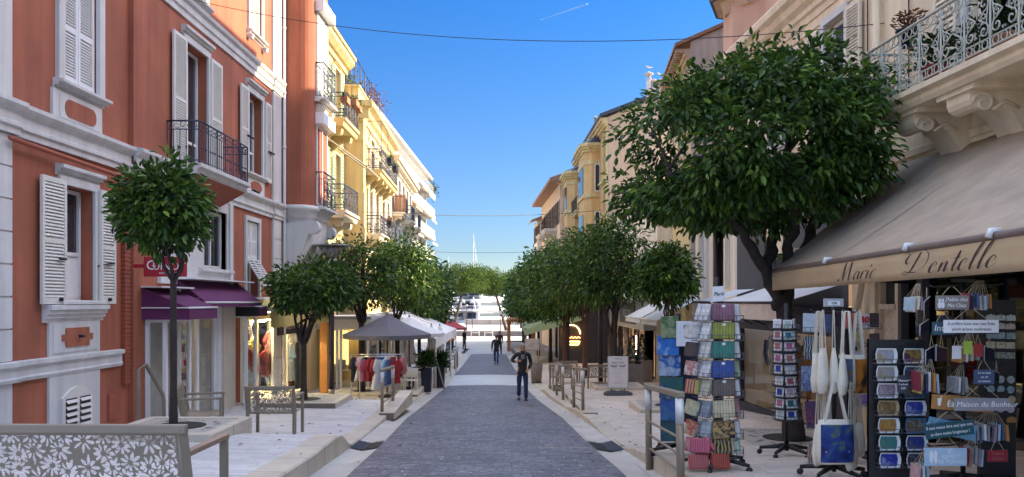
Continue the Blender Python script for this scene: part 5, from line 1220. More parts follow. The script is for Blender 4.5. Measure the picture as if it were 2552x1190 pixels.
otree('orange tree in the left row just before the red parasols', 1082, 46, (1010, 1128, 632, 812), 7, 170, 16, .23, r0=.1, spread=.25, flat=.75)
otree('farthest orange tree of the left row beside the pine trunk', 1105, 54, (1050, 1142, 645, 815), 8, 150, 16, .26, r0=.1, spread=.27, flat=.75)
otree('small orange tree with thin reddish branches behind the blue placemat rack', 1668, 18, (1580, 1752, 604, 760), 9, 170, 20, .15, bark=bark_red, fork_py=792, r0=.05, nl=6, sub=3, spread=.14, flat=.7)
otree('wide orange tree behind the lash studio board, with a low forked trunk', 1540, 26, (1392, 1650, 528, 760), 10, 330, 20, .17, fork_py=830, r0=.14, lean=-.22, spread=.2, flat=.6, sub=5)
otree('orange tree behind the right bench, reddish trunk', 1458, 33, (1335, 1560, 565, 775), 11, 280, 18, .19, bark=bark_red, fork_py=800, r0=.12, spread=.22, flat=.7)
otree('orange tree beside the right lamp post', 1408, 39, (1300, 1490, 590, 800), 12, 260, 18, .21, bark=bark_red, fork_py=805, r0=.12, spread=.24, flat=.7)
otree('orange tree shading the first green terrace awning', 1372, 46, (1282, 1455, 600, 805), 13, 220, 18, .24, r0=.11, spread=.27, flat=.75)
otree('orange tree in the right row behind the walking man', 1342, 53, (1262, 1410, 625, 808), 14, 200, 16, .26, r0=.11, spread=.28, flat=.75)
otree('orange tree in the right row above the timber pergola', 1320, 60, (1250, 1380, 655, 808), 15, 190, 16, .29, r0=.11, spread=.3, flat=.75)
otree('farthest orange tree of the right row against the pines', 1305, 68, (1243, 1350, 690, 806), 16, 150, 16, .3, r0=.11, spread=.3, flat=.75)
# umbrella pines on the quay
def pine(label, px, Y, pyb, fork, crown, seed, lean=0, ncl=150):
    x = (px-CX)*Y/FP; zb_ = g(Y); z = lambda py: P(0, py, Y)[2]; cx = P((crown[0]+crown[1])/2, 0, Y)[0]; rx = (crown[1]-crown[0])/2*Y/FP; rz = (z(crown[2])-z(crown[3]))/1.5
    fx = P(fork[0], 0, Y)[0]
    tree('umbrella_pine', label, (x, Y, zb_), (fx, Y, z(fork[1])), (cx, Y, z(crown[3])+rz*.45), (rx-.5, rx-.5, rz-.3), ncl, 60, .3, seed, leaf_pine, bark_pine, .2, 'umbrella pines on the quay', 'pine tree', 5, 3, .42, .3, .45, droop=0, holes=3, wid=.3)
pine('umbrella pine with an upright trunk on the quay, left one', 1128, 104, 810, (1150, 735), (1078, 1222, 656, 728), 21)
pine('umbrella pine with a leaning reddish trunk on the quay', 1262, 112, 810, (1234, 728), (1172, 1278, 668, 735), 22)
pine('umbrella pine mostly hidden behind the right row of trees', 1300, 122, 810, (1290, 735), (1245, 1345, 665, 722), 23)
pine('umbrella pine behind the left one, farther along the quay', 1112, 135, 810, (1120, 730), (1150, 1245, 662, 716), 24)
# tree grates: raised stone squares with an iron ring
perf = M('drilled_stone', (.42, .38, .33), .8, .25, 30, .4, 60)
def grate(label, x, y, w, h=.12):
    z = gz(x, y); t = thing('tree_planter', label, 'tree planter', (x, y, z), 'raised stone squares round the trees')
    m = MB(); a = w/2
    for (p, q) in (((-a, -a), (a, -a+.14)), ((-a, a-.14), (a, a)), ((-a, -a+.14), (-a+.14, a-.14)), ((a-.14, -a+.14), (a, a-.14))):
        m.box(x+p[0], x+q[0], y+p[1], y+q[1], z-.3, z+h+.006)
    m.build('kerb', kerb_mat, t, bevel=.012)
    m = MB(); m.box(x-a+.14, x+a-.14, y-a+.14, y+a-.14, z-.2, z+h-.012); m.build('slab', perf, t)
    m = MB(); rg = random.Random(int(x*100))
    for i in range(46):
        an = rg.uniform(0, 2*pi); rr = rg.uniform(.42, a*.8); cx_, cy_ = x+rr*cos(an), y+rr*sin(an)
        if abs(cx_-x) > a-.2 or abs(cy_-y) > a-.2: continue
        m.add([(cx_+.05*cos(an), cy_+.05*sin(an), z+h-.008), (cx_-.014*sin(an), cy_+.014*cos(an), z+h-.008), (cx_-.05*cos(an), cy_-.05*sin(an), z+h-.008), (cx_+.014*sin(an), cy_-.014*cos(an), z+h-.008)], [(0, 1, 2, 3)])
    m.build('slots', black, t)
    m = MB(); m.lathe([(.0, h-.006), (.30, h-.006), (.34, h-.002), (.36, h-.008)], (x, y, z), 20); m.build('soil_ring', M('dark_soil', (.03, .025, .02), .95, .3, 20), t)
grate('raised stone tree square at the foot of the slim tree near the first bench', -4.55, 10.4, 1.5)
grate('raised stone tree square with a dark soil ring before the clothes shop', -5.2, 19.3, 1.9)
grate('raised stone tree square behind the clothes rack', -4.85, 24.9, 1.8)
grate('raised stone tree square under the big tree beside the card spinner', 4.1, 11.35, 1.7)
grate('raised stone tree square behind the blue placemat rack', 3.75, 18.1, 1.7)
grate('raised stone tree square behind the lash studio board', 3.6, 26.1, 1.7)
# ------------------------------------------------------------------ benches with cut-out flower backs
def flower_panel(w, h, seed, cell=.0055):
    """perforated sheet: grid mask with leaf-shaped cut-outs, as solid cells"""
    rng = np.random.default_rng(seed); nx, nz = int(w/cell), int(h/cell); X, Z = np.meshgrid((np.arange(nx)+.5)*cell, (np.arange(nz)+.5)*cell, indexing='ij'); cut = np.zeros((nx, nz), bool)
    cs = []
    for _ in range(900):
        c = np.array([rng.uniform(0, w), rng.uniform(0, h)])
        if all(np.hypot(*(c-k)) > .088 for k in cs): cs.append(c)
    for c in cs:
        k = rng.integers(8, 12); a0 = rng.uniform(0, 6.28)
        for j in range(k):
            a = a0+2*pi*j/k+rng.uniform(-.08, .08); l = rng.uniform(.05, .085); r0 = .014; wd = rng.uniform(.008, .0135)
            u = (X-c[0])*cos(a)+(Z-c[1])*sin(a); v = -(X-c[0])*sin(a)+(Z-c[1])*cos(a); t = (u-r0)/l
            own = np.ones_like(cut)
            d0 = np.hypot(X-c[0], Z-c[1])
            for q in cs:
                if q is not c and np.hypot(*(q-c)) < .22: own &= d0 < np.hypot(X-q[0], Z-q[1])-.004
            cut |= (t > 0) & (t < 1) & (np.abs(v) < wd*np.sin(np.clip(t, 0, 1)*pi)**.6) & own
    cut[:3] = cut[-3:] = False; cut[:, :3] = cut[:, -3:] = False
    return ~cut, cell
def sheet_mesh(mb, mask, cell, f, thick=.004):
    """merge cells along x into strips; f(x, z, side) -> point"""
    nx, nz = mask.shape
    for j in range(nz):
        i = 0
        while i < nx:
            if not mask[i, j]: i += 1; continue
            k = i
            while k < nx and mask[k, j]: k += 1
            a, b, c, d = i*cell, k*cell, j*cell, (j+1)*cell
            mb.add([f(a, c), f(b, c), f(b, d), f(a, d)], [(0, 1, 2, 3)]); i = k
def bench(w, seed, name, label, cat, fine=.006, fw=.055):
    """origin at ground under the back, sitter looks along +y"""
    t = thing(name, label, cat)
    H = .86; back = lambda z: -.10*(z-.42)/.44 if z > .42 else 0
    m = MB()
    m.box(-w/2, w/2, back(H)-.02, back(H)+.022, H-.055, H)
    m.build('top_rail', taupe_metal, t, bevel=.008)
    for s in (-1, 1):
        m = MB(); x = s*(w/2-.03); m.tube([(x, -.02, 0), (x, .0, .42), (x, back(H-.02), H-.02)], [.034, .034, .03], 4, False); m.build('leg', taupe_metal, t)
        m = MB(); m.box(x-.024, x+.024, .52, .56, 0, .655); m.build('leg', taupe_metal, t)
        m = MB(); m.box(x-.028, x+.028, back(.66), .57, .655, .69); m.build('armrest', M('worn_arm_wood', (.30, .20, .14), .6, .15, 12) if w > 1.2 else taupe_metal, t, bevel=.006)
    mk, c = flower_panel(w-.12, .42, seed, fine)
    m = MB(); sheet_mesh(m, mk, c, lambda x, z: (x-(w-.12)/2, back(.39+z)-.0+.10*max(0, .08-z)**1.0*3, .39+z)); o = m.build('backrest', taupe_metal, t)
    mo = o.modifiers.new('thick', 'SOLIDIFY'); mo.thickness = .005; mo.offset = 0
    m = MB(); n = 10; pr = [(0.02+.52*i/n, .42-.035*sin(pi*i/n)-(.05*max(0, i/n-.85)/.15)) for i in range(n+1)]
    m.loft([[(x, y, z) for y, z in pr] for x in (-w/2+.06, w/2-.06)], True, False, False); o = m.build('seat', taupe_metal, t)
    mo = o.modifiers.new('thick', 'SOLIDIFY'); mo.thickness = .006
    return t
b1 = bench(1.95, 5, 'park_bench', 'long taupe metal bench seen from behind in the near left corner', 'bench', .0052)
xb = (487-CX)*4.72/FP-.975; put(b1, (xb, 4.72, gz(xb, 4.72)-.04), R(-1))
c1 = bench(.82, 8, 'park_chair', 'single seat metal park chair facing the parked clothes rack, second from the left bench', 'chair', .007); G2 = 'single metal park chairs'
def pc(o, px, Y, rz, lab):
    x = (px-CX)*Y/FP; put(o, (x, Y, gz(x, Y)), R(rz), lab, G2)
pc(c1, 676, 12.55, 2, 'single taupe park chair seen straight from behind, beside the clothes shop tree')
c2 = copy_tree(c1); pc(c2, 462, 12.1, -72, 'single taupe park chair turned side on, behind the slim left tree')
c3 = copy_tree(c1); pc(c3, 1398, 26.2, -14, 'taupe park chair on the right pavement left of the two lamp side trees')
c4 = copy_tree(c1); pc(c4, 1492, 26.6, 8, 'taupe park chair on the right pavement beside the lamp post')
c5 = copy_tree(c1); pc(c5, 1415, 30.5, 185, 'taupe park chair facing the camera farther back on the right pavement')
c6 = copy_tree(c1); pc(c6, 1122, 42, 0, 'far taupe park chair on the left pavement beside the bollards')
# ------------------------------------------------------------------ hoop barriers
def barrier(name, label):
    t = thing(name, label, 'barrier')
    for y in (0, 1):
        m = MB(); m.tube([(0, y*.95, -.05), (0, y*.95, .99)], .038, 10); m.build('post', taupe_metal, t)
        m = MB(); m.tube([(0, y*.95, .72), (0, y*.95, .965)], .0405, 10); m.build('pale_sleeve', pale_rail, t)
    m = MB(); m.box(-.04, .04, -.04, .99, .97, 1.03); m.build('top_rail', taupe_metal, t, bevel=.01)
    for i, z in enumerate((.26, .42, .58)): m = MB(); m.tube([(0, .02, z), (0, .93, z)], .015, 6); m.build('crossbar', taupe_metal, t)
    return t
br = barrier('hoop_barrier', ''); GB_ = 'metal hoop barriers along the kerb'
def pb(o, px, Y, rz, lab, z=None, sy=1):
    x = (px-CX)*Y/FP; put(o, (x, Y, gz(x, Y) if z is None else z), R(rz), lab, GB_); o.scale = (1, sy, 1)
def tilt(o, Y0, L): o.rotation_euler.x = math.atan2(gz(o.location.x, Y0+L)-gz(o.location.x, Y0), L)
pb(br, 1697, 7.35, -1, 'nearest taupe hoop barrier on the right kerb, in front of the racks', sy=2.0); tilt(br, 7.35, 1.9)
B2 = copy_tree(br); pb(B2, 1453, 17.9, 3, 'taupe hoop barrier on the right kerb left of the lash studio board', sy=1.7); tilt(B2, 17.9, 1.6)
B3 = copy_tree(br); pb(B3, 1403, 22.2, 3, 'taupe hoop barrier on the right kerb beside the walking man', sy=1.7); tilt(B3, 22.2, 1.6)
B4 = copy_tree(br); pb(B4, 952, 17.4, -1, 'taupe hoop barrier on the left kerb in front of the clothes rack', sy=1.5); tilt(B4, 17.4, 1.4)
B5 = copy_tree(br); pb(B5, 1112, 37, -2, 'far hoop barrier on the left kerb past the planters', sy=1.5)
B6 = copy_tree(br); pb(B6, 1133, 41, -2, 'farthest hoop barrier on the left kerb before the red parasols', sy=1.5)
t = thing('handrail', 'taupe ramp handrail in front of the beauty shop display case', 'handrail', P(380, 1050, 13.0))
x0_, x1_ = P(345, 0, 12.6)[0], P(408, 0, 13.4)[0]; m = MB()
m.tube([(x0_, 12.6, gz(x0_, 12.6)), (x0_, 12.6, -1.12), (x0_+.1, 12.65, -1.05), (x1_-.02, 13.4, -1.62), (x1_, 13.42, -1.75), (x1_, 13.42, gz(x1_, 13.42))], .032, 8); m.build('rail', taupe_metal, t)
# ------------------------------------------------------------------ street lamps
def lamp(label, px, Y, h, group='street lamps with glass cones', dark=None, head=True):
    x = (px-CX)*Y/FP; z = gz(x, Y); t = thing('street_lamp', label, 'street lamp', (x, Y, z), group)
    m = MB(); m.tube([(x, Y, z+.28), (x, Y, z+h-.55)], .085, 12); m.build('pole', M('aubergine_pole', (.028, .018, .03), .45, .1), t)
    m = MB(); m.tube([(x, Y, z-.05), (x, Y, z+.28)], .1, 12); m.lathe([(.16, 0), (.16, .03), (.1, .04)], (x, Y, z), 12); m.build('base', taupe_metal, t)
    m = MB(); m.lathe([(.06, -.56), (.11, -.5), (.14, -.42)], (x, Y, z+h), 14); m.build('collar', steel, t)
    m = MB(); m.lathe([(.12, -.44), (.40, -.02)], (x, Y, z+h), 20); o = m.build('glass_cone', Mclear('lamp_glass', (.75, .78, .8), .15) if 'lamp_glass' not in MATS else MATS['lamp_glass'], t)
    m = MB()
    for i in range(8): a = pi/4*i+.2; m.bar((x+.12*cos(a), Y+.12*sin(a), z+h-.43), (x+.4*cos(a), Y+.4*sin(a), z+h-.02), .008, 4)
    m.lathe([(.10, -.4), (.17, -.2), (.17, -.06), (.05, -.03)], (x, Y, z+h), 12); m.build('reflector', M('lamp_grey', (.34, .34, .36), .4), t)
    m = MB(); m.lathe([(.55, 0), (.6, .01), (.55, .03), (.1, .06)], (x, Y, z+h-.02), 24); m.build('cap', M('lamp_grey', (0, 0, 0)), t)
lamp('street lamp with a glass cone rising behind the clothes shop tree', 826, 23.2, 4.65)
lamp('street lamp over the white restaurant awning, half hidden by leaves', 1013, 38.5, 4.2)
lamp('street lamp pole beside the lash studio board, its head in the leaves', 1497, 27.2, 4.6)
lamp('street lamp among the tree trunks of the right row', 1416, 39, 3.75)
lamp('near street lamp pole behind the napkin spinner, its head hidden in the big tree', 1790, 12.6, 4.6)
# ------------------------------------------------------------------ advertising board
x, Y = (1540-CX)*23.6/FP, 23.6; z = gz(x, Y)
t = thing('pavement_board', 'white pavement sign board with two closed lashes on a dark rubber base', 'sign board', (x, Y, z))
m = MB()
for i, (rx_, ry_, zz) in enumerate(((.44, .30, 0), (.44, .30, .05), (.36, .22, .09), (.1, .1, .13))): pass
m.loft([[(x+rx_*(abs(cos(a))**.6)*(1 if cos(a) > 0 else -1), Y+ry_*(abs(sin(a))**.6)*(1 if sin(a) > 0 else -1), z+zz+.02*math.cos(2*a)) for a in [2*pi*i/24 for i in range(24)]] for rx_, ry_, zz in ((.44, .30, 0), (.44, .30, .05), (.34, .2, .10), (.1, .1, .13))]); m.build('base', M('grey_rubber', (.06, .06, .065), .8), t)
m = MB()
for s in (-1, 1): m.bar((x+s*.2, Y, z+.08), (x+s*.2, Y, z+.22), .02, 6)
m.parts('spring_foot', black, t)
fx = .32; m = MB(); m.box(x-fx, x+fx, Y-.03, Y+.03, z+.2, z+1.2); m.build('frame', M('silver_frame', (.5, .5, .5), .35, metal=.4), t, bevel=.02)
m = MB(); m.box(x-fx+.03, x+fx-.03, Y-.036, Y-.03, z+.23, z+1.17); m.build('poster', M('pale_poster', (.66, .62, .62), .5, .03), t)
inkm = M('ink', (.05, .04, .05), .7)
text('THE BAR', .06, inkm, 'lettering', t, (x, Y-.038, z+1.12), (1, 0, 0), (0, 0, 1)); text('BEAUTIFUL', .075, inkm, 'lettering', t, (x, Y-.038, z+1.0), (1, 0, 0), (0, 0, 1))
m = MB()
for s in (-1, 1):
    cx_ = x+s*.13; m.tube([(cx_+.085*cos(a), Y-.038, z+.93-.035*sin(a)) for a in [pi*i/10 for i in range(11)]], .011, 4)
    for i in range(1, 10): a = pi*i/10; m.tube([(cx_+.085*cos(a), Y-.038, z+.93-.035*sin(a)), (cx_+.115*cos(a), Y-.038, z+.915-.06*sin(a))], .005, 3)
m.parts('lash', inkm, t)
for i, (s_, zz) in enumerate((('NOS PRESTATIONS', .8), ('Rehaussement 45', .70), ('Extension 70', .64), ('Volume 90', .58), ('Teinture 20', .52), ('SUR RENDEZ VOUS', .38))): text(s_, .035, M('pale_ink', (.35, .33, .34), .7), 'lettering', t, (x, Y-.038, z+zz), (1, 0, 0), (0, 0, 1))
# ------------------------------------------------------------------ parasols, planters, terrace
def parasol(name, label, x, y, zr, zt, r, mat, under, group=None, n=8, pole=True):
    z0 = gz(x, y); t = thing(name, label, 'parasol', (x, y, z0), group)
    ring = lambda rr, zz, sag=0: [(x+rr*cos(2*pi*(i+.5)/n/2)*(1-(sag if i % 2 else 0)), y+rr*sin(2*pi*(i+.5)/n/2)*(1-(sag if i % 2 else 0)), zz+(0 if i % 2 == 0 else -.01)) for i in range(2*n)]
    m = MB(); m.loft([ring(r, zr, .05), ring(r*.55, lerp(zr, zt, .40), .02), ring(r*.12, zt-.06), ring(.01, zt)], False, True, False); o = m.build('canopy', mat, t)
    mo = o.modifiers.new('thick', 'SOLIDIFY'); mo.thickness = .008
    m = MB(); m.loft([ring(r, zr-.13, .05), ring(r*1.004, zr, .05)], False, True, False); m.build('valance', under, t)
    m = MB(); m.tube([(x, y, z0), (x, y, zt+.08)], .03, 8)
    for i in range(n): a = 2*pi*(2*i+.5)/n/2; m.bar((x+r*cos(a), y+r*sin(a), zr-.01), (x, y, zt-.12), .012, 4)
    m.build('pole', M('parasol_pole', (.10, .09, .09), .5), t)
    m = MB(); m.lathe([(.28, 0), (.28, .06), (.06, .09)], (x, y, z0), 12); m.build('base', black, t)
parasol('parasol', 'grey market parasol open behind the clothes rack', P(965, 0, 23.9)[0], 23.9, -1.02, -.42, 1.36, grey_canvas, grey_canvas)
parasol('parasol', 'cream parasol behind the grey one, under the white awning', P(1020, 0, 27.2)[0], 27.2, -1.12, -.55, 1.25, white_canvas, white_canvas)
for i, (px, Y) in enumerate(((1095, 58), (1118, 61), (1130, 66))): parasol('parasol', ('nearest', 'middle', 'farthest')[i]+' of the three red parasols at the left end of the street', P(px, 0, Y)[0], Y, P(0, 818, Y)[2], P(0, 800, Y)[2], 1.2, red_canvas, red_canvas, 'red parasols at the harbour end')
# two dark planters with grassy shrubs
def planter(label, px, Y, h, w, seed, lk='bamboo'):
    x = (px-CX)*Y/FP; z = gz(x, Y); t = thing('planter', label, 'planter', (x, Y, z), 'tall navy planters')
    m = MB(); a = w/2; m.loft([[(x-s, Y-s, z+zz), (x+s, Y-s, z+zz), (x+s, Y+s, z+zz), (x-s, Y+s, z+zz)] for s, zz in ((a*.85, 0), (a, h), (a*.9, h), (a*.9, h-.05))], False); m.build('pot', navy, t)
    rng = np.random.default_rng(seed); p = []; d = []
    for i in range(240): an = rng.uniform(0, 6.28); rr = rng.uniform(0, w*.35); p.append((x+rr*cos(an), Y+rr*sin(an), z+h+rng.uniform(-.05, .35))); d.append((cos(an)*rng.uniform(.2, 1), sin(an)*rng.uniform(.2, 1), rng.uniform(.3, 1.4)))
    leaf_mesh('foliage', p, d, .38, leaf_gen, t, rng, .1, .09)
planter('tall navy planter with grassy leaves at the terrace edge, nearer one', 1063, 26.2, .82, .36, 1); planter('tall navy planter with grassy leaves at the terrace edge, farther one', 1097, 29, .8, .36, 2)
t = thing('sign_stand', 'folding wooden menu stand leaning beside the far planter', 'menu stand', P(1098, 950, 28)); x, Y, z = P(1100, 960, 28)
m = MB(); z = gz(x, Y); m.bar((x+.12, Y, z), (x-.32, Y+.1, z+1.5), .03, 4); m.bar((x-.3, Y+.4, z), (x-.3, Y+.1, z+1.5), .025, 4); m.parts('leg', taupe_metal, t)
# terrace tables and chairs
def cafe_chair(name, label):
    t = thing(name, label, 'chair')
    m = MB(); m.box(-.21, .21, -.2, .22, .43, .46); m.build('seat', white_lac, t)
    m = MB(); m.loft([[(x, -.2-.05*(z-.45)-.03*(1-(x/.22)**2), z) for x in (-.22, -.11, 0, .11, .22)] for z in (.55, .7, .86)], True, False, False); o = m.build('backrest', white_lac, t); mo = o.modifiers.new('thick', 'SOLIDIFY'); mo.thickness = .02
    for sx in (-1, 1):
        m = MB(); m.bar((sx*.2, -.22, 0), (sx*.2, -.22, .8), .014, 5); m.build('leg', white_lac, t)
        m = MB(); m.bar((sx*.2, .22, 0), (sx*.19, .2, .44), .014, 5); m.build('leg', white_lac, t)
    return t
cc = cafe_chair('cafe_chair', ''); GCH = 'pale cafe chairs on the restaurant terrace'
sp_ = [(1025, 25.5, 10, 'pale cafe chair beside the nearer planter'), (1003, 25.8, 60, 'pale cafe chair behind the clothes rack, right end'), (1045, 29.5, 170, 'pale cafe chair under the cream parasol'), (985, 30, 90, 'pale cafe chair deep under the white awning'), (815, 28.2, 20, 'pale cafe chair inside the veranda behind the lamp post'), (860, 28.4, -30, 'pale cafe chair inside the veranda right of the lamp post')]
for i, (px, Y, a, lab) in enumerate(sp_):
    o = cc if i == 0 else copy_tree(cc); x = (px-CX)*Y/FP; put(o, (x, Y, gz(x, Y)+(.1 if px < 900 else 0)), R(a), lab, GCH)
for px, Y, lab in ((1030, 27.5, 'small white cafe table under the cream parasol'), (838, 28.8, 'small white cafe table inside the veranda')):
    x = (px-CX)*Y/FP; z = gz(x, Y); t = thing('cafe_table', lab, 'table', (x, Y, z)); m = MB(); m.lathe([(.36, .72), (.36, .75)], (x, Y, z), 16); m.build('top', white_lac, t); m = MB(); m.tube([(x, Y, z), (x, Y, z+.72)], .03, 6); m.lathe([(.24, 0), (.24, .03), (.03, .05)], (x, Y, z), 10); m.build('foot', iron, t)
# folded white parasol covers and hung linen at the terrace edge
for px, Y, lab in ((1075, 31, 'closed off-white parasol tied at the terrace edge, nearer'), (1096, 33.5, 'closed off-white parasol tied at the terrace edge, farther'), (1022, 29.5, 'half folded off-white parasol above the cafe chairs')):
    x = (px-CX)*Y/FP; z = gz(x, Y); t = thing('folded_parasol', lab, 'parasol', (x, Y, z), 'folded parasols on the terrace')
    m = MB(); m.loft([[(x+rr*(1+.25*cos(6*a))*cos(a), Y+rr*(1+.25*cos(6*a))*sin(a), z+zz) for a in [2*pi*i/24 for i in range(24)]] for rr, zz in ((.22, .75), (.2, 1.1), (.12, 1.5), (.14, 1.9), (.04, 2.25))]); m.build('cloth', white_canvas, t)
    m = MB(); m.tube([(x, Y, z), (x, Y, z+2.35)], .025, 6); m.build('pole', iron, t)
# right hand terrace: pergola posts, green awnings, bins
t = thing('pergola', 'orange brown timber pergola at the harbour end of the right terrace', 'pergola', (P(1275, 0, 63)[0], 63, g(63)))
m = MB()
for Y in (60, 63.5, 67):
    x = P(1268, 0, 60)[0]; m.box(x-.12, x+.12, Y-.12, Y+.12, g(Y)-.05, P(0, 803, 60)[2]); 
    m.box(x+1.9, x+2.1, Y-.12, Y+.12, g(Y)-.05, P(0, 803, 60)[2])
m.parts('post', wood_or, t); m = MB(); m.box(x-.2, x+2.3, 59.6, 67.4, P(0, 803, 60)[2], P(0, 797, 60)[2]); m.build('roof', wood_or, t)
for i, (Y0, Y1, px, py) in enumerate(((44, 50, 1300, 0), (51, 58, 1285, 0))):
    t = thing('awning', ('nearer' if i == 0 else 'farther')+' olive green terrace awning on the right', 'awning', (P(px, 0, Y0)[0], Y0, -1.2), 'olive terrace awnings')
    xo = .75; m = MB(); m.loft([[(xo, Y, -1.62), (xo+1.8, Y, -1.15), (xo+3.6, Y, -.75)] for Y in (Y0, (Y0+Y1)/2, Y1)], False, False, False); m.build('canopy', green_canvas, t)
    m = MB(); m.add([(xo, Y0, -1.62), (xo, Y1, -1.62), (xo, Y1, -1.95), (xo, Y0, -1.95)], [(0, 1, 2, 3)]); m.add([(xo, Y0, -1.62), (xo+3.6, Y0, -.75), (xo+3.6, Y0, -1.0), (xo, Y0, -1.95)], [(0, 1, 2, 3)]); m.build('valance', green_canvas, t)
    m = MB()
    for Y in (Y0+.1, Y1-.1):
        for xx in (xo+.05, xo+2.2): m.bar((xx, Y, gz(xx, Y)), (xx, Y, -1.55 if xx < 1 else -1.1), .05, 6)
    m.build('frame', M('dark_post', (.03, .02, .02), .6), t)
t = thing('burger_restaurant', 'dark burger restaurant under the right row of trees', 'restaurant', (4.5, 45.2, g(45)))
m = MB(); m.box(2.75, 5.6, 44.6, 44.9, -4.2, -.2); m.box(2.6, 5.6, 44.3, 45.0, -.2, .0); m.build('dark_front', M('burger_front', (.03, .028, .03), .5), t)
xs, zs = P(1425, 833, 44.4)[0], P(0, 838, 44.4)[2]
neon = Memit('neon_tube', (1, .60, .16), 2.2); t2 = thing('neon_sign', 'glowing yellow neon burger outline on the dark restaurant front', 'neon sign', (xs, 44.5, zs))
m = MB(); m.tube([(xs+.5*cos(a), 44.5, zs+.12+.52*sin(a)) for a in [pi*i/16 for i in range(17)]]+[(xs-.5, 44.5, zs+.12)], .03, 6); m.tube([(xs-.48, 44.5, zs-.33), (xs-.4, 44.5, zs-.5), (xs+.4, 44.5, zs-.5), (xs+.48, 44.5, zs-.33), (xs-.48, 44.5, zs-.33)], .03, 6); m.build('bun_tube', neon, t2)
m = MB(); m.tube([(xs-.5+.1*i, 44.5, zs-.12+.06*(i % 2)) for i in range(11)], .03, 6); m.build('filling_tube', Memit('neon_red', (1, .22, .06), 2.0), t2)
def bin_(label, px, Y):
    x = (px-CX)*Y/FP; z = gz(x, Y); t = thing('litter_bin', label, 'litter bin', (x, Y, z), 'slatted litter bins'); m = MB()
    m.loft([[(x+r*cos(a), Y+r*sin(a), z+zz) for a in [2*pi*i/16 for i in range(16)]] for r, zz in ((.2, .03), (.25, .8), (.23, .8), (.21, .6))]); m.build('body', M('bin_wood', (.22, .17, .13), .7, .3, 20), t)
    m = MB(); m.lathe([(.21, 0), (.21, .04)], (x, Y, z), 14); m.build('foot', iron, t)
bin_('round slatted litter bin just behind the walking man', 1337, 30.5); 
t = thing('menu_board', 'pale menu board on an easel behind the walking man', 'menu board', P(1326, 880, 33)); x, Y, z = P(1326, 905, 33); m = MB(); m.box(x-.32, x+.32, Y-.03, Y+.03, z+.55, z+1.05); m.build('panel', M('menu_print', (.5, .42, .34), .6, .3, 4), t); m = MB(); 
for s in (-1, 1): m.bar((x+s*.28, Y, gz(x, Y)), (x+s*.28, Y, z+.6), .025, 5)
m.parts('leg', wood_or, t)
# planter cubes with cone shrubs by the grey shop
for i, (px, Y) in enumerate(((1576, 27.5), (1600, 30.5))):
    x = (px-CX)*Y/FP; z = gz(x, Y); t = thing('box_planter', ('nearer' if i == 0 else 'farther')+' brown box planter with a dark cone shrub by the grey shop', 'planter', (x, Y, z), 'box planters with cone shrubs')
    m = MB(); m.box(x-.36, x+.36, Y-.36, Y+.36, z-.02, z+.85); m.build('box', M('taupe_box', (.20, .17, .16), .6), t, bevel=.015)
    rng = np.random.default_rng(40+i); p = []; d = []
    for q in range(420): h_ = rng.uniform(0, 1)**1.4; an = rng.uniform(0, 6.28); rr = .26*(1-h_)*rng.uniform(.6, 1); p.append((x+rr*cos(an), Y+rr*sin(an), z+.85+h_*1.0)); d.append((cos(an), sin(an), .5))
    leaf_mesh('cone_shrub', p, d, .1, leaf_or2, t, rng, 0, .5)
# ------------------------------------------------------------------ kerb stones as blocks by the planters
def kblock(label, x0, x1, y0, y1, h0, h1):
    z0, z1 = gz(x0, y0)-.1, gz(x0, y1)-.1; m = MB(); m.add([(x0, y0, z0), (x1, y0, z0), (x1, y1, z1), (x0, y1, z1), (x0, y0, z0+.1+h0), (x1, y0, z0+.1+h0), (x1, y1, z1+.1+h1), (x0, y1, z1+.1+h1)], [(0, 1, 5, 4), (1, 2, 6, 5), (2, 3, 7, 6), (3, 0, 4, 7), (4, 5, 6, 7)])
    o = m.build('kerb_block', kerb_mat, None, (x0, y0, z0)); props(o, label, 'kerb stone')
kblock('sloping pale kerb stone beside the nearer planter', -3.35, -3.0, 24.2, 27.6, .06, .32); kblock('sloping pale kerb stone at the foot of the left hoop barrier', -3.0, -2.66, 17.2, 20.4, .05, .26)
kblock('sloping pale kerb stone under the hoop barriers on the right', 1.62, 1.95, 17.3, 23.9, .03, .1); kblock('short pink kerb stone behind the walking man on the right', 1.35, 1.65, 25.2, 28.6, .22, .06)
# ------------------------------------------------------------------ souvenir racks
rk = random.Random(7)
chrome = M('wire_chrome', (.10, .10, .11), .4, .1)
def col(name, c, rough=.6, var=.1, scale=10): return M('print_'+name, c, rough, var, scale)
def rack_base(t, x, y, z, r=.3, h=1.7, n=5, pole=.022, rot=.3):
    m = MB(); m.tube([(x, y, z+.06), (x, y, z+h)], pole, 8); m.build('pole', black, t)
    for i in range(n):
        a = rot+2*pi*i/n; c, s = cos(a), sin(a); m = MB(); m.tube([(x, y, z+.12), (x+r*c, y+r*s, z+.075)], [.03, .018], 6); f = m.build('foot', black, t)
        m = MB(); m.tube([(x+r*c-.018*s, y+r*s+.018*c, z+.03), (x+r*c+.018*s, y+r*s-.018*c, z+.03)], .03, 10); m.build('castor', black, f)
def oriented(a, tiltb=.12):
    """axes of a card facing outward at angle a"""
    o = Vector((cos(a), sin(a), 0)); r = Vector((-sin(a), cos(a), 0)); u = Vector((-cos(a)*tiltb, -sin(a)*tiltb, 1)).normalized(); n = r.cross(u); return r, u, n
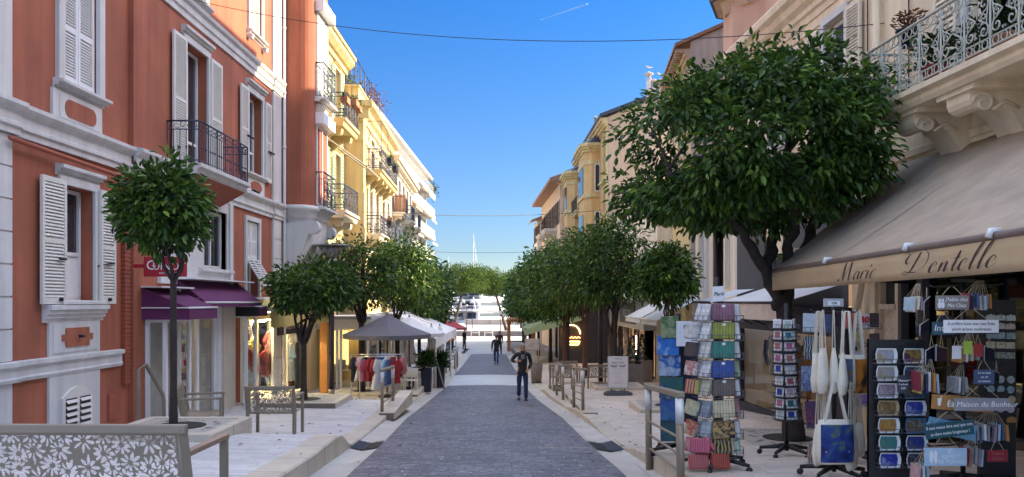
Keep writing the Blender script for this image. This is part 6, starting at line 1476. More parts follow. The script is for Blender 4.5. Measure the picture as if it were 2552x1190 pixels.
def card(name, mat, c, a, w, h, d, label, cat, group, tiltb=.12, inner=None, imat=None, roll=0, bevel=.003, title=None):
    r, u, n = oriented(a, tiltb); roll += rk.uniform(-.045, .045); c = Vector(c)+r*rk.uniform(-.006, .006)+u*rk.uniform(-.006, .006)
    if roll: r, u = r*cos(roll)+u*sin(roll), u*cos(roll)-r*sin(roll)
    q = Matrix((( r.x, n.x, u.x, c[0]), (r.y, n.y, u.y, c[1]), (r.z, n.z, u.z, c[2]), (0, 0, 0, 1)))
    m = MB(); m.box(-w/2, w/2, -d/2, d/2, -h/2, h/2); o = m.build(name, mat, None, bevel=bevel); o.matrix_world = q
    props(o, label, cat, group)
    if inner:
        iw, ih, dz = inner; m = MB(); sgn = 1 if n.dot(Vector((cos(a), sin(a), 0))) > 0 else -1
        y0 = sgn*d/2; m.box(-iw/2, iw/2, min(y0, y0+sgn*.002), max(y0, y0+sgn*.002), dz-ih/2, dz+ih/2); p = m.build('print', imat, None); p.parent = o
    return o
def pocket(t, c, a, w, h, tiltb=.12):
    r, u, n = oriented(a, tiltb); c = Vector(c); f = Vector((cos(a), sin(a), 0))*.035; m = MB()
    p = lambda x, z, k: c+r*x+u*z+f*k
    for z in (-h/2, -h*.1): m.tube([p(-w/2, z, -1), p(-w/2, z, 1), p(w/2, z, 1), p(w/2, z, -1)], .0035, 4)
    for x in (-w/2, -w*.18, w*.18, w/2): m.tube([p(x, -h*.1, 1), p(x, -h/2, 1), p(x, -h/2, -1)], .0035, 4)
    m.build('wire_pocket', chrome, t)
A0 = -pi/2      # facing the camera
# --- napkin spinner
x, y = P(1786, 0, 7.9)[0], 7.9; z = gz(x, y)
K1 = thing('napkin_spinner', 'tall wire spinner full of patterned paper napkins beside the near hoop barrier', 'display rack', (x, y, z))
rack_base(K1, x, y, z, .36, 1.98, rot=.5)
GN1 = 'napkin packs in the tall spinner'
fr = [('mauve', (.22, .10, .13)), ('olive green', (.27, .28, .05)), ('teal', (.04, .19, .15)), ('royal blue', (.03, .07, .26)), ('brown', (.13, .095, .08)), ('cream', (.52, .44, .28)), ('leopard', None), ('tiger striped', None)]
leo = Mart('print_leopard', [(.02, .015, .01), (.03, .02, .012), (.45, .28, .10), (.5, .34, .14)], 22, .6); tig = Mart('print_tiger', [(.02, .015, .01), (.03, .02, .01), (.35, .26, .08), (.42, .32, .1)], 9, .6, True, 6)
wv = lambda n_, c: Mbrick('print_woven_'+n_.replace(' ', '_'), c, scl(c, 1.5), scl(c, .55), .03, .016, .003, .28, .3, 0, .2, 20)
sidec = [('grey white', (.55, .55, .55)), ('white', (.66, .66, .64)), ('cream white', (.62, .60, .55)), ('dotted white', (.58, .56, .56)), ('flowered', (.5, .45, .35)), ('slate blue', (.25, .28, .34)), ('pale blue', (.42, .47, .5)), ('pale green', (.35, .36, .18))]
rightc = [('blue and white', (.40, .50, .58)), ('white', (.66, .66, .66)), ('moss green', (.15, .22, .10)), ('leaf green', (.24, .30, .18)), ('white', (.65, .65, .65)), ('rose and black', (.3, .15, .16)), ('sky blue', (.40, .5, .6)), ('mint', (.38, .46, .36))]
leftc = [None, ('lined grey', (.45, .44, .43)), ('dark brown', (.06, .045, .045)), ('spiral patterned', None), ('striped pink and lime', None), ('lemon', (.5, .48, .3)), ('rust flowered', None), ('red rosette', None)]
rows_py = [779, 826, 873, 921, 967, 1020, 1071, 1113]
multi = Mart('print_swirl', [(.5, .45, .4), (.3, .05, .06), (.6, .55, .5), (.05, .04, .04)], 18, .5); stripe = Mart('print_stripe', [(.45, .42, .10), (.55, .2, .3), (.25, .02, .08), (.3, .03, .1)], 7, .5, True, .5); flor = Mart('print_floral', [(.25, .2, .08), (.4, .05, .04), (.5, .4, .3), (.1, .16, .05)], 16, .5); ros = Mart('print_rosette', [(.45, .05, .08), (.5, .3, .3), (.3, .04, .06)], 14, .5)
ordn = ['topmost', 'second', 'third', 'fourth', 'fifth', 'sixth', 'seventh', 'eighth']
rot1 = A0+.10
for i, py in enumerate(rows_py):
    zc = P(0, py, 7.75)[2]; rr = .17
    def at(a, r_, dz=0): return (x+r_*cos(a), y+r_*sin(a), zc+dz)
    nm, c_ = fr[i]; mt = leo if nm == 'leopard' else tig if 'tiger' in nm else wv(nm, c_)
    sw = .235 if i != 7 else .2
    card('napkin_pack', mt, at(rot1, rr, 0), rot1, sw, .175, .07, '%s napkin pack facing front in the %s row of the tall spinner' % (nm, ordn[i]), 'napkin pack', GN1, .1, (.035, .025, .06) if i < 5 else None, white_plain, roll=0 if i < 7 else .12, bevel=.012)
    pocket(K1, at(rot1, rr+.025, -.02), rot1, .24, .16)
    a2 = rot1-1.05
    nm2, c2 = sidec[i]
    for k in range(3):
        dd = (k-1)*.062; r_, u_, n_ = oriented(a2); p = Vector(at(a2, .19))+r_*dd
        card('napkin_pack', col('side%d' % i, c2, .6, .25, 25), p, a2, .055, .17, .06, '%s napkin pack, %s of three on the left side, %s row of the spinner' % (nm2, ('first', 'middle', 'last')[k], ordn[i]), 'napkin pack', GN1, .22 if i != 3 else .4, None, None, roll=-.12, bevel=.004)
    pocket(K1, at(a2, .215, -.02), a2, .2, .16, .2)
    a3 = rot1+1.15; nm3, c3 = rightc[i]
    card('napkin_pack', Mart('print_right%d' % i, [scl(c3, .7), c3, scl(c3, 1.15), (.6, .6, .6)], 12, .5, i % 2 == 0, 1), at(a3, .2), a3, .19, .165, .06, '%s napkin pack on the right side, %s row of the spinner' % (nm3, ordn[i]), 'napkin pack', GN1, .12, bevel=.006)
    pocket(K1, at(a3, .225, -.02), a3, .2, .15)
    if leftc[i]:
        a4 = rot1-1.75; nm4, c4 = leftc[i]; mt = {'spiral patterned': multi, 'striped pink and lime': stripe, 'rust flowered': flor, 'red rosette': ros}.get(nm4) or col('left%d' % i, c4, .6, .3, 18)
        card('napkin_pack', mt, at(rot1-1.5, .27, .0), rot1-1.25, .17, .15, .06, '%s napkin pack on the far left, %s row of the spinner' % (nm4, ordn[i]), 'napkin pack', GN1, .2, roll=rk.uniform(-.1, .1), bevel=.01)
for i, (px, py, c_, nm) in enumerate(((1745, 1112, (.45, .09, .13), 'pink'), (1742, 1152, (.42, .10, .09), 'coral'), (1795, 1150, (.35, .06, .035), 'rust red'), (1768, 1108, (.5, .12, .16), 'leaning rose'))):
    p = P(px, py, 7.68); card('napkin_pack', Mart('print_low%d' % i, [scl(c_, .7), c_, scl(c_, 1.3)], 14, .35, True, 3), p, A0+.2*(i-1), .2 if i < 3 else .05, .15, .07, '%s wrapped napkin pack at the foot of the tall spinner' % nm, 'napkin pack', GN1, .2, roll=(.0, .08, -.08, .6)[i], bevel=.014)
t = thing('price_card', 'white card with a handwritten word on top of the tall napkin spinner', 'sign card', P(1790, 733, 7.8)); p = P(1790, 733, 7.8)
m = MB(); m.cbox(p, (.115, .006, .155), 0, 0, -.06); m.build('card', white_plain, t); m = MB(); m.bar((p[0], p[1]+.01, p[2]-.14), (p[0], p[1]+.01, p[2]), .006); m.build('holder', black, t)
text('Paris', .055, inkm, 'lettering', t, (p[0]+.005, p[1]-.006, p[2]), (1, 0, .06), (-.06, 0, 1), shear=.3)
# --- placemat rack behind it
x, y = P(1690, 0, 9.3)[0], 9.3; z = gz(x, y); K0 = thing('placemat_rack', 'black floor rack of glossy blue placemats standing behind the near hoop barrier', 'display rack', (x, y, z)); rack_base(K0, x, y, z, .34, 1.72, 5, .03, .9)
m = MB(); m.box(x+.02, x+.24, y-.02, y+.02, z+.4, z+1.35); m.build('back_panel', navy, K0)
for i, (px, py, w_, h_, nm, cs) in enumerate(((1668, 815, .21, .26, 'green woodland', [(.02, .05, .015), (.07, .12, .03), (.25, .28, .12), (.03, .05, .02)]), (1666, 862, .26, .24, 'bright blue water', [(.01, .05, .25), (.015, .10, .38), (.02, .14, .45), (.5, .55, .6)]), (1668, 912, .26, .24, 'blue and white', [(.008, .04, .22), (.01, .07, .3), (.35, .4, .5), (.01, .03, .12)]), (1672, 968, .28, .27, 'deep green', [(.008, .05, .05), (.02, .1, .05), (.02, .05, .15), (.15, .25, .1)]), (1674, 1022, .28, .26, 'cobalt blue', [(.01, .03, .2), (.015, .05, .3), (.03, .12, .3), (.01, .02, .1)]), (1676, 1074, .28, .26, 'dark teal', [(.008, .04, .06), (.01, .06, .08), (.02, .09, .12)]))):
    card('placemat', Mart('print_mat%d' % i, cs, 7, .25), P(px, py, 9.15), A0-.25, w_, h_, .01, '%s glossy placemat, %s from the top of the floor rack' % (nm, ordn[i] if i else 'first'), 'placemat', 'glossy placemats on the black floor rack', .1, bevel=.004)
t = thing('slogan_board', 'white board with black block letters clipped to the placemat rack', 'sign board', P(1715, 832, 9.1)); p = P(1715, 830, 9.1); m = MB(); m.box(p[0]-.14, p[0]+.14, p[1]-.006, p[1]+.006, p[2]-.16, p[2]+.14); m.build('board', white_plain, t)
text('FAIS DE', .065, inkm, 'lettering', t, (p[0]+.05, p[1]-.008, p[2]+.07), (1, 0, 0), (0, 0, 1)); text('TA VIE', .065, inkm, 'lettering', t, (p[0]+.05, p[1]-.008, p[2]-.01), (1, 0, 0), (0, 0, 1))
# --- greeting card spinner
x, y = P(1960, 0, 8.9)[0], 8.9; z = gz(x, y); K2 = thing('card_spinner', 'narrow black spinner of small greeting cards in front of the big tree trunk', 'display rack', (x, y, z)); rack_base(K2, x, y, z, .30, 1.78, 5, .025, .2)
cc_ = [('mint', (.45, .55, .48)), ('teal', (.03, .22, .26)), ('pink', (.52, .14, .28)), ('salmon', (.48, .16, .13)), ('white', (.6, .6, .65)), ('rose red', (.42, .09, .10)), ('pale pink', (.55, .38, .38)), ('dark teal', (.02, .15, .15)), ('royal blue', (.02, .05, .35))]
nth = ordn+['lowest']
for i in range(9):
    py = 808+28.6*i; zc = P(0, py, 8.75)[2]; xx = x-.03+.004*i
    nm, c_ = cc_[i]
    def at(a, r_): return (xx+r_*cos(a), y+r_*sin(a), zc)
    for j, (a, sd) in enumerate(((A0+.05, 'front'), (A0-1.0, 'left'), (A0+1.05, 'right'))):
        cj = c_ if j == 0 else rk.choice(cc_)[1]; nj = nm if j == 0 else [n_ for n_, q in cc_ if q == cj][0]
        card('greeting_card', white_plain, at(a, .115), a, .105, .105, .012, '%s greeting card in the %s row, %s face of the narrow spinner' % (nj, nth[i], sd), 'greeting card', 'greeting cards in the narrow spinner', .1, (.07, .07, 0), col('card_'+nj.replace(' ', '_'), cj, .6, .15, 30), bevel=0)
        pocket(K2, at(a, .13), a, .13, .1)
    m = MB(); m.lathe([(.14, 0), (.15, .005), (.14, .02), (.05, .02)], (xx, y, zc-.075), 10); m.build('shelf_ring', black, K2)
# --- book rack
x, y = P(2105, 0, 8.1)[0], 8.1; z = gz(x, y); K3 = thing('book_rack', 'black wire rack of calendars and notebooks behind the canvas bags', 'display rack', (x, y, z)); rack_base(K3, x+.1, y, z, .34, 1.45, 4, .03)
bk = [(2022, 806, .165, .19, 'pale blue children', (.5, .55, .6), 0), (2062, 806, .15, .19, 'dark blue guide', (.05, .07, .16), 0), (2020, 868, .15, .24, 'midnight blue swirled', None, 0), (2012, 945, .12, .26, 'striped green and blue', None, 0), (2026, 1035, .16, .28, 'dark blue and gold', None, 0), (2030, 1130, .14, .2, 'orange and navy', None, 0),
      (2120, 800, .12, .15, 'red numbered', (.5, .1, .08), '24'), (2152, 800, .12, .15, 'white and red numbered', (.62, .5, .48), '30'), (2178, 800, .09, .15, 'dark plum', (.06, .03, .035), 0), (2136, 845, .13, .14, 'gold flowered', None, 0), (2138, 893, .13, .14, 'grey flowered', None, 0), (2145, 940, .12, .12, 'red and white', None, 0), (2148, 992, .13, .14, 'violet flowered', None, 0), (2180, 848, .1, .14, 'brown', (.10, .06, .05), 0), (2182, 895, .1, .14, 'black', (.02, .02, .02), 0)]
pal = [[(.01, .015, .08), (.02, .04, .18), (.1, .16, .3), (.45, .45, .3)], [(.02, .1, .06), (.3, .35, .5), (.05, .08, .25), (.6, .6, .6)], [(.35, .25, .06), (.02, .04, .15), (.25, .04, .03), (.03, .08, .2)], [(.35, .1, .05), (.03, .05, .15), (.5, .45, .4)], [(.6, .56, .48), (.5, .36, .12), (.3, .2, .1), (.62, .6, .55)], [(.6, .6, .6), (.35, .35, .38), (.55, .55, .56)], [(.5, .12, .1), (.6, .58, .56), (.4, .1, .1)], [(.6, .58, .62), (.2, .06, .32), (.4, .3, .45)]]
q = 0
for px, py, w_, h_, nm, c_, num in bk:
    if c_ is None: mt = Mart('print_book%d' % q, pal[q % 8], 12, .45, q % 3 == 0, 5); q += 1
    else: mt = col('book_'+nm.replace(' ', '_'), c_, .5, .12, 14)
    p = P(px, py, 7.95); o = card('notebook', mt, p, A0, w_, h_, .02, '%s notebook on the wire rack behind the canvas bags' % nm if not num else '%s birthday card on the wire rack behind the canvas bags' % nm, 'notebook', 'notebooks and cards on the wire rack', .08, bevel=0)
    pocket(K3, (p[0], p[1]-.02, p[2]-.03), A0, w_+.01, h_*.7)
    if num: text(num, .09, col('red_ink', (.45, .02, .02)), 'numerals', K3, (p[0], p[1]-.03, p[2]+.01), (1, 0, 0), (0, 0, 1), bold=.004)
    if h_ > .2: 
        m = MB(); m.box(-.05, .05, -.014, -.011, h_*.26, h_*.42); l_ = m.build('label_band', white_plain, None); l_.parent = o
# --- canvas bags
x, y = P(2078, 0, 7.15)[0], 7.15; z = gz(x, y); KT = thing('bag_stand', 'black stand hung with two tiers of natural canvas bags under a small card holder', 'display stand', (x, y, z)); rack_base(KT, x, y, z, .3, P(0, 762, 7.15)[2]-z, 5, .022, .1)
for zz in (P(0, 778, 7.1)[2], P(0, 955, 7.1)[2]):
    m = MB()
    for i in range(8): a = 2*pi*i/8; m.tube([(x, y, zz), (x+.2*cos(a), y+.2*sin(a), zz), (x+.22*cos(a), y+.22*sin(a), zz+.025)], .007, 5)
    m.build('hook_star', black, KT)
p = P(2077, 754, 7.1); m = MB(); m.box(p[0]-.09, p[0]+.09, p[1]-.012, p[1]+.012, p[2]-.04, p[2]+.035); m.build('card_holder', M('holder_grey', (.42, .43, .45), .4), KT)
m = MB(); m.box(p[0]-.055, p[0]+.055, p[1]-.016, p[1]-.012, p[2]-.028, p[2]+.012); m.build('price_card', white_plain, KT); text('9,90', .03, inkm, 'lettering', KT, (p[0], p[1]-.018, p[2]-.008), (1, 0, 0), (0, 0, 1))
def tote(px, ptop, pbody, pbot, w_, a, label, art=None, dy=0, ah=.7):
    Y = 7.05+dy; c = P(px, 0, Y); zt, zb1, zb2 = P(0, ptop, Y)[2], P(0, pbody, Y)[2], P(0, pbot, Y)[2]; t = thing('canvas_bag', label, 'bag', (c[0], Y, zb1), 'canvas bags on the black stand')
    r = Vector((cos(a), sin(a), 0)); n = Vector((-sin(a), cos(a), 0)); o = Vector((c[0], Y, 0)); h = zb1-zb2
    def ring(z_, wk, d): return [tuple(o+r*(wk*w_/2*cx_)+n*(d*dy_)+Vector((0, 0, z_))) for cx_, dy_ in ((-1, 0), (-.6, -1), (0, -1.1), (.6, -1), (1, 0), (.6, 1), (0, 1.1), (-.6, 1))]
    m = MB(); m.loft([ring(zb1, .86, .012), ring(zb1-h*.3, .95, .03), ring(zb1-h*.7, 1.0, .045), ring(zb2+.02, .97, .03), ring(zb2, .9, .01)]); m.build('body', cloth_nat, t)
    for s in (-1, 1):
        m = MB(); hk = o+Vector((0, 0, zt))
        pts = [o+r*(-w_*.28)+n*(.012*s)+Vector((0, 0, zb1-.02)), hk+r*(-.02)+n*(.004*s), hk+Vector((0, 0, .01)), hk+r*.02+n*(.004*s), o+r*(w_*.28)+n*(.012*s)+Vector((0, 0, zb1-.02))]
        L = [[tuple(q_+n*.002+r*.012), tuple(q_+n*.002-r*.012)] for q_ in pts]; m.loft(L, False, False, False); hd_ = m.build('handle', cloth_nat, t); mo = hd_.modifiers.new('thick', 'SOLIDIFY'); mo.thickness = .003
    if art:
        m = MB(); fr_ = lambda u, v: tuple(o+r*(u*w_/2*.84)-n*(.0035+lerp(.048, .036, abs(v-.5)*1.2)*1.1*(1-.35*u*u))+Vector((0, 0, lerp(zb2+h*.06, zb1-h*.1, v))))
        m.loft([[fr_(-1+2*i/6, j/6) for i in range(7)] for j in range(7)], True, False, False); m.build('print', art, t)
artA = Mart('print_bagblue', [(.004, .008, .05), (.006, .018, .13), (.012, .05, .22), (.12, .15, .04), (.02, .045, .015)], 7, .7); artB = Mart('print_bagsmall', [(.02, .03, .06), (.2, .12, .03), (.05, .1, .2), (.02, .02, .02)], 7, .7); artO = Mart('print_bagorange', [(.01, .008, .01), (.015, .01, .01), (.5, .18, .02), (.52, .2, .025)], 4.5, .7)
for i, (px, pt, pb_, po, w_, a, lab, art, dy) in enumerate(((2040, 778, 880, 978, .19, .5, 'blank canvas bag turned left, upper tier, leftmost', None, .02), (2051, 776, 868, 982, .2, .9, 'blank canvas bag bulging in front, upper tier left', None, -.12), (2078, 776, 868, 980, .17, 1.2, 'narrow blank canvas bag edge on, upper tier middle', None, -.1), (2100, 778, 880, 985, .2, 1.15, 'blank canvas bag with its printed side turned right, upper tier', None, -.14), (2110, 778, 885, 975, .17, -.8, 'canvas bag with a dark printed picture, upper tier right', artB, -.03), (2138, 775, 885, 985, .21, .25, 'canvas bag with an orange and black print, upper tier, rightmost', artO, .0),
                                                  (2040, 955, 1058, 1160, .2, .9, 'blank canvas bag edge on, lower tier, leftmost', None, .03), (2060, 952, 1050, 1140, .22, .6, 'canvas bag with a partly hidden blue print, lower tier left', artB, -.02), (2082, 950, 1046, 1158, .36, .06, 'canvas bag with a large dark blue and green print, lower tier front', artA, -.2), (2122, 955, 1060, 1172, .19, .8, 'blank canvas bag hanging lowest, lower tier right', None, -.12), (2138, 955, 1055, 1140, .18, .5, 'canvas bag half hidden at the right end of the lower tier', None, .05))):
    tote(px, pt, pb_, po, w_, a, lab, art, dy)
# --- tray rack
Y = 6.45; x0, x1 = P(2172, 0, Y)[0], P(2312, 0, Y)[0]; z = gz(3.2, Y); KR = thing('tray_rack', 'black board rack holding two columns of small picture trays', 'display rack', (x0, Y, z))
m = MB(); m.box(x0, x1, Y+.05, Y+.08, P(0, 1200, Y)[2], P(0, 848, Y)[2]); m.build('board', black, KR)
m = MB(); m.box(x0, x0+.04, Y+.045, Y+.085, z, P(0, 846, Y)[2]); m.build('upright', black, KR)
m = MB(); m.box(x1-.04, x1, Y+.045, Y+.085, z, P(0, 846, Y)[2]); m.build('upright', black, KR)
pics = [('coast village', [(.18, .28, .5), (.3, .35, .45), (.35, .25, .14), (.15, .2, .12)]), ('yellow and violet', [(.03, .02, .12), (.4, .28, .05), (.15, .03, .06), (.02, .03, .2)]), ('harbour view', [(.2, .28, .5), (.35, .3, .22), (.2, .22, .14)]), ('steeple at dusk', [(.25, .3, .42), (.03, .04, .1), (.15, .12, .05)]), ('lilac facade', [(.4, .34, .38), (.22, .16, .2), (.45, .4, .4)]), ('windmill field', [(.3, .4, .48), (.06, .05, .04), (.25, .2, .1)]), ('ochre cat', [(.35, .22, .06), (.12, .07, .02), (.4, .28, .1)]), ('blue pond', [(.01, .02, .25), (.02, .05, .35), (.4, .45, .55)]), ('orange and purple', [(.05, .02, .15), (.45, .25, .03), (.3, .06, .02)]), ('brown shore', [(.3, .42, .5), (.16, .1, .05), (.2, .13, .07)]), ('sea green', [(.03, .12, .12), (.05, .2, .18), (.1, .2, .12)]), ('dark blue swirl', [(.01, .02, .12), (.02, .04, .25), (.15, .14, .06)]), ('deep blue', [(.008, .015, .22), (.01, .03, .32), (.4, .4, .5)]), ('abbey at night', [(.2, .22, .3), (.02, .02, .06), (.12, .1, .04)])]
for k in range(14):
    r_, c_ = divmod(k, 2); px = (2208 if c_ == 0 else 2276)+r_*1.5; py = 888+43.3*r_; p = P(px, py, Y-.0); nm, cs = pics[k]; rim = M('blue_rim', (.05, .18, .35), .35) if k in (5, 9) else (M('tan_rim', (.4, .3, .15), .35) if k == 6 else white_lac)
    t = thing('picture_tray', '%s picture tray, %s row, %s column of the black board rack' % (nm, ordn[r_], 'left' if c_ == 0 else 'right'), 'tray', p, 'picture trays on the black board rack'); w_, h_ = .093, .066
    ol = [(-w_, -.02), (-w_*.86, -h_), (w_*.86, -h_), (w_, -.02), (w_, .02), (w_*.86, h_), (-w_*.86, h_), (-w_, .02)]
    m = MB(); rings = []
    for s_, dy in ((.80, .005), (1, -.022), (.97, -.024), (.78, .0)): rings.append([(p[0]+a*s_, p[1]+dy+.01, p[2]+b*s_) for a, b in ol])
    m.loft(rings); m.build('rim', rim, t)
    m = MB(); m.add([(p[0]+a*.8, p[1]+.008, p[2]+b*.8) for a, b in ol], [tuple(range(8))]); m.build('picture', Mart('print_tray%d' % k, cs, 16, .35), t)
    pocket(KR, (p[0], p[1]-.0, p[2]-.02), A0, .19, .08, 0)
t = thing('price_slate', 'small black slate tag with chalk writing tied between the picture trays', 'price tag', P(2251, 958, Y-.05)); p = P(2251, 958, Y-.06)
m = MB(); w_, h_ = .046, .075; m.prism([(p[0]-w_, p[1], p[2]-h_), (p[0]+w_, p[1], p[2]-h_), (p[0]+w_, p[1], p[2]+h_*.7), (p[0]+w_*.4, p[1], p[2]+h_), (p[0]-w_*.4, p[1], p[2]+h_), (p[0]-w_, p[1], p[2]+h_*.7)], (0, .008, 0)); m.build('slate', M('slate', (.05, .055, .07), .8), t)
for i, s_ in enumerate(('Plateaux', '1 acheté', '6,50')): text(s_, .024, letter_white, 'chalk', t, (p[0], p[1]-.003, p[2]+.03-.032*i), (1, 0, 0), (0, 0, 1))
# --- magnet board
Y = 6.75; x0, x1 = P(2440, 0, Y)[0], P(2532, 0, Y)[0]; KM = thing('magnet_board', 'tall black board covered with small souvenir magnets at the right edge', 'display board', (x0, Y, gz(x0, Y))); m = MB(); m.box(x0, x1, Y, Y+.03, gz(x0, Y)+.05, P(0, 748, Y)[2]); m.build('board', black, KM)
m = MB(); m.box(x0, x1, Y-.05, Y+.1, gz(x0, Y), gz(x0, Y)+.06); m.build('foot', black, KM)
k = 0
def magnet(px, py, shape, nm, cs, lab):
    global k
    p = P(px, py, Y-.01); m = MB(); k += 1
    if shape == 'o': m.prism([(p[0]+.033*cos(2*pi*i/16), p[1]-.012, p[2]+.033*sin(2*pi*i/16)) for i in range(16)], (0, .012, 0))
    elif shape == 'w': m.prism([(p[0]+.04*x_, p[1]-.012, p[2]+.032*z_) for x_, z_ in ((-1, -.8), (1, -.8), (1.05, .2), (.8, .7), (.3, .6), (0, 1), (-.3, .6), (-.8, .7), (-1.05, .2))], (0, .012, 0))
    else: m.box(p[0]-.04, p[0]+.04, p[1]-.012, p[1], p[2]-.028, p[2]+.028)
    o = m.build('magnet', Mart('print_magnet_'+nm, cs, 30, .3)); props(o, lab, 'magnet', 'souvenir magnets on the black board')
mg = [(791, 'w', 'sky', [(.25, .4, .5), (.5, .55, .5), (.15, .25, .2)], 'pale blue wavy'), (812, 'w', 'rose', [(.45, .25, .25), (.5, .45, .4), (.2, .1, .1)], 'rose wavy'), (836, 's', 'shore', [(.5, .5, .45), (.15, .25, .3), (.6, .58, .5)], 'pale framed seaside'), (860, 's', 'cove', [(.3, .4, .45), (.5, .45, .3), (.1, .15, .1)], 'square cove'), (885, 's', 'rock', [(.45, .5, .5), (.12, .16, .12), (.55, .5, .4)], 'square rock'), (945, 'o', 'silver', [(.5, .5, .5), (.25, .3, .3), (.6, .6, .6)], 'round silver'), (970, 'o', 'aqua', [(.4, .5, .5), (.15, .25, .3), (.55, .55, .5)], 'round aqua'), (1018, 'o', 'lilac', [(.45, .25, .4), (.55, .5, .5), (.25, .1, .2)], 'round lilac')]
for py, sh, nm, cs, lab in mg:
    for j, px in enumerate((2468, 2492, 2517)): magnet(px+rk.uniform(-1, 1), py+j*.8, sh, nm, cs, '%s magnet, %s of its row on the black board' % (lab, ('left', 'middle', 'right')[j]))
magnet(2520, 996, 'o', 'sand', [(.5, .35, .15), (.4, .3, .2)], 'round sand coloured magnet under the aqua row on the black board'); magnet(2519, 1046, 'w', 'bun', [(.45, .25, .06), (.3, .12, .02)], 'bread coloured magnet lowest on the black board')
# --- hanging wooden plaques
Y = 6.3; x, y = P(2400, 0, 6.45)[0], 6.45; z = gz(x, y); KP = thing('plaque_stand', 'black stand with arms hung with slogan plaques in front of the shop window', 'display stand', (x, y, z)); rack_base(KP, x, y, z, .34, P(0, 696, 6.45)[2]-z, 5, .02)
m = MB(); p = P(2400, 700, 6.45); m.cbox(p, (.17, .06, .025), 0); m.build('top_bar', black, KP)
for py, L, R_ in ((712, 2318, 2500), (770, 2330, 2470), (832, 2318, 2495), (915, 2305, 2500), (980, 2310, 2510), (1045, 2320, 2510), (1108, 2310, 2500)):
    m = MB(); a, b = P(L, py, 6.25), P(R_, py-6, 6.35); c_ = P(2400, py, 6.45); m.tube([a, (a[0]+.03, a[1], a[2]-.015), c_, (b[0]-.03, b[1], b[2]-.015), b], .007, 5); m.build('arm', black, KP)
GP_ = 'slogan plaques on the plaque stand'
def plaque_sign(px0, px1, py0, py1, c_, label, lines=(), tcol=None, tilt=0, Yp=6.15, hang=22, size=None, shear=0, align='CENTER', tx=.5, squash=1):
    a = P((px0+px1)/2, (py0+py1)/2, Yp); w_ = (px1-px0)*Yp/FP; h_ = (py1-py0)*Yp/FP; t = thing('plaque', label, 'plaque', a, GP_)
    rx = Vector((cos(tilt), 0, sin(tilt))); uz = Vector((-sin(tilt), 0, cos(tilt))); o = Vector(a)
    q = lambda u, d, v: tuple(o+rx*u+Vector((0, d, 0))+uz*v)
    m = MB(q); m.box(-w_/2, w_/2, -.006, .006, -h_/2, h_/2); m.build('board', c_, t)
    m = MB(); tp = o+Vector((0, .01, h_/2+hang*Yp/FP))
    for s in (-.3, .3): m.tube([q(s*w_, -.007, h_/2-.008), q(s*w_, .0, h_/2+.004), tuple(tp+Vector((s*w_*.2, 0, 0)))], .0025, 4)
    m.build('cord', rope, t)
    n_ = len(lines)
    for i, ln in enumerate(lines):
        sz = size or h_*.62/max(1, n_); v = (n_/2-.5-i)*h_*.86/max(1, n_); text(ln, sz, tcol or letter_white, 'lettering', t, q((tx-.5)*w_, -.0075, v), rx, uz, shear=shear, align=align, squash=squash, ext=.0008)
    return t, q, w_, h_
pg = lambda n_, c: M('plaque_'+n_, c, .6, .08, 20)
t, q, w_, h_ = plaque_sign(2332, 2414, 737, 772, pg('taupe', (.23, .20, .19)), 'taupe plaque with two white cats reading J habite chez mes chats', ("J'habite chez", 'Mes Chats'), shear=.25, tx=.62, size=.045, squash=.8)
m = MB(q)
for cx_ in (-.105, -.08):
    m.prism([(cx_+.016*cos(2*pi*i/14), -.008, -.02+.026*sin(2*pi*i/14)) for i in range(14)], (0, .001, 0)); m.prism([(cx_+.010*cos(2*pi*i/12), -.008, .016+.011*sin(2*pi*i/12)) for i in range(12)], (0, .001, 0))
    for s in (-1, 1): m.prism([(cx_+s*.009, -.008, .02), (cx_+s*.002, -.008, .026), (cx_+s*.008, -.008, .036)], (0, .001, 0))
m.build('cat_motif', letter_white, t)
plaque_sign(2352, 2488, 798, 830, white_plain, 'long white plaque reading Je préfère boire avec mes amis', ('Je préfère boire avec mes Amis,', "plutôt qu'avec modération"), pg('grey_text', (.12, .12, .13)), size=.036, hang=26, Yp=6.1, shear=.1, squash=.82)
plaque_sign(2323, 2380, 803, 834, pg('teal', (.03, .10, .15)), 'teal plaque half behind the long white one, its word starting Int', ('Int',), size=.075, shear=.2, tx=.27, Yp=6.2)
plaque_sign(2378, 2516, 993, 1024, pg('grey', (.27, .26, .28)), 'long grey plaque reading La Maison du Bonheur', ('La Maison du Bonheur',), size=.062, shear=.15, Yp=6.1, hang=30)
t, q, w_, h_ = plaque_sign(2322, 2470, 988, 1024, pg('orange', (.40, .19, .05)), 'orange plank plaque with a cocktail glass behind the grey Maison plaque', ('Bar',), size=.06, shear=.2, tx=.33, tilt=-.07, Yp=6.17, hang=30)
m = MB(q); m.prism([(-.20, -.008, .03), (-.165, -.008, .03), (-.172, -.008, -.03), (-.193, -.008, -.03)], (0, .001, 0)); m.bar((-.18, -.009, .02), (-.165, -.009, .055), .003); m.build('glass_motif', letter_white, t)
plaque_sign(2306, 2426, 1052, 1089, pg('petrol', (.012, .075, .09)), 'tilted petrol blue plaque reading Il vaut mieux être seul que con', ('Il vaut mieux être seul que con,', 'ça dure moins longtemps !'), size=.036, tilt=.12, Yp=6.1, hang=24, squash=.82)
plaque_sign(2312, 2432, 1050, 1088, pg('sky', (.14, .33, .46)), 'sky blue plaque crossing behind the petrol one', ('Coin calme',), size=.04, tilt=-.2, Yp=6.18, hang=24, tx=.2)
t, q, w_, h_ = plaque_sign(2304, 2408, 1117, 1161, pg('pale_blue', (.38, .52, .64)), 'pale blue plaque with flip flops reading Ici remets tes tongs', ('ICI', 'REMETS', 'TES TONGS !'), size=.044, tx=.63, Yp=6.1, hang=30)
m = MB(q)
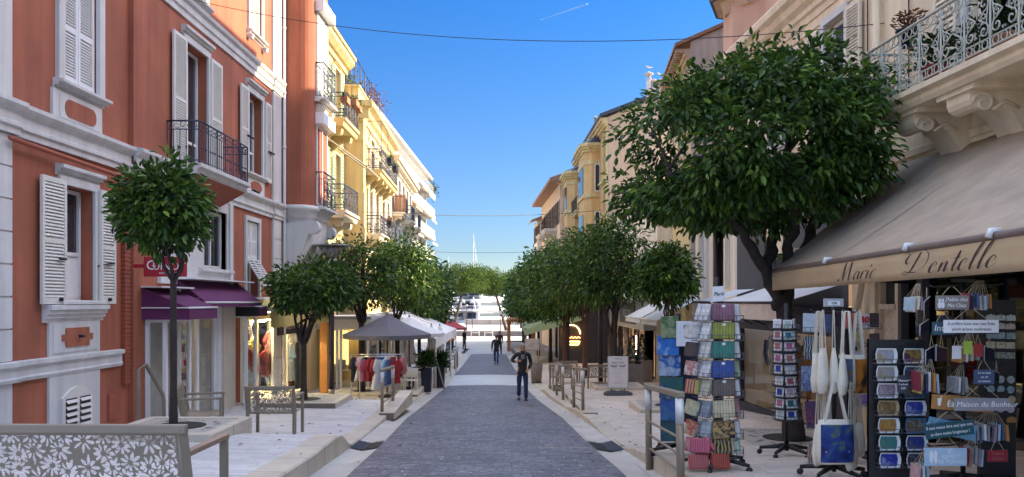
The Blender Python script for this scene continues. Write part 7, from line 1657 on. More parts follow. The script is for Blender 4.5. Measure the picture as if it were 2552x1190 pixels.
for cx_ in (-.115, -.083): m.prism([(cx_+(.014+.003*sin(2*pi*i/16))*cos(2*pi*i/16), -.008, .052*sin(2*pi*i/16)) for i in range(16)], (0, .001, 0))
m.build('flip_flop_motif', letter_white, t)
plaque_sign(2460, 2511, 1122, 1151, pg('red', (.26, .015, .025)), 'dark red plaque low on the right of the plaque stand', ('Maison', 'à louer'), pg('red_text', (.4, .1, .1)), size=.034, Yp=6.2)
plaque_sign(2427, 2477, 922, 958, pg('slate_blue', (.05, .08, .16)), 'slate blue plaque with a bottle and lines of pale text', ('Ici on boit', 'on rit', 'on chante'), size=.026, Yp=6.15)
for px0, px1, py0, py1, lab in ((2306, 2352, 862, 906, 'black angled plaque with a pale edge, left of two'), (2332, 2376, 860, 906, 'black angled plaque with a pale edge, right of two'), (2452, 2498, 862, 905, 'dark navy plaque turned away on the right side of the stand'), (2292, 2330, 800, 832, 'black plaque turned away beside the teal Int one'), (2302, 2334, 742, 775, 'black plaque turned away beside the taupe cats one'), (2475, 2510, 925, 955, 'dark navy plaque right of the slate blue one')):
    a = P((px0+px1)/2, (py0+py1)/2, 6.22); w_ = (px1-px0)*6.2/FP/2; h_ = (py1-py0)*6.2/FP/2; t = thing('plaque', lab, 'plaque', a, GP_); sk_ = .02 if 'left' in lab or 'beside' in lab else -.02
    m = MB(); m.add([(a[0]-w_, a[1], a[2]-h_-sk_), (a[0]+w_, a[1]+.1, a[2]-h_*.7+sk_), (a[0]+w_, a[1]+.1, a[2]+h_*.8+sk_), (a[0]-w_, a[1], a[2]+h_*.7-sk_)], [(0, 1, 2, 3)]); o = m.build('board', navy, t); mo = o.modifiers.new('thick', 'SOLIDIFY'); mo.thickness = .012
    m = MB(); m.tube([(a[0]-w_, a[1]-.004, a[2]-h_-sk_), (a[0]-w_, a[1]-.004, a[2]+h_*.7-sk_), (a[0]+w_, a[1]+.096, a[2]+h_*.8+sk_)], .004, 4); m.build('pale_edge', M('pale_edge', (.5, .48, .42), .7), t)
    m = MB(); m.tube([(a[0]-w_*.3, a[1]+.03, a[2]+h_*.7), (a[0], a[1]+.05, a[2]+h_+.08), (a[0]+w_*.4, a[1]+.07, a[2]+h_*.75)], .003, 4); m.build('cord', rope, t)
edge = [('pale blue', (.35, .47, .55)), ('cream', (.55, .5, .42)), ('brick', (.33, .14, .09)), ('mauve', (.28, .19, .22)), ('navy', (.02, .025, .07)), ('burgundy', (.2, .02, .04)), ('grey', (.26, .26, .27)), ('orange', (.42, .19, .05)), ('white', (.62, .62, .6)), ('blue', (.06, .12, .28)), ('pink', (.5, .3, .3)), ('yellow', (.5, .36, .1))]
def edge_group(px0, px1, py0, py1, seq, where, hang=34, lean=0):
    n_ = len(seq)
    for i, e in enumerate(seq):
        nm, c_ = edge[e]; px = lerp(px0, px1, i/max(1, n_-1)); dy = rk.uniform(-4, 4); a = P(px, (py0+py1)/2+dy+lean*i, 6.2+.02*(i % 3)); w_ = .0095; h_ = (py1-py0)*6.2/FP/2; k_ = rk.uniform(-.012, .012)
        t = thing('plaque', '%s plaque seen edge on, %s in the bunch %s' % (nm, ['first', 'second', 'third', 'fourth', 'fifth', 'sixth', 'seventh', 'eighth', 'ninth', 'tenth'][i], where), 'plaque', a, GP_)
        m = MB(); m.add([(a[0]-w_+k_, a[1], a[2]-h_), (a[0]+w_+k_, a[1], a[2]-h_), (a[0]+w_+k_+.02, a[1]+.16, a[2]-h_), (a[0]-w_+k_+.02, a[1]+.16, a[2]-h_), (a[0]-w_, a[1], a[2]+h_), (a[0]+w_, a[1], a[2]+h_), (a[0]+w_+.02, a[1]+.16, a[2]+h_), (a[0]-w_+.02, a[1]+.16, a[2]+h_)], [(0, 1, 5, 4), (1, 2, 6, 5), (2, 3, 7, 6), (3, 0, 4, 7), (4, 5, 6, 7), (0, 3, 2, 1)]); m.build('board', M('edge_'+nm.replace(' ', '_'), c_, .6, .1, 20), t)
        hk = P(lerp((px0+px1)/2, px, .35), py0-hang, 6.25)
        m = MB(); m.tube([(a[0]-.006, a[1]+.02, a[2]+h_-.004), hk, (a[0]+.012, a[1]+.13, a[2]+h_-.004)], .0028, 4); m.build('cord', rope, t)
edge_group(2275, 2302, 742, 776, [0, 1, 2, 1, 3, 4], 'at the top left'); edge_group(2418, 2468, 734, 770, [5, 4, 6, 9, 1, 3, 0, 6, 7], 'at the top right')
edge_group(2292, 2336, 930, 978, [5, 11, 6, 4, 8, 3, 7, 0], 'at mid height on the left'); edge_group(2385, 2408, 944, 982, [6, 8, 6, 6], 'left of the slate blue plaque'); edge_group(2428, 2510, 1062, 1102, [6, 6, 9, 8, 6, 4, 3, 0, 9, 7], 'right of the petrol plaque'); edge_group(2412, 2450, 1120, 1162, [5, 2, 8, 6, 3, 0], 'beside the tongs plaque'); edge_group(2398, 2436, 866, 902, [7, 8, 1, 6], 'at mid height in the centre'); edge_group(2292, 2312, 1160, 1200, [10, 8, 0], 'at the bottom left')
for px, py, c_, nm in ((2384, 878, (.6, .6, .6), 'white'), (2412, 866, (.3, .42, .05), 'lime green'), (2438, 872, (.28, .02, .02), 'red')):
    a = P(px, py, 6.12); t = thing('gift_tag', '%s small hanging sign in the centre of the plaque stand' % nm, 'tag', a, 'small hanging signs'); m = MB(); m.box(a[0]-.034, a[0]+.034, a[1]-.005, a[1]+.005, a[2]-.055, a[2]+.05); m.build('board', M('tag_'+nm.replace(' ', '_'), c_, .6), t); m = MB(); m.tube([(a[0]-.02, a[1], a[2]+.05), (a[0], a[1]+.01, a[2]+.12), (a[0]+.02, a[1], a[2]+.05)], .003, 4); m.build('cord', rope, t)
# --- things on the balcony above
def pot(label, px, py, Y, r, c_, n_, leaf, size, seed, up=.5):
    p = P(px, py, Y); t = thing('flower_pot', label, 'flower pot', p); m = MB(); m.lathe([(r*.7, 0), (r, r*1.5), (r*1.08, r*1.5), (r*1.05, r*1.65), (r*.85, r*1.6)], p, 14); m.build('pot', c_, t)
    rng = np.random.default_rng(seed); P_ = []; D_ = []
    for i in range(n_): an = rng.uniform(0, 6.28); rr = rng.uniform(0, r*1.3); P_.append((p[0]+rr*cos(an), p[1]+rr*sin(an), p[2]+r*1.5+rng.uniform(0, up))); D_.append((cos(an), sin(an), .6))
    leaf_mesh('foliage', P_, D_, size, leaf, t, rng, .1, .4)
pot('blue pot of small red flowers on the balcony corner', 2262, 118, 10.2, .14, navy, 160, leaf_dry, .08, 1, .25)
pot('terracotta pot with green leaves behind the balcony railing', 2440, 190, 9.1, .16, terra_dark, 200, leaf_gen, .12, 2, .4); pot('terracotta pot with a trailing plant at the right end of the balcony', 2520, 150, 8.6, .17, M('clay', (.4, .17, .09), .8), 220, leaf_gen, .12, 3, .35); pot('red pot with tall leaves behind the balcony railing', 2330, 215, 9.6, .15, M('red_pot', (.3, .03, .05), .4), 160, leaf_gen, .14, 4, .4)
pot('hanging dark pot of bushy green at the top of the balcony', 2480, 60, 8.7, .15, black, 220, leaf_gen, .1, 5, .3)
# ------------------------------------------------------------------ people
skin_m = M('skin', (.42, .22, .15), .6, .06, 30); skin_f = M('skin_face', (.46, .22, .16), .6, .06, 30)
def skin(name, nodes, edges, mats, parent, sub=1, root=0, loc=None):
    """nodes: [(x,y,z,r)] -> one smooth continuous body"""
    me = bpy.data.meshes.new(name); me.from_pydata([n[:3] for n in nodes], edges, []); o = bpy.data.objects.new(name, me); COL.objects.link(o)
    o.modifiers.new('skin', 'SKIN'); o.modifiers['skin'].use_smooth_shade = True
    for i, n in enumerate(nodes):
        s = me.skin_vertices[0].data[i]; r = n[3]; s.radius = r if isinstance(r, tuple) else (r, r); s.use_root = (i == root)
    sd = o.modifiers.new('sub', 'SUBSURF'); sd.levels = sub; sd.render_levels = sub
    dg = bpy.context.evaluated_depsgraph_get(); m2 = bpy.data.meshes.new_from_object(o.evaluated_get(dg)); bpy.data.objects.remove(o); bpy.data.meshes.remove(me)
    m2.name = name; m2.materials.clear()
    for m in (mats if isinstance(mats, list) else [mats]): m2.materials.append(m)
    m2.polygons.foreach_set('use_smooth', [True]*len(m2.polygons))
    r = bpy.data.objects.new(name, m2); COL.objects.link(r); r.parent = parent; BASE[r.name] = BASE[parent.name]; return r
def person(label, px, py, Y, H, rz, top, legs, shoes, hair, pose, zg=None, group=None, hairl=0, extra=None):
    """local frame: facing -y, origin between the feet; built at scale H/1.75"""
    x = (px-CX)*Y/FP; z = gz(x, Y) if zg is None else zg
    t = thing('person', label, 'person', (0, 0, 0), group)
    J = pose
    hip, chest, neck, head = J['hip'], J['chest'], J['neck'], J['head']
    nodes = [(*hip, (.13, .10)), ((hip[0]+chest[0])/2, (hip[1]+chest[1])/2, (hip[2]+chest[2])/2, (.125, .095)), (*chest, (.15, .10)), (neck[0], neck[1], neck[2]-.05, .07), (*neck, .052), (head[0], head[1]+.01, head[2]-.06, (.062, .075)), (head[0], head[1], head[2]+.02, (.073, .092)), (head[0], head[1]+.015, head[2]+.09, (.055, .07))]
    edges = [(i, i+1) for i in range(7)]
    def chain(start, pts):
        last = start
        for p in pts: nodes.append(tuple(p)); edges.append((last, len(nodes)-1)); last = len(nodes)-1
        return last
    hands = []
    for s in ('L', 'R'):
        sh, el, wr, ha = J['sh'+s], J['el'+s], J['wr'+s], J['ha'+s]
        e = chain(3, [(*sh, .058), (*lerp_(sh, el, .5), .048), (*el, .042), (*lerp_(el, wr, .4), .04), (*wr, .028), (*lerp_(wr, ha, .55), (.034, .018)), (*ha, (.036, .015))]); hands.append((e, wr, ha, s))
        hp, kn, an, to = J['hp'+s], J['kn'+s], J['an'+s], J['to'+s]
        chain(0, [(*hp, .088), (*lerp_(hp, kn, .5), .078), (*kn, .056), (*lerp_(kn, an, .35), .056), (an[0], an[1], an[2]+.01, .032)])
    for e, wr, ha, s in hands:     # four fingers and a thumb on each hand
        d = (Vector(ha)-Vector(wr)).normalized(); w = d.cross(Vector((0, -1, .1))).normalized(); cu = w.cross(d).normalized()*(1 if s == 'L' else -1)
        for i, (off, L) in enumerate(((-.027, .055), (-.009, .066), (.010, .062), (.027, .048))):
            b = Vector(ha)+w*off; p1 = b+d*L*.5+cu*.008; p2 = p1+d*L*.42+cu*.02
            chain(e, [(*b, .0105), (*p1, .009), (*p2, .0075)])
        b = Vector(wr).lerp(Vector(ha), .45)+w*.034*(1 if s == 'L' else -1); chain(e-1, [(*b, .012), (*(b+d*.035+w*.016*(1 if s == 'L' else -1)), .010), (*(b+d*.06+w*.014*(1 if s == 'L' else -1)), .0085)])
    bd = skin('body', nodes, edges, skin_m, t, 1)
    # jacket, trousers: slightly larger skins over the body
    nd = [(hip[0], hip[1], hip[2]-.06, (.165, .125)), (*hip, (.16, .125)), ((hip[0]+chest[0])/2, (hip[1]+chest[1])/2, (hip[2]+chest[2])/2, (.155, .12)), (*chest, (.178, .125)), (neck[0], neck[1], neck[2]-.06, (.105, .085)), (neck[0], neck[1]+.005, neck[2]+.0, .068)]
    ed = [(0, 1), (1, 2), (2, 3), (3, 4), (4, 5)]
    for s in ('L', 'R'):
        sh, el, wr = J['sh'+s], J['el'+s], J['wr'+s]; last = 4
        for p in ((*sh, .074), (*lerp_(sh, el, .5), .066), (*el, .06), (*lerp_(el, wr, .5), .053), (*lerp_(el, wr, .94), .046)): nd.append(p); ed.append((last, len(nd)-1)); last = len(nd)-1
    skin('jacket', nd, ed, top, t, 1, 1)
    nd = [(hip[0], hip[1], hip[2]+.02, (.142, .11)), (hip[0], hip[1], hip[2]-.07, (.14, .11))]; ed = [(0, 1)]
    for s in ('L', 'R'):
        hp, kn, an = J['hp'+s], J['kn'+s], J['an'+s]; last = 1
        for p in ((hp[0], hp[1], hp[2]-.06, .098), (*lerp_(hp, kn, .5), .09), (*kn, .07), (*lerp_(kn, an, .5), .068), (an[0], an[1], an[2]-.02, .062)): nd.append(p); ed.append((last, len(nd)-1)); last = len(nd)-1
    skin('trousers', nd, ed, legs, t, 1, 0)
    for s in ('L', 'R'):
        an, to = Vector(J['an'+s]), Vector(J['to'+s]); d = (to-an); d.z = 0; d = d.normalized() if d.length > .01 else Vector((0, -1, 0)); c = Vector((an.x, an.y, min(an.z, to.z)))
        m = MB(); w = d.cross(Vector((0, 0, 1)))
        rings = []
        for u, hw, h in ((-.08, .03, .06), (-.05, .04, .085), (.03, .042, .09), (.10, .048, .06), (.16, .042, .045), (.19, .02, .025)): rings.append([tuple(c+d*u+w*hw*a+Vector((0, 0, b))) for a, b in ((-1, -.035), (1, -.035), (1, -.035+h*.55), (.5, -.035+h), (-.5, -.035+h), (-1, -.035+h*.55))])
        m.loft(rings); m.build('shoe', shoes, t)
    h = Vector(head); m = MB(); m.ball((h.x, h.y+.012, h.z+.062), (.083, .098, .085), 14, 8)
    o = m.build('hair', hair, t)
    if hairl: m = MB(); m.loft([[(h.x+r_*cos(a), h.y+.05+r_*.6*sin(a), h.z+z_) for a in [2*pi*i/10 for i in range(10)]] for r_, z_ in ((.08, .06), (.095, -.08), (.07, -.2))]); m.build('hair', hair, t)
    fm = MB()   # face, in front of the head
    fy = h.y-.088; fm.loft([[(h.x+a*.5, fy-.022*b, h.z-.005+c) for a, b, c in ((-.03, 0, 0), (0, 1, 0), (.03, 0, 0))] if 0 else [(h.x+sx*wd, fy+.01-dp*(1 if sx == 0 else 0), h.z+zz) for sx in (-1, 0, 1)] for wd, dp, zz in ((.008, .01, .045), (.011, .022, .015), (.018, .034, -.005), (.014, .012, -.018))], True, False, False); fm.build('nose', skin_f, t)
    em = M('eye_dark', (.02, .015, .012), .3); fm = MB()
    for s in (-1, 1): fm.ball((h.x+s*.031, fy+.012, h.z+.028), (.013, .007, .006), 8, 4); fm.box(h.x+s*.031-.018, h.x+s*.031+.018, fy+.006, fy+.016, h.z+.045, h.z+.051)
    fm.build('eyes', em, t)
    fm = MB(); fm.box(h.x-.024, h.x+.024, fy+.004, fy+.016, h.z-.045, h.z-.036); fm.build('mouth', M('lip', (.28, .09, .08), .5), t)
    fm = MB()
    for s in (-1, 1): fm.ball((h.x+s*.076, h.y+.005, h.z+.015), (.012, .022, .032), 8, 6)
    fm.build('ears', skin_f, t)
    if extra: extra(t, J)
    k = H/1.75; put(t, (x, Y, z), R(rz), scale=k); return t
def lerp_(a, b, t): return tuple(lerp(p, q, t) for p, q in zip(a, b))
def pose_walk(stride=.24, armR=None, armL=None, lean=.02, swing=.1):
    s = stride
    P0 = dict(hip=(0, 0, .96), chest=(0, -lean, 1.28), neck=(0, -lean-.005, 1.50), head=(0, -lean-.03, 1.62),
              hpL=(.09, 0, .90), knL=(.10, -s*.62, .50), anL=(.10, -s, .085), toL=(.11, -s-.12, .045), hpR=(-.09, 0, .90), knR=(-.10, s*.12, .49), anR=(-.10, s*.95, .14), toR=(-.11, s*.95-.12, .05),
              shL=(.19, -lean, 1.42), elL=(.245, swing, 1.14), wrL=(.24, swing-.06, .89), haL=(.235, swing-.09, .81), shR=(-.19, -lean, 1.42), elR=(-.245, -swing+.02, 1.14), wrR=(-.235, -swing-.13, .91), haR=(-.23, -swing-.17, .83))
    P0.update(armR or {}); P0.update(armL or {}); return P0
jk = M('black_jacket', (.012, .012, .016), .75, .15, 20); jeans = M('dark_jeans', (.018, .032, .085), .85, .2, 25); shoe = M('dark_shoe', (.02, .018, .018), .5)
grey_h = M('grey_hair', (.30, .27, .24), .7, .2, 60); dark_h = M('dark_hair', (.03, .022, .018), .6, .2, 60)
def scarf(t, J):
    n = J['neck']; m = MB(); m.lathe([(.078, -.07), (.082, -.02), (.07, .02), (.06, .02)], n, 12); m.build('collar', jk, t)
    m = MB(); m.box(-.05, .05, n[1]-.125, n[1]-.10, n[2]-.22, n[2]-.08)
    for i in range(4): pass
    m.build('striped_shirt', Mart('print_striped_shirt', [(.02, .03, .06), (.3, .3, .35)], 30, .8, True, .2), t)
# his right arm (image left) raised to the chest, the left hanging in front of the hip
person('grey haired man in a black jacket walking with one hand on his chest', 1302, 1000, 23.4, 1.76, 4, jk, jeans, shoe, grey_h,
       pose_walk(.13, dict(elR=(-.34, -.02, 1.22), wrR=(-.20, -.19, 1.20), haR=(-.11, -.23, 1.23)), dict(elL=(.27, .05, 1.14), wrL=(.17, -.12, .95), haL=(.12, -.17, .90)), .01), extra=scarf)
person('man in a dark jacket and blue jeans walking down the middle of the road', 1237, 908, 45.2, 1.74, -6, jk, M('mid_jeans', (.03, .06, .17), .85, .2, 25), shoe, dark_h, pose_walk(.2))
person('person in a plum coat walking just behind the man in blue jeans', 1245, 880, 56.5, 1.7, 10, M('plum_coat', (.07, .02, .035), .85), M('dark_trousers', (.015, .015, .02), .8), shoe, dark_h, pose_walk(.12), hairl=1)
person('person in a dark coat standing near the red parasols', 1157, 862, 62, 1.66, 60, jk, M('dark_trousers', (0, 0, 0)), shoe, dark_h, pose_walk(.04, swing=.02))
orange = M('orange_jacket', (.55, .14, .03), .8)
person('person in an orange jacket under the red parasols, left one', 1117, 860, 57, 1.7, 30, orange, jeans, shoe, dark_h, pose_walk(.05), group=None)
person('person in an orange jacket under the red parasols, right one', 1127, 862, 60, 1.74, -40, orange, jeans, shoe, grey_h, pose_walk(.05), group=None)
# ------------------------------------------------------------------ clothes rack
Y = 22.4; xa, xb_ = P(876, 0, Y)[0], P(1004, 0, Y)[0]; zr = P(0, 884, Y)[2]; zg_ = gz(-4, Y)
t = thing('clothes_rail', 'double chrome clothes rail on wheels crowded with red, white and navy children clothes', 'clothes rail', (xa, Y, zg_))
for k, (dy, dz, sx0, sx1) in enumerate(((0, 0, 0, 1), (-.45, -.03, .22, .92))):
    x0, x1 = lerp(xa, xb_, sx0), lerp(xa, xb_, sx1); m = MB(); m.bar((x0-.03, Y+dy, zr+dz), (x1+.03, Y+dy, zr+dz), .018, 8); m.build('rail', steel, t)
    for xx in (x0, x1):
        m = MB(); m.bar((xx, Y+dy, zg_+.05), (xx, Y+dy, zr+dz), .016, 6); m.bar((xx, Y+dy-.22, zg_+.07), (xx, Y+dy+.22, zg_+.07), .016, 6)
        for s in (-.2, .2): m.tube([(xx-.015, Y+dy+s, zg_+.04), (xx+.015, Y+dy+s, zg_+.04)], .04, 8)
        m.build('upright', steel, t)
GH = 'clothes on the rail in the street'
seq = [(884, 5, 'shirt', .62, 'black coat at the left end'), (893, 4, 'shirt', .3, 'small pink top high at the left end'), (897, 1, 'dress', .6, 'white dress, first of the whites'), (905, 4, 'shirt', .55, 'pink striped shirt'), (912, 5, 'shirt', .58, 'black shirt next to the pink one'), (920, 0, 'shirt', .55, 'red shirt, left one'), (928, 7, 'dress', .5, 'crimson dress left of the navy one'), (935, 0, 'shirt', .62, 'red shirt with long sleeves, right one'), (941, 3, 'shirt', .4, 'navy cropped top'), (940, 1, 'dress', .75, 'long white dress hanging lowest'), (950, 3, 'shirt', .45, 'navy denim shirt'), (957, 6, 'shirt', .5, 'pale blue shirt behind the barrier'), (965, 1, 'shirt', .5, 'white shirt behind the barrier'), (972, 3, 'dress', .65, 'navy dress right of the barrier'), (980, 0, 'dress', .68, 'bright red dress'), (987, 0, 'shirt', .6, 'red shirt with a white mark'), (996, 7, 'shirt', .5, 'wine shirt at the right end'), (1004, 4, 'jacket', .45, 'dusty pink jacket on the right upright')]
for i, (px, c, kd, h, lab) in enumerate(seq):
    yy = Y+(-.45 if i % 2 and 900 < px < 990 else 0); p = P(px, 0, yy); zt = zr-.08-(.03 if yy < Y else 0); o = thing('garment', lab+' of the street rail', 'garment', (p[0], yy, zt), GH)
    m = MB(); garment(m, kd, h*.62, h*1.15, .09); b = m.build('cloth', M('cloth_dusty', (.38, .15, .15), .9) if i == 17 else GARM[c], None); b.parent = o; b.location = (0, 0, -h*1.15); b.rotation_euler = (0, 0, R(rk.uniform(35, 75)))
    m = MB(); m.tube([(p[0], yy, zt-.02), (p[0], yy, zt+.05), (p[0]+.02, yy, zt+.08), (p[0], yy, zt+.1)], .005, 4); m.build('hanger', steel, o)
# ------------------------------------------------------------------ quay, boats, far things
qz = g(120)
t = thing('quay_wall', 'low pale stone wall along the quay with a small gap', 'wall', (0, 141, qz)); m = MB(); a = P(1158, 0, 141)[0]; b = P(1217, 0, 141)[0]; c = P(1223, 0, 141)[0]; e = 14
m.box(a, b, 140.8, 141.4, qz-.1, P(0, 797, 141)[2]); m.box(b+.0, c, 140.95, 141.25, qz-.1, P(0, 797, 141)[2]-.03); m.box(c, e, 140.8, 141.4, qz-.1, P(0, 797, 141)[2]); m.box(-40, a-3, 140.8, 141.4, qz-.1, P(0, 799, 141)[2]); m.build('wall', stone, t)
m = MB(); m.box(-40, a-3, 140.7, 141.5, P(0, 799, 141)[2], P(0, 799, 141)[2]+.06); m.box(a, e, 140.7, 141.5, P(0, 797, 141)[2], P(0, 797, 141)[2]+.06); m.build('coping', white_paint, t)
m = MB(); m.box(-14, 16, 93.0, 93.5, g(93)-.1, P(0, 826, 93)[2]); o = m.build('road_kerb_wall', M('dark_stone', (.22, .20, .21), .8)); props(o, 'low dark stone parapet between plaza and quay road', 'wall')
for px, lab in ((1184, 'white hoop barrier on the plaza, left one'), (1218, 'white hoop barrier on the plaza, right one')):
    p = P(px, 0, 90); z = g(90); m = MB(); w_ = .46; m.tube([(p[0]-w_, 90, z), (p[0]-w_, 90, z+.95), (p[0]+w_, 90, z+.95), (p[0]+w_, 90, z)], .05, 6); m.bar((p[0]-w_, 90, z+.5), (p[0]+w_, 90, z+.5), .03, 6); o = m.build('hoop_barrier', white_lac, None, (p[0], 90, z)); props(o, lab, 'barrier', 'white hoop barriers on the plaza')
for px, top, Y, lab in ((1163, 762, 96, 'thin dark lamp mast left on the plaza'), (1247, 780, 96, 'thin dark lamp mast right on the plaza'), (1177, 700, 120, 'taller thin mast between the pines')):
    p = P(px, top, Y); t = thing('lamp_mast', lab, 'lamp mast', (p[0], Y, g(Y)), 'thin lamp masts by the quay'); m = MB(); m.tube([(p[0], Y, g(Y)), (p[0], Y, p[2])], .05, 6); m.build('pole', iron, t); m = MB(); m.ball((p[0], Y, p[2]), .18, 8, 5); m.build('lamp_head', M('lamp_grey', (0, 0, 0)), t)
boat_white = M('boat_white', (.80, .80, .80), .3, .03, 1); boat_blue = M('boat_window', (.04, .07, .12), .1, .1, spec=.8); boat_shade = M('boat_cover', (.45, .55, .68), .6)
def yacht(label, px, Y, L, W_, decks, rz, seed):
    x = (px-CX)*Y/FP; z0 = -5.9; t = thing('yacht', label, 'boat', (0, 0, 0), 'white yachts in the harbour')
    prof = [(-L/2, W_*.42), (-L*.2, W_*.5), (L*.15, W_*.5), (L*.36, W_*.3), (L/2, .05)]
    def ring(sc, z, ext=0): return [(a+(ext if a > L*.3 else 0), b*sc, z) for a, b in prof]+[(a+(ext if a > L*.3 else 0), -b*sc, z) for a, b in prof[::-1]]
    m = MB(); m.loft([ring(.75, -.4), ring(.95, .8), ring(1.03, 2.1, .8), ring(1.0, 2.1, .7)], False); m.build('hull', boat_white, t)
    z = 2.1; rn = random.Random(seed); x0, x1 = -L*.36, L*.22
    for d in range(decks):
        h = 1.9; w = W_*(.42-.05*d); m = MB(); m.add([(x0, -w, z), (x1, -w*.8, z), (x1, w*.8, z), (x0, w, z), (x0, -w, z+h), (x1-1.0, -w*.75, z+h), (x1-1.0, w*.75, z+h), (x0, w, z+h)], [(0, 1, 5, 4), (1, 2, 6, 5), (2, 3, 7, 6), (3, 0, 4, 7)]); m.box(x0-2.2, x1-.6, -w*1.12, w*1.12, z+h, z+h+.22); dk = m.build('deck_house', boat_white, t)
        m = MB()
        for s in (-1, 1): m.add([(x0+.4, s*(w+.015), z+.7), (x1-.9, s*(w*.8+.03), z+.7), (x1-1.2, s*(w*.79+.03), z+1.4), (x0+.4, s*(w+.015), z+1.45)], [(0, 1, 2, 3)])
        m.add([(x0-.02, -w*.7, z+.3), (x0-.02, w*.7, z+.3), (x0-.02, w*.7, z+1.6), (x0-.02, -w*.7, z+1.6)], [(0, 1, 2, 3)]); m.build('windows', boat_blue, dk)
        m = MB()
        for k in range(9): xx = lerp(x0-2.1, x0, k/8); m.bar((xx, w*1.1, z+h+.2), (xx, w*1.1, z+h+1.0), .03); m.bar((xx, -w*1.1, z+h+.2), (xx, -w*1.1, z+h+1.0), .03)
        m.bar((x0-2.1, w*1.1, z+h+1.0), (x0, w*1.1, z+h+1), .03); m.bar((x0-2.1, -w*1.1, z+h+1.0), (x0, -w*1.1, z+h+1), .03); m.bar((x0-2.1, -w*1.1, z+h+1.0), (x0-2.1, w*1.1, z+h+1), .03); m.build('deck_rail', steel, dk)
        z += h+.22; x0 += 1.0; x1 -= L*.09
    m = MB(); m.bar((x0+.5, 0, z), (x0-.2, 0, z+2.6), .12, 6); m.bar((x0+.1, -1.2, z+1.4), (x0+.1, 1.2, z+1.4), .08, 5); m.ball((x0+.2, .7, z+1.8), .35, 8, 5); m.ball((x0+.2, -.7, z+1.8), .28, 8, 5); m.build('radar_mast', boat_white, t)
    put(t, (x, Y, z0), R(rz)); return t
for i, a in enumerate((('large three deck yacht seen from its stern, left of the mast', 1158, 178, 30, 7.5, 3, 58), ('three deck yacht with dark stern windows in the harbour middle', 1204, 186, 34, 8, 3, 52), ('two deck yacht moored on the right, stern towards the quay', 1240, 180, 28, 7, 3, 50), ('low motor yacht close behind the quay wall, left', 1148, 160, 18, 5, 1, 62), ('low motor yacht close behind the quay wall, middle', 1187, 163, 18, 5, 1, 55), ('low motor yacht close behind the quay wall, right', 1225, 161, 18, 5.2, 1, 50), ('long white yacht lying broadside far back on the left', 1125, 240, 46, 9, 4, 12), ('long white yacht lying broadside far back on the right', 1235, 250, 48, 9, 4, -8), ('tall white yacht at the left edge of the harbour view', 1105, 190, 32, 8, 3, 60), ('tall white yacht half hidden behind the right trees', 1280, 188, 32, 8, 3, 48), ('white yacht between two sterns, farther out', 1180, 215, 34, 8, 4, 55), ('white yacht farther out on the right', 1222, 222, 34, 8, 4, 50))): yacht(*a, 50+i)
def sail(label, px, top, Y, L, boom=True):
    x = (px-CX)*Y/FP; z0 = -5.9; zt = P(0, top, Y)[2]; t = thing('sailing_boat', label, 'sailing boat', (x, Y, z0), 'sailing boats in the harbour')
    m = MB(); pr = [(-L/2, .9), (0, 1.3), (L*.35, .7), (L/2, .03)]; m.loft([[(x+b*s, Y+a, z0+z) for a, b in pr]+[(x-b*s, Y+a, z0+z) for a, b in pr[::-1]] for s, z in ((.6, -.2), (1, 1.3), (.95, 1.3))], False); m.build('hull', boat_white, t)
    m = MB(); k = (zt-z0); m.tube([(x, Y, z0+1), (x, Y, zt)], [.13*k/25, .07*k/25], 6)
    for f in (.45, .68): m.bar((x-1.0*k/25, Y, z0+k*f), (x+1.0*k/25, Y, z0+k*f), .05)
    m.build('mast', M('alloy_mast', (.62, .62, .62), .4), t)
    m = MB()
    for s in (-1, 1): m.bar((x+s*1.1, Y, z0+1.2), (x+s*1.0*k/25, Y, z0+k*.68), .025); m.bar((x+s*1.0*k/25, Y, z0+k*.68), (x, Y, zt-.4), .025)
    m.build('rigging', steel, t)
    m = MB(); m.tube([(x, Y, z0+2.4), (x, Y-L*.4, z0+2.3)], .2, 6); m.build('boom', boat_shade, t)
sail('tall sailing mast rising above the pines, its boat hidden by the quay', 1180, 585, 200, 26); sail('lesser sailing mast beside the tall one', 1185, 625, 215, 22); sail('sailing boat with a bare mast in the harbour middle', 1196, 735, 172, 11); sail('sailing boat with a bare mast right of the middle', 1213, 728, 176, 12); sail('sailing boat with a bare mast near the right pine', 1231, 722, 178, 12); sail('sailing boat mast against the left trees', 1117, 590 if 0 else 640, 205, 18); sail('small sailing boat with its mast left of the pine trunk', 1133, 742, 170, 10)
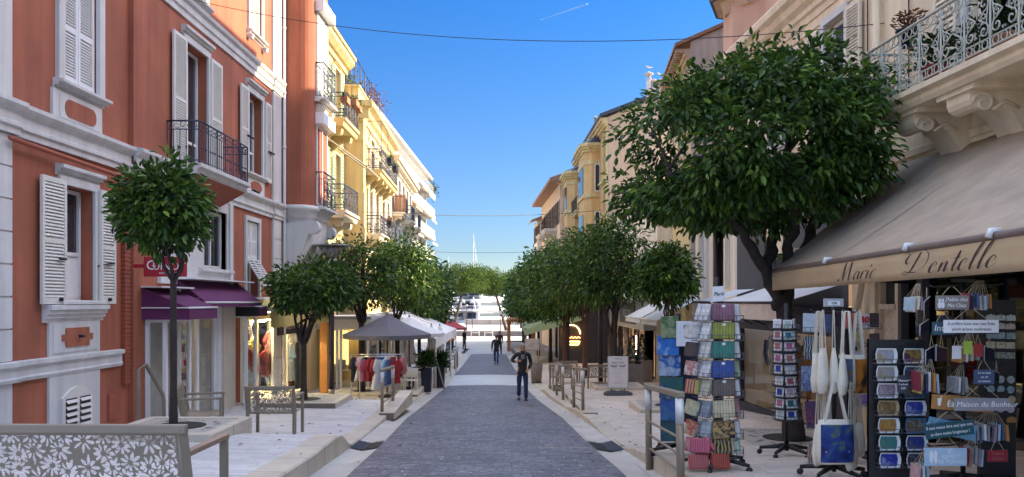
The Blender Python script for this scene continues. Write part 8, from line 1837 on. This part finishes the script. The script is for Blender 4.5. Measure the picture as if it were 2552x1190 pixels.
# cables across the street, roof garden plants, gulls, contrail
def cable(label, a, b, sag, r=.007):
    a, b = Vector(a), Vector(b); m = MB(); m.tube([tuple(a.lerp(b, i/24)-Vector((0, 0, sag*4*(i/24)*(1-i/24)))) for i in range(25)], r, 5); o = m.build('cable', black, None, tuple(a)); props(o, label, 'cable', 'cables slung across the street')
cable('black cable slung across the street at roof height, nearest', FA.W(16.3, .1, P(405, -2, 16.3)[2]), FR1.W(11.9, -.0, P(2235, 58, 11.9)[2]), .55)
cable('black cable slung across the street halfway down', FC.W(31, 0, 3.65), FY.W(47, 0, P(1500, 524, 47)[2]), .25, .014); cable('black cable slung across the street near the harbour end', FE.W(75, 1.1, P(1085, 624, 75)[2]), FP4.W(66, 0, P(1330, 626, 66)[2]), .2, .016)
def shrub(label, F, s, n, z, r, n_, leaf, size, seed, h):
    c = F.W(s, n, z); t = thing('roof_shrub', label, 'plant', c); rng = np.random.default_rng(seed); p = rng.normal(0, 1, (n_, 3))*np.array([r*.4, r*.7, h*.4])+np.array(c)+np.array([0, 0, h*.5]); d = rng.normal(0, 1, (n_, 3)); leaf_mesh('foliage', p, d, size, leaf, t, rng, 0, .35); m = MB()
    for i in range(4): m.bar((c[0], c[1]+rng.uniform(-.1, .1), z), (c[0]+rng.uniform(-r, r)*.5, c[1]+rng.uniform(-r, r)*.6, z+h*.8), .015)
    m.build('stem', wood_dark, t)
shrub('olive green bush on the yellow house roof garden', FC, 32.4, -.9, 8.8, .7, 420, leaf_grey, .18, 1, .9); shrub('thin grey shrub at the back of the yellow house roof garden', FC, 31.6, -2.0, 8.8, .8, 220, leaf_grey, .14, 2, 1.3)
shrub('reddish dry creeper on the yellow house roof railing, nearer', FC, 34.6, -.4, 8.7, .7, 420, leaf_dry, .14, 3, .9); shrub('reddish dry creeper on the yellow house roof railing, farther', FC, 36.4, -.4, 8.7, .8, 420, leaf_dry, .14, 4, 1.0); shrub('green plant on the top balcony of the modern block', FE, 99, .9, 13.9, .8, 240, leaf_gen, .35, 5, 1.4)
def box(label, F, s, n, z, w, mat, seed, leaf=leaf_gen):
    t = thing('window_box', label, 'flower box', F.W(s, n, z), 'flower boxes on the left balconies'); m = F.mb(); m.box(s, s+w, n-.1, n+.14, z, z+.22); m.build('box', mat, t); rng = np.random.default_rng(seed); c = np.array(F.W(s+w/2, n, z+.25)); p = c+rng.normal(0, 1, (90, 3))*np.array([.07, w*.3, .06]); leaf_mesh('foliage', p, rng.normal(0, 1, (90, 3))+np.array([0, 0, 1]), .12, leaf, t, rng, 0, .4)
clay = M('clay', (0, 0, 0)) if 'clay' in MATS else M('clay', (.42, .17, .08), .8)
box('terracotta flower box on the near end of the upper balcony of the narrow house', FB, 26.75, .9, 7.0, .5, clay, 1); box('terracotta flower box on the front of the upper balcony of the narrow house', FB, 27.9, .98, 7.2, .6, clay, 2); box('terracotta flower box at the far end of the upper balcony of the narrow house', FB, 28.6, .98, 7.15, .4, clay, 3)
box('dark flower box on the long middle balcony of the yellow house', FC, 33.5, .72, 6.1, .8, iron, 4); box('dark flower box farther along the middle balcony of the yellow house', FC, 35.4, .72, 6.1, .8, iron, 5); box('purple flower box on the lower balcony of the yellow house', FC, 34, .66, 3.4, .9, iron, 6, leaf_dry)
def gull(label, p, rz):
    t = thing('gull', label, 'gull', (0, 0, 0), 'gulls on the chimneys'); m = MB(); m.loft([[(x_, r*cos(a), .11+z_+r*.9*sin(a)) for a in [2*pi*i/8 for i in range(8)]] for x_, r, z_ in ((-.24, .012, .02), (-.12, .055, .01), (0, .075, .02), (.1, .06, .05), (.15, .035, .1), (.19, .036, .13), (.22, .02, .13))]); m.build('body', white_plain, t)
    m = MB(); m.tube([(.22, 0, .24), (.27, 0, .23)], [.012, .004], 5); m.build('beak', M('beak', (.5, .3, .02), .5), t); m = MB(); m.bar((.02, .02, 0), (.02, .02, .07), .006); m.bar((.02, -.02, 0), (.02, -.02, .07), .006); m.build('legs', M('beak', (0, 0, 0)), t)
    m = MB(); m.loft([[(-.2, s*.03, .14), (0, s*.07, .17), (.08, s*.06, .15)] for s in (-1, 1)], True, False, False); m.build('wings', M('gull_grey', (.3, .31, .33), .7), t); put(t, p, R(rz), scale=.65)
gull('white gull standing on the tall chimney cowl', P(1617, 173, 34.3), 180); gull('white gull perched on the right hand chimney cowl', P(1645, 191, 34.3), 200)
m = MB(); a, b = P(1348, 50, 3000), P(1466, 10, 3000); m.tube([tuple(Vector(a).lerp(Vector(b), i/10)) for i in range(11)], [1+1.2*i*(1 if i < 9 else .4)*.35 for i in range(11)], 6)
cm, nt_, b_ = newmat('contrail_vapour'); tr = N(nt_, 'ShaderNodeBsdfTransparent'); mx_ = N(nt_, 'ShaderNodeMixShader'); mx_.inputs[0].default_value = .22; b_.inputs['Base Color'].default_value = (.8, .8, .8, 1); nt_.links.new(tr.outputs[0], mx_.inputs[1]); nt_.links.new(b_.outputs[0], mx_.inputs[2]); nt_.links.new(mx_.outputs[0], nt_.nodes['Material Output'].inputs[0])
o = m.build('contrail', cm, None, a); props(o, 'thin white aircraft contrail high in the blue sky', 'contrail')
# ------------------------------------------------------------------ camera, sky, sun
cam = bpy.data.cameras.new('camera'); co = bpy.data.objects.new('camera', cam); COL.objects.link(co)
cam.sensor_width = 36; cam.lens = 36*FP/2552; cam.shift_y = (HY-595)/2552; cam.clip_start = .05; cam.clip_end = 20000
co.location = (0, 0, 0); co.rotation_euler = (R(90), 0, 0); SC.camera = co
EL, AZ = R(25), R(75)                       # sun: 75 degrees to the right of the way we look, 25 up
w = bpy.data.worlds.new('World'); SC.world = w; w.use_nodes = True; nt = w.node_tree
sk = N(nt, 'ShaderNodeTexSky', sky_type='NISHITA'); sk.sun_disc = False; sk.sun_elevation = EL; sk.sun_rotation = AZ
sk.air_density = 1.0; sk.dust_density = .6; sk.ozone_density = 1.5
tc = N(nt, 'ShaderNodeTexCoord'); sx = N(nt, 'ShaderNodeSeparateXYZ'); nt.links.new(tc.outputs['Generated'], sx.inputs[0])
LOW, TOP, HIGH = (.095, .121, .165), (.039, .116, .215), (1.62, 1.2, .93)     # deep clear blue in view, unseen sky overhead brightened to fill the street's shade
tint = ramp(nt, sx.outputs[2], [(0, (.15, .165, .19)), (.07, LOW), (.36, TOP), (.46, TOP), (.66, HIGH)])
mxs = N(nt, 'ShaderNodeMix', data_type='RGBA', blend_type='MULTIPLY'); mxs.inputs[0].default_value = 1
nt.links.new(sk.outputs[0], mxs.inputs[6]); nt.links.new(tint, mxs.inputs[7]); nt.links.new(mxs.outputs[2], nt.nodes['Background'].inputs[0]); nt.nodes['Background'].inputs[1].default_value = .15
sl_ = bpy.data.lights.new('sun', 'SUN'); sl_.energy = 2.0; sl_.angle = R(.5); sl_.color = (.93, .75, .51)
so = bpy.data.objects.new('sun', sl_); COL.objects.link(so)
d = Vector((sin(AZ)*cos(EL), cos(AZ)*cos(EL), sin(EL))); so.rotation_euler = d.to_track_quat('Z', 'Y').to_euler()
SC.view_settings.view_transform = 'Standard'; SC.view_settings.look = 'None'; SC.view_settings.exposure = 2.92; SC.view_settings.gamma = 1; SC.view_settings.use_curve_mapping = False
SC.cycles.max_bounces = 8; SC.cycles.transparent_max_bounces = 24; SC.cycles.sample_clamp_indirect = 8
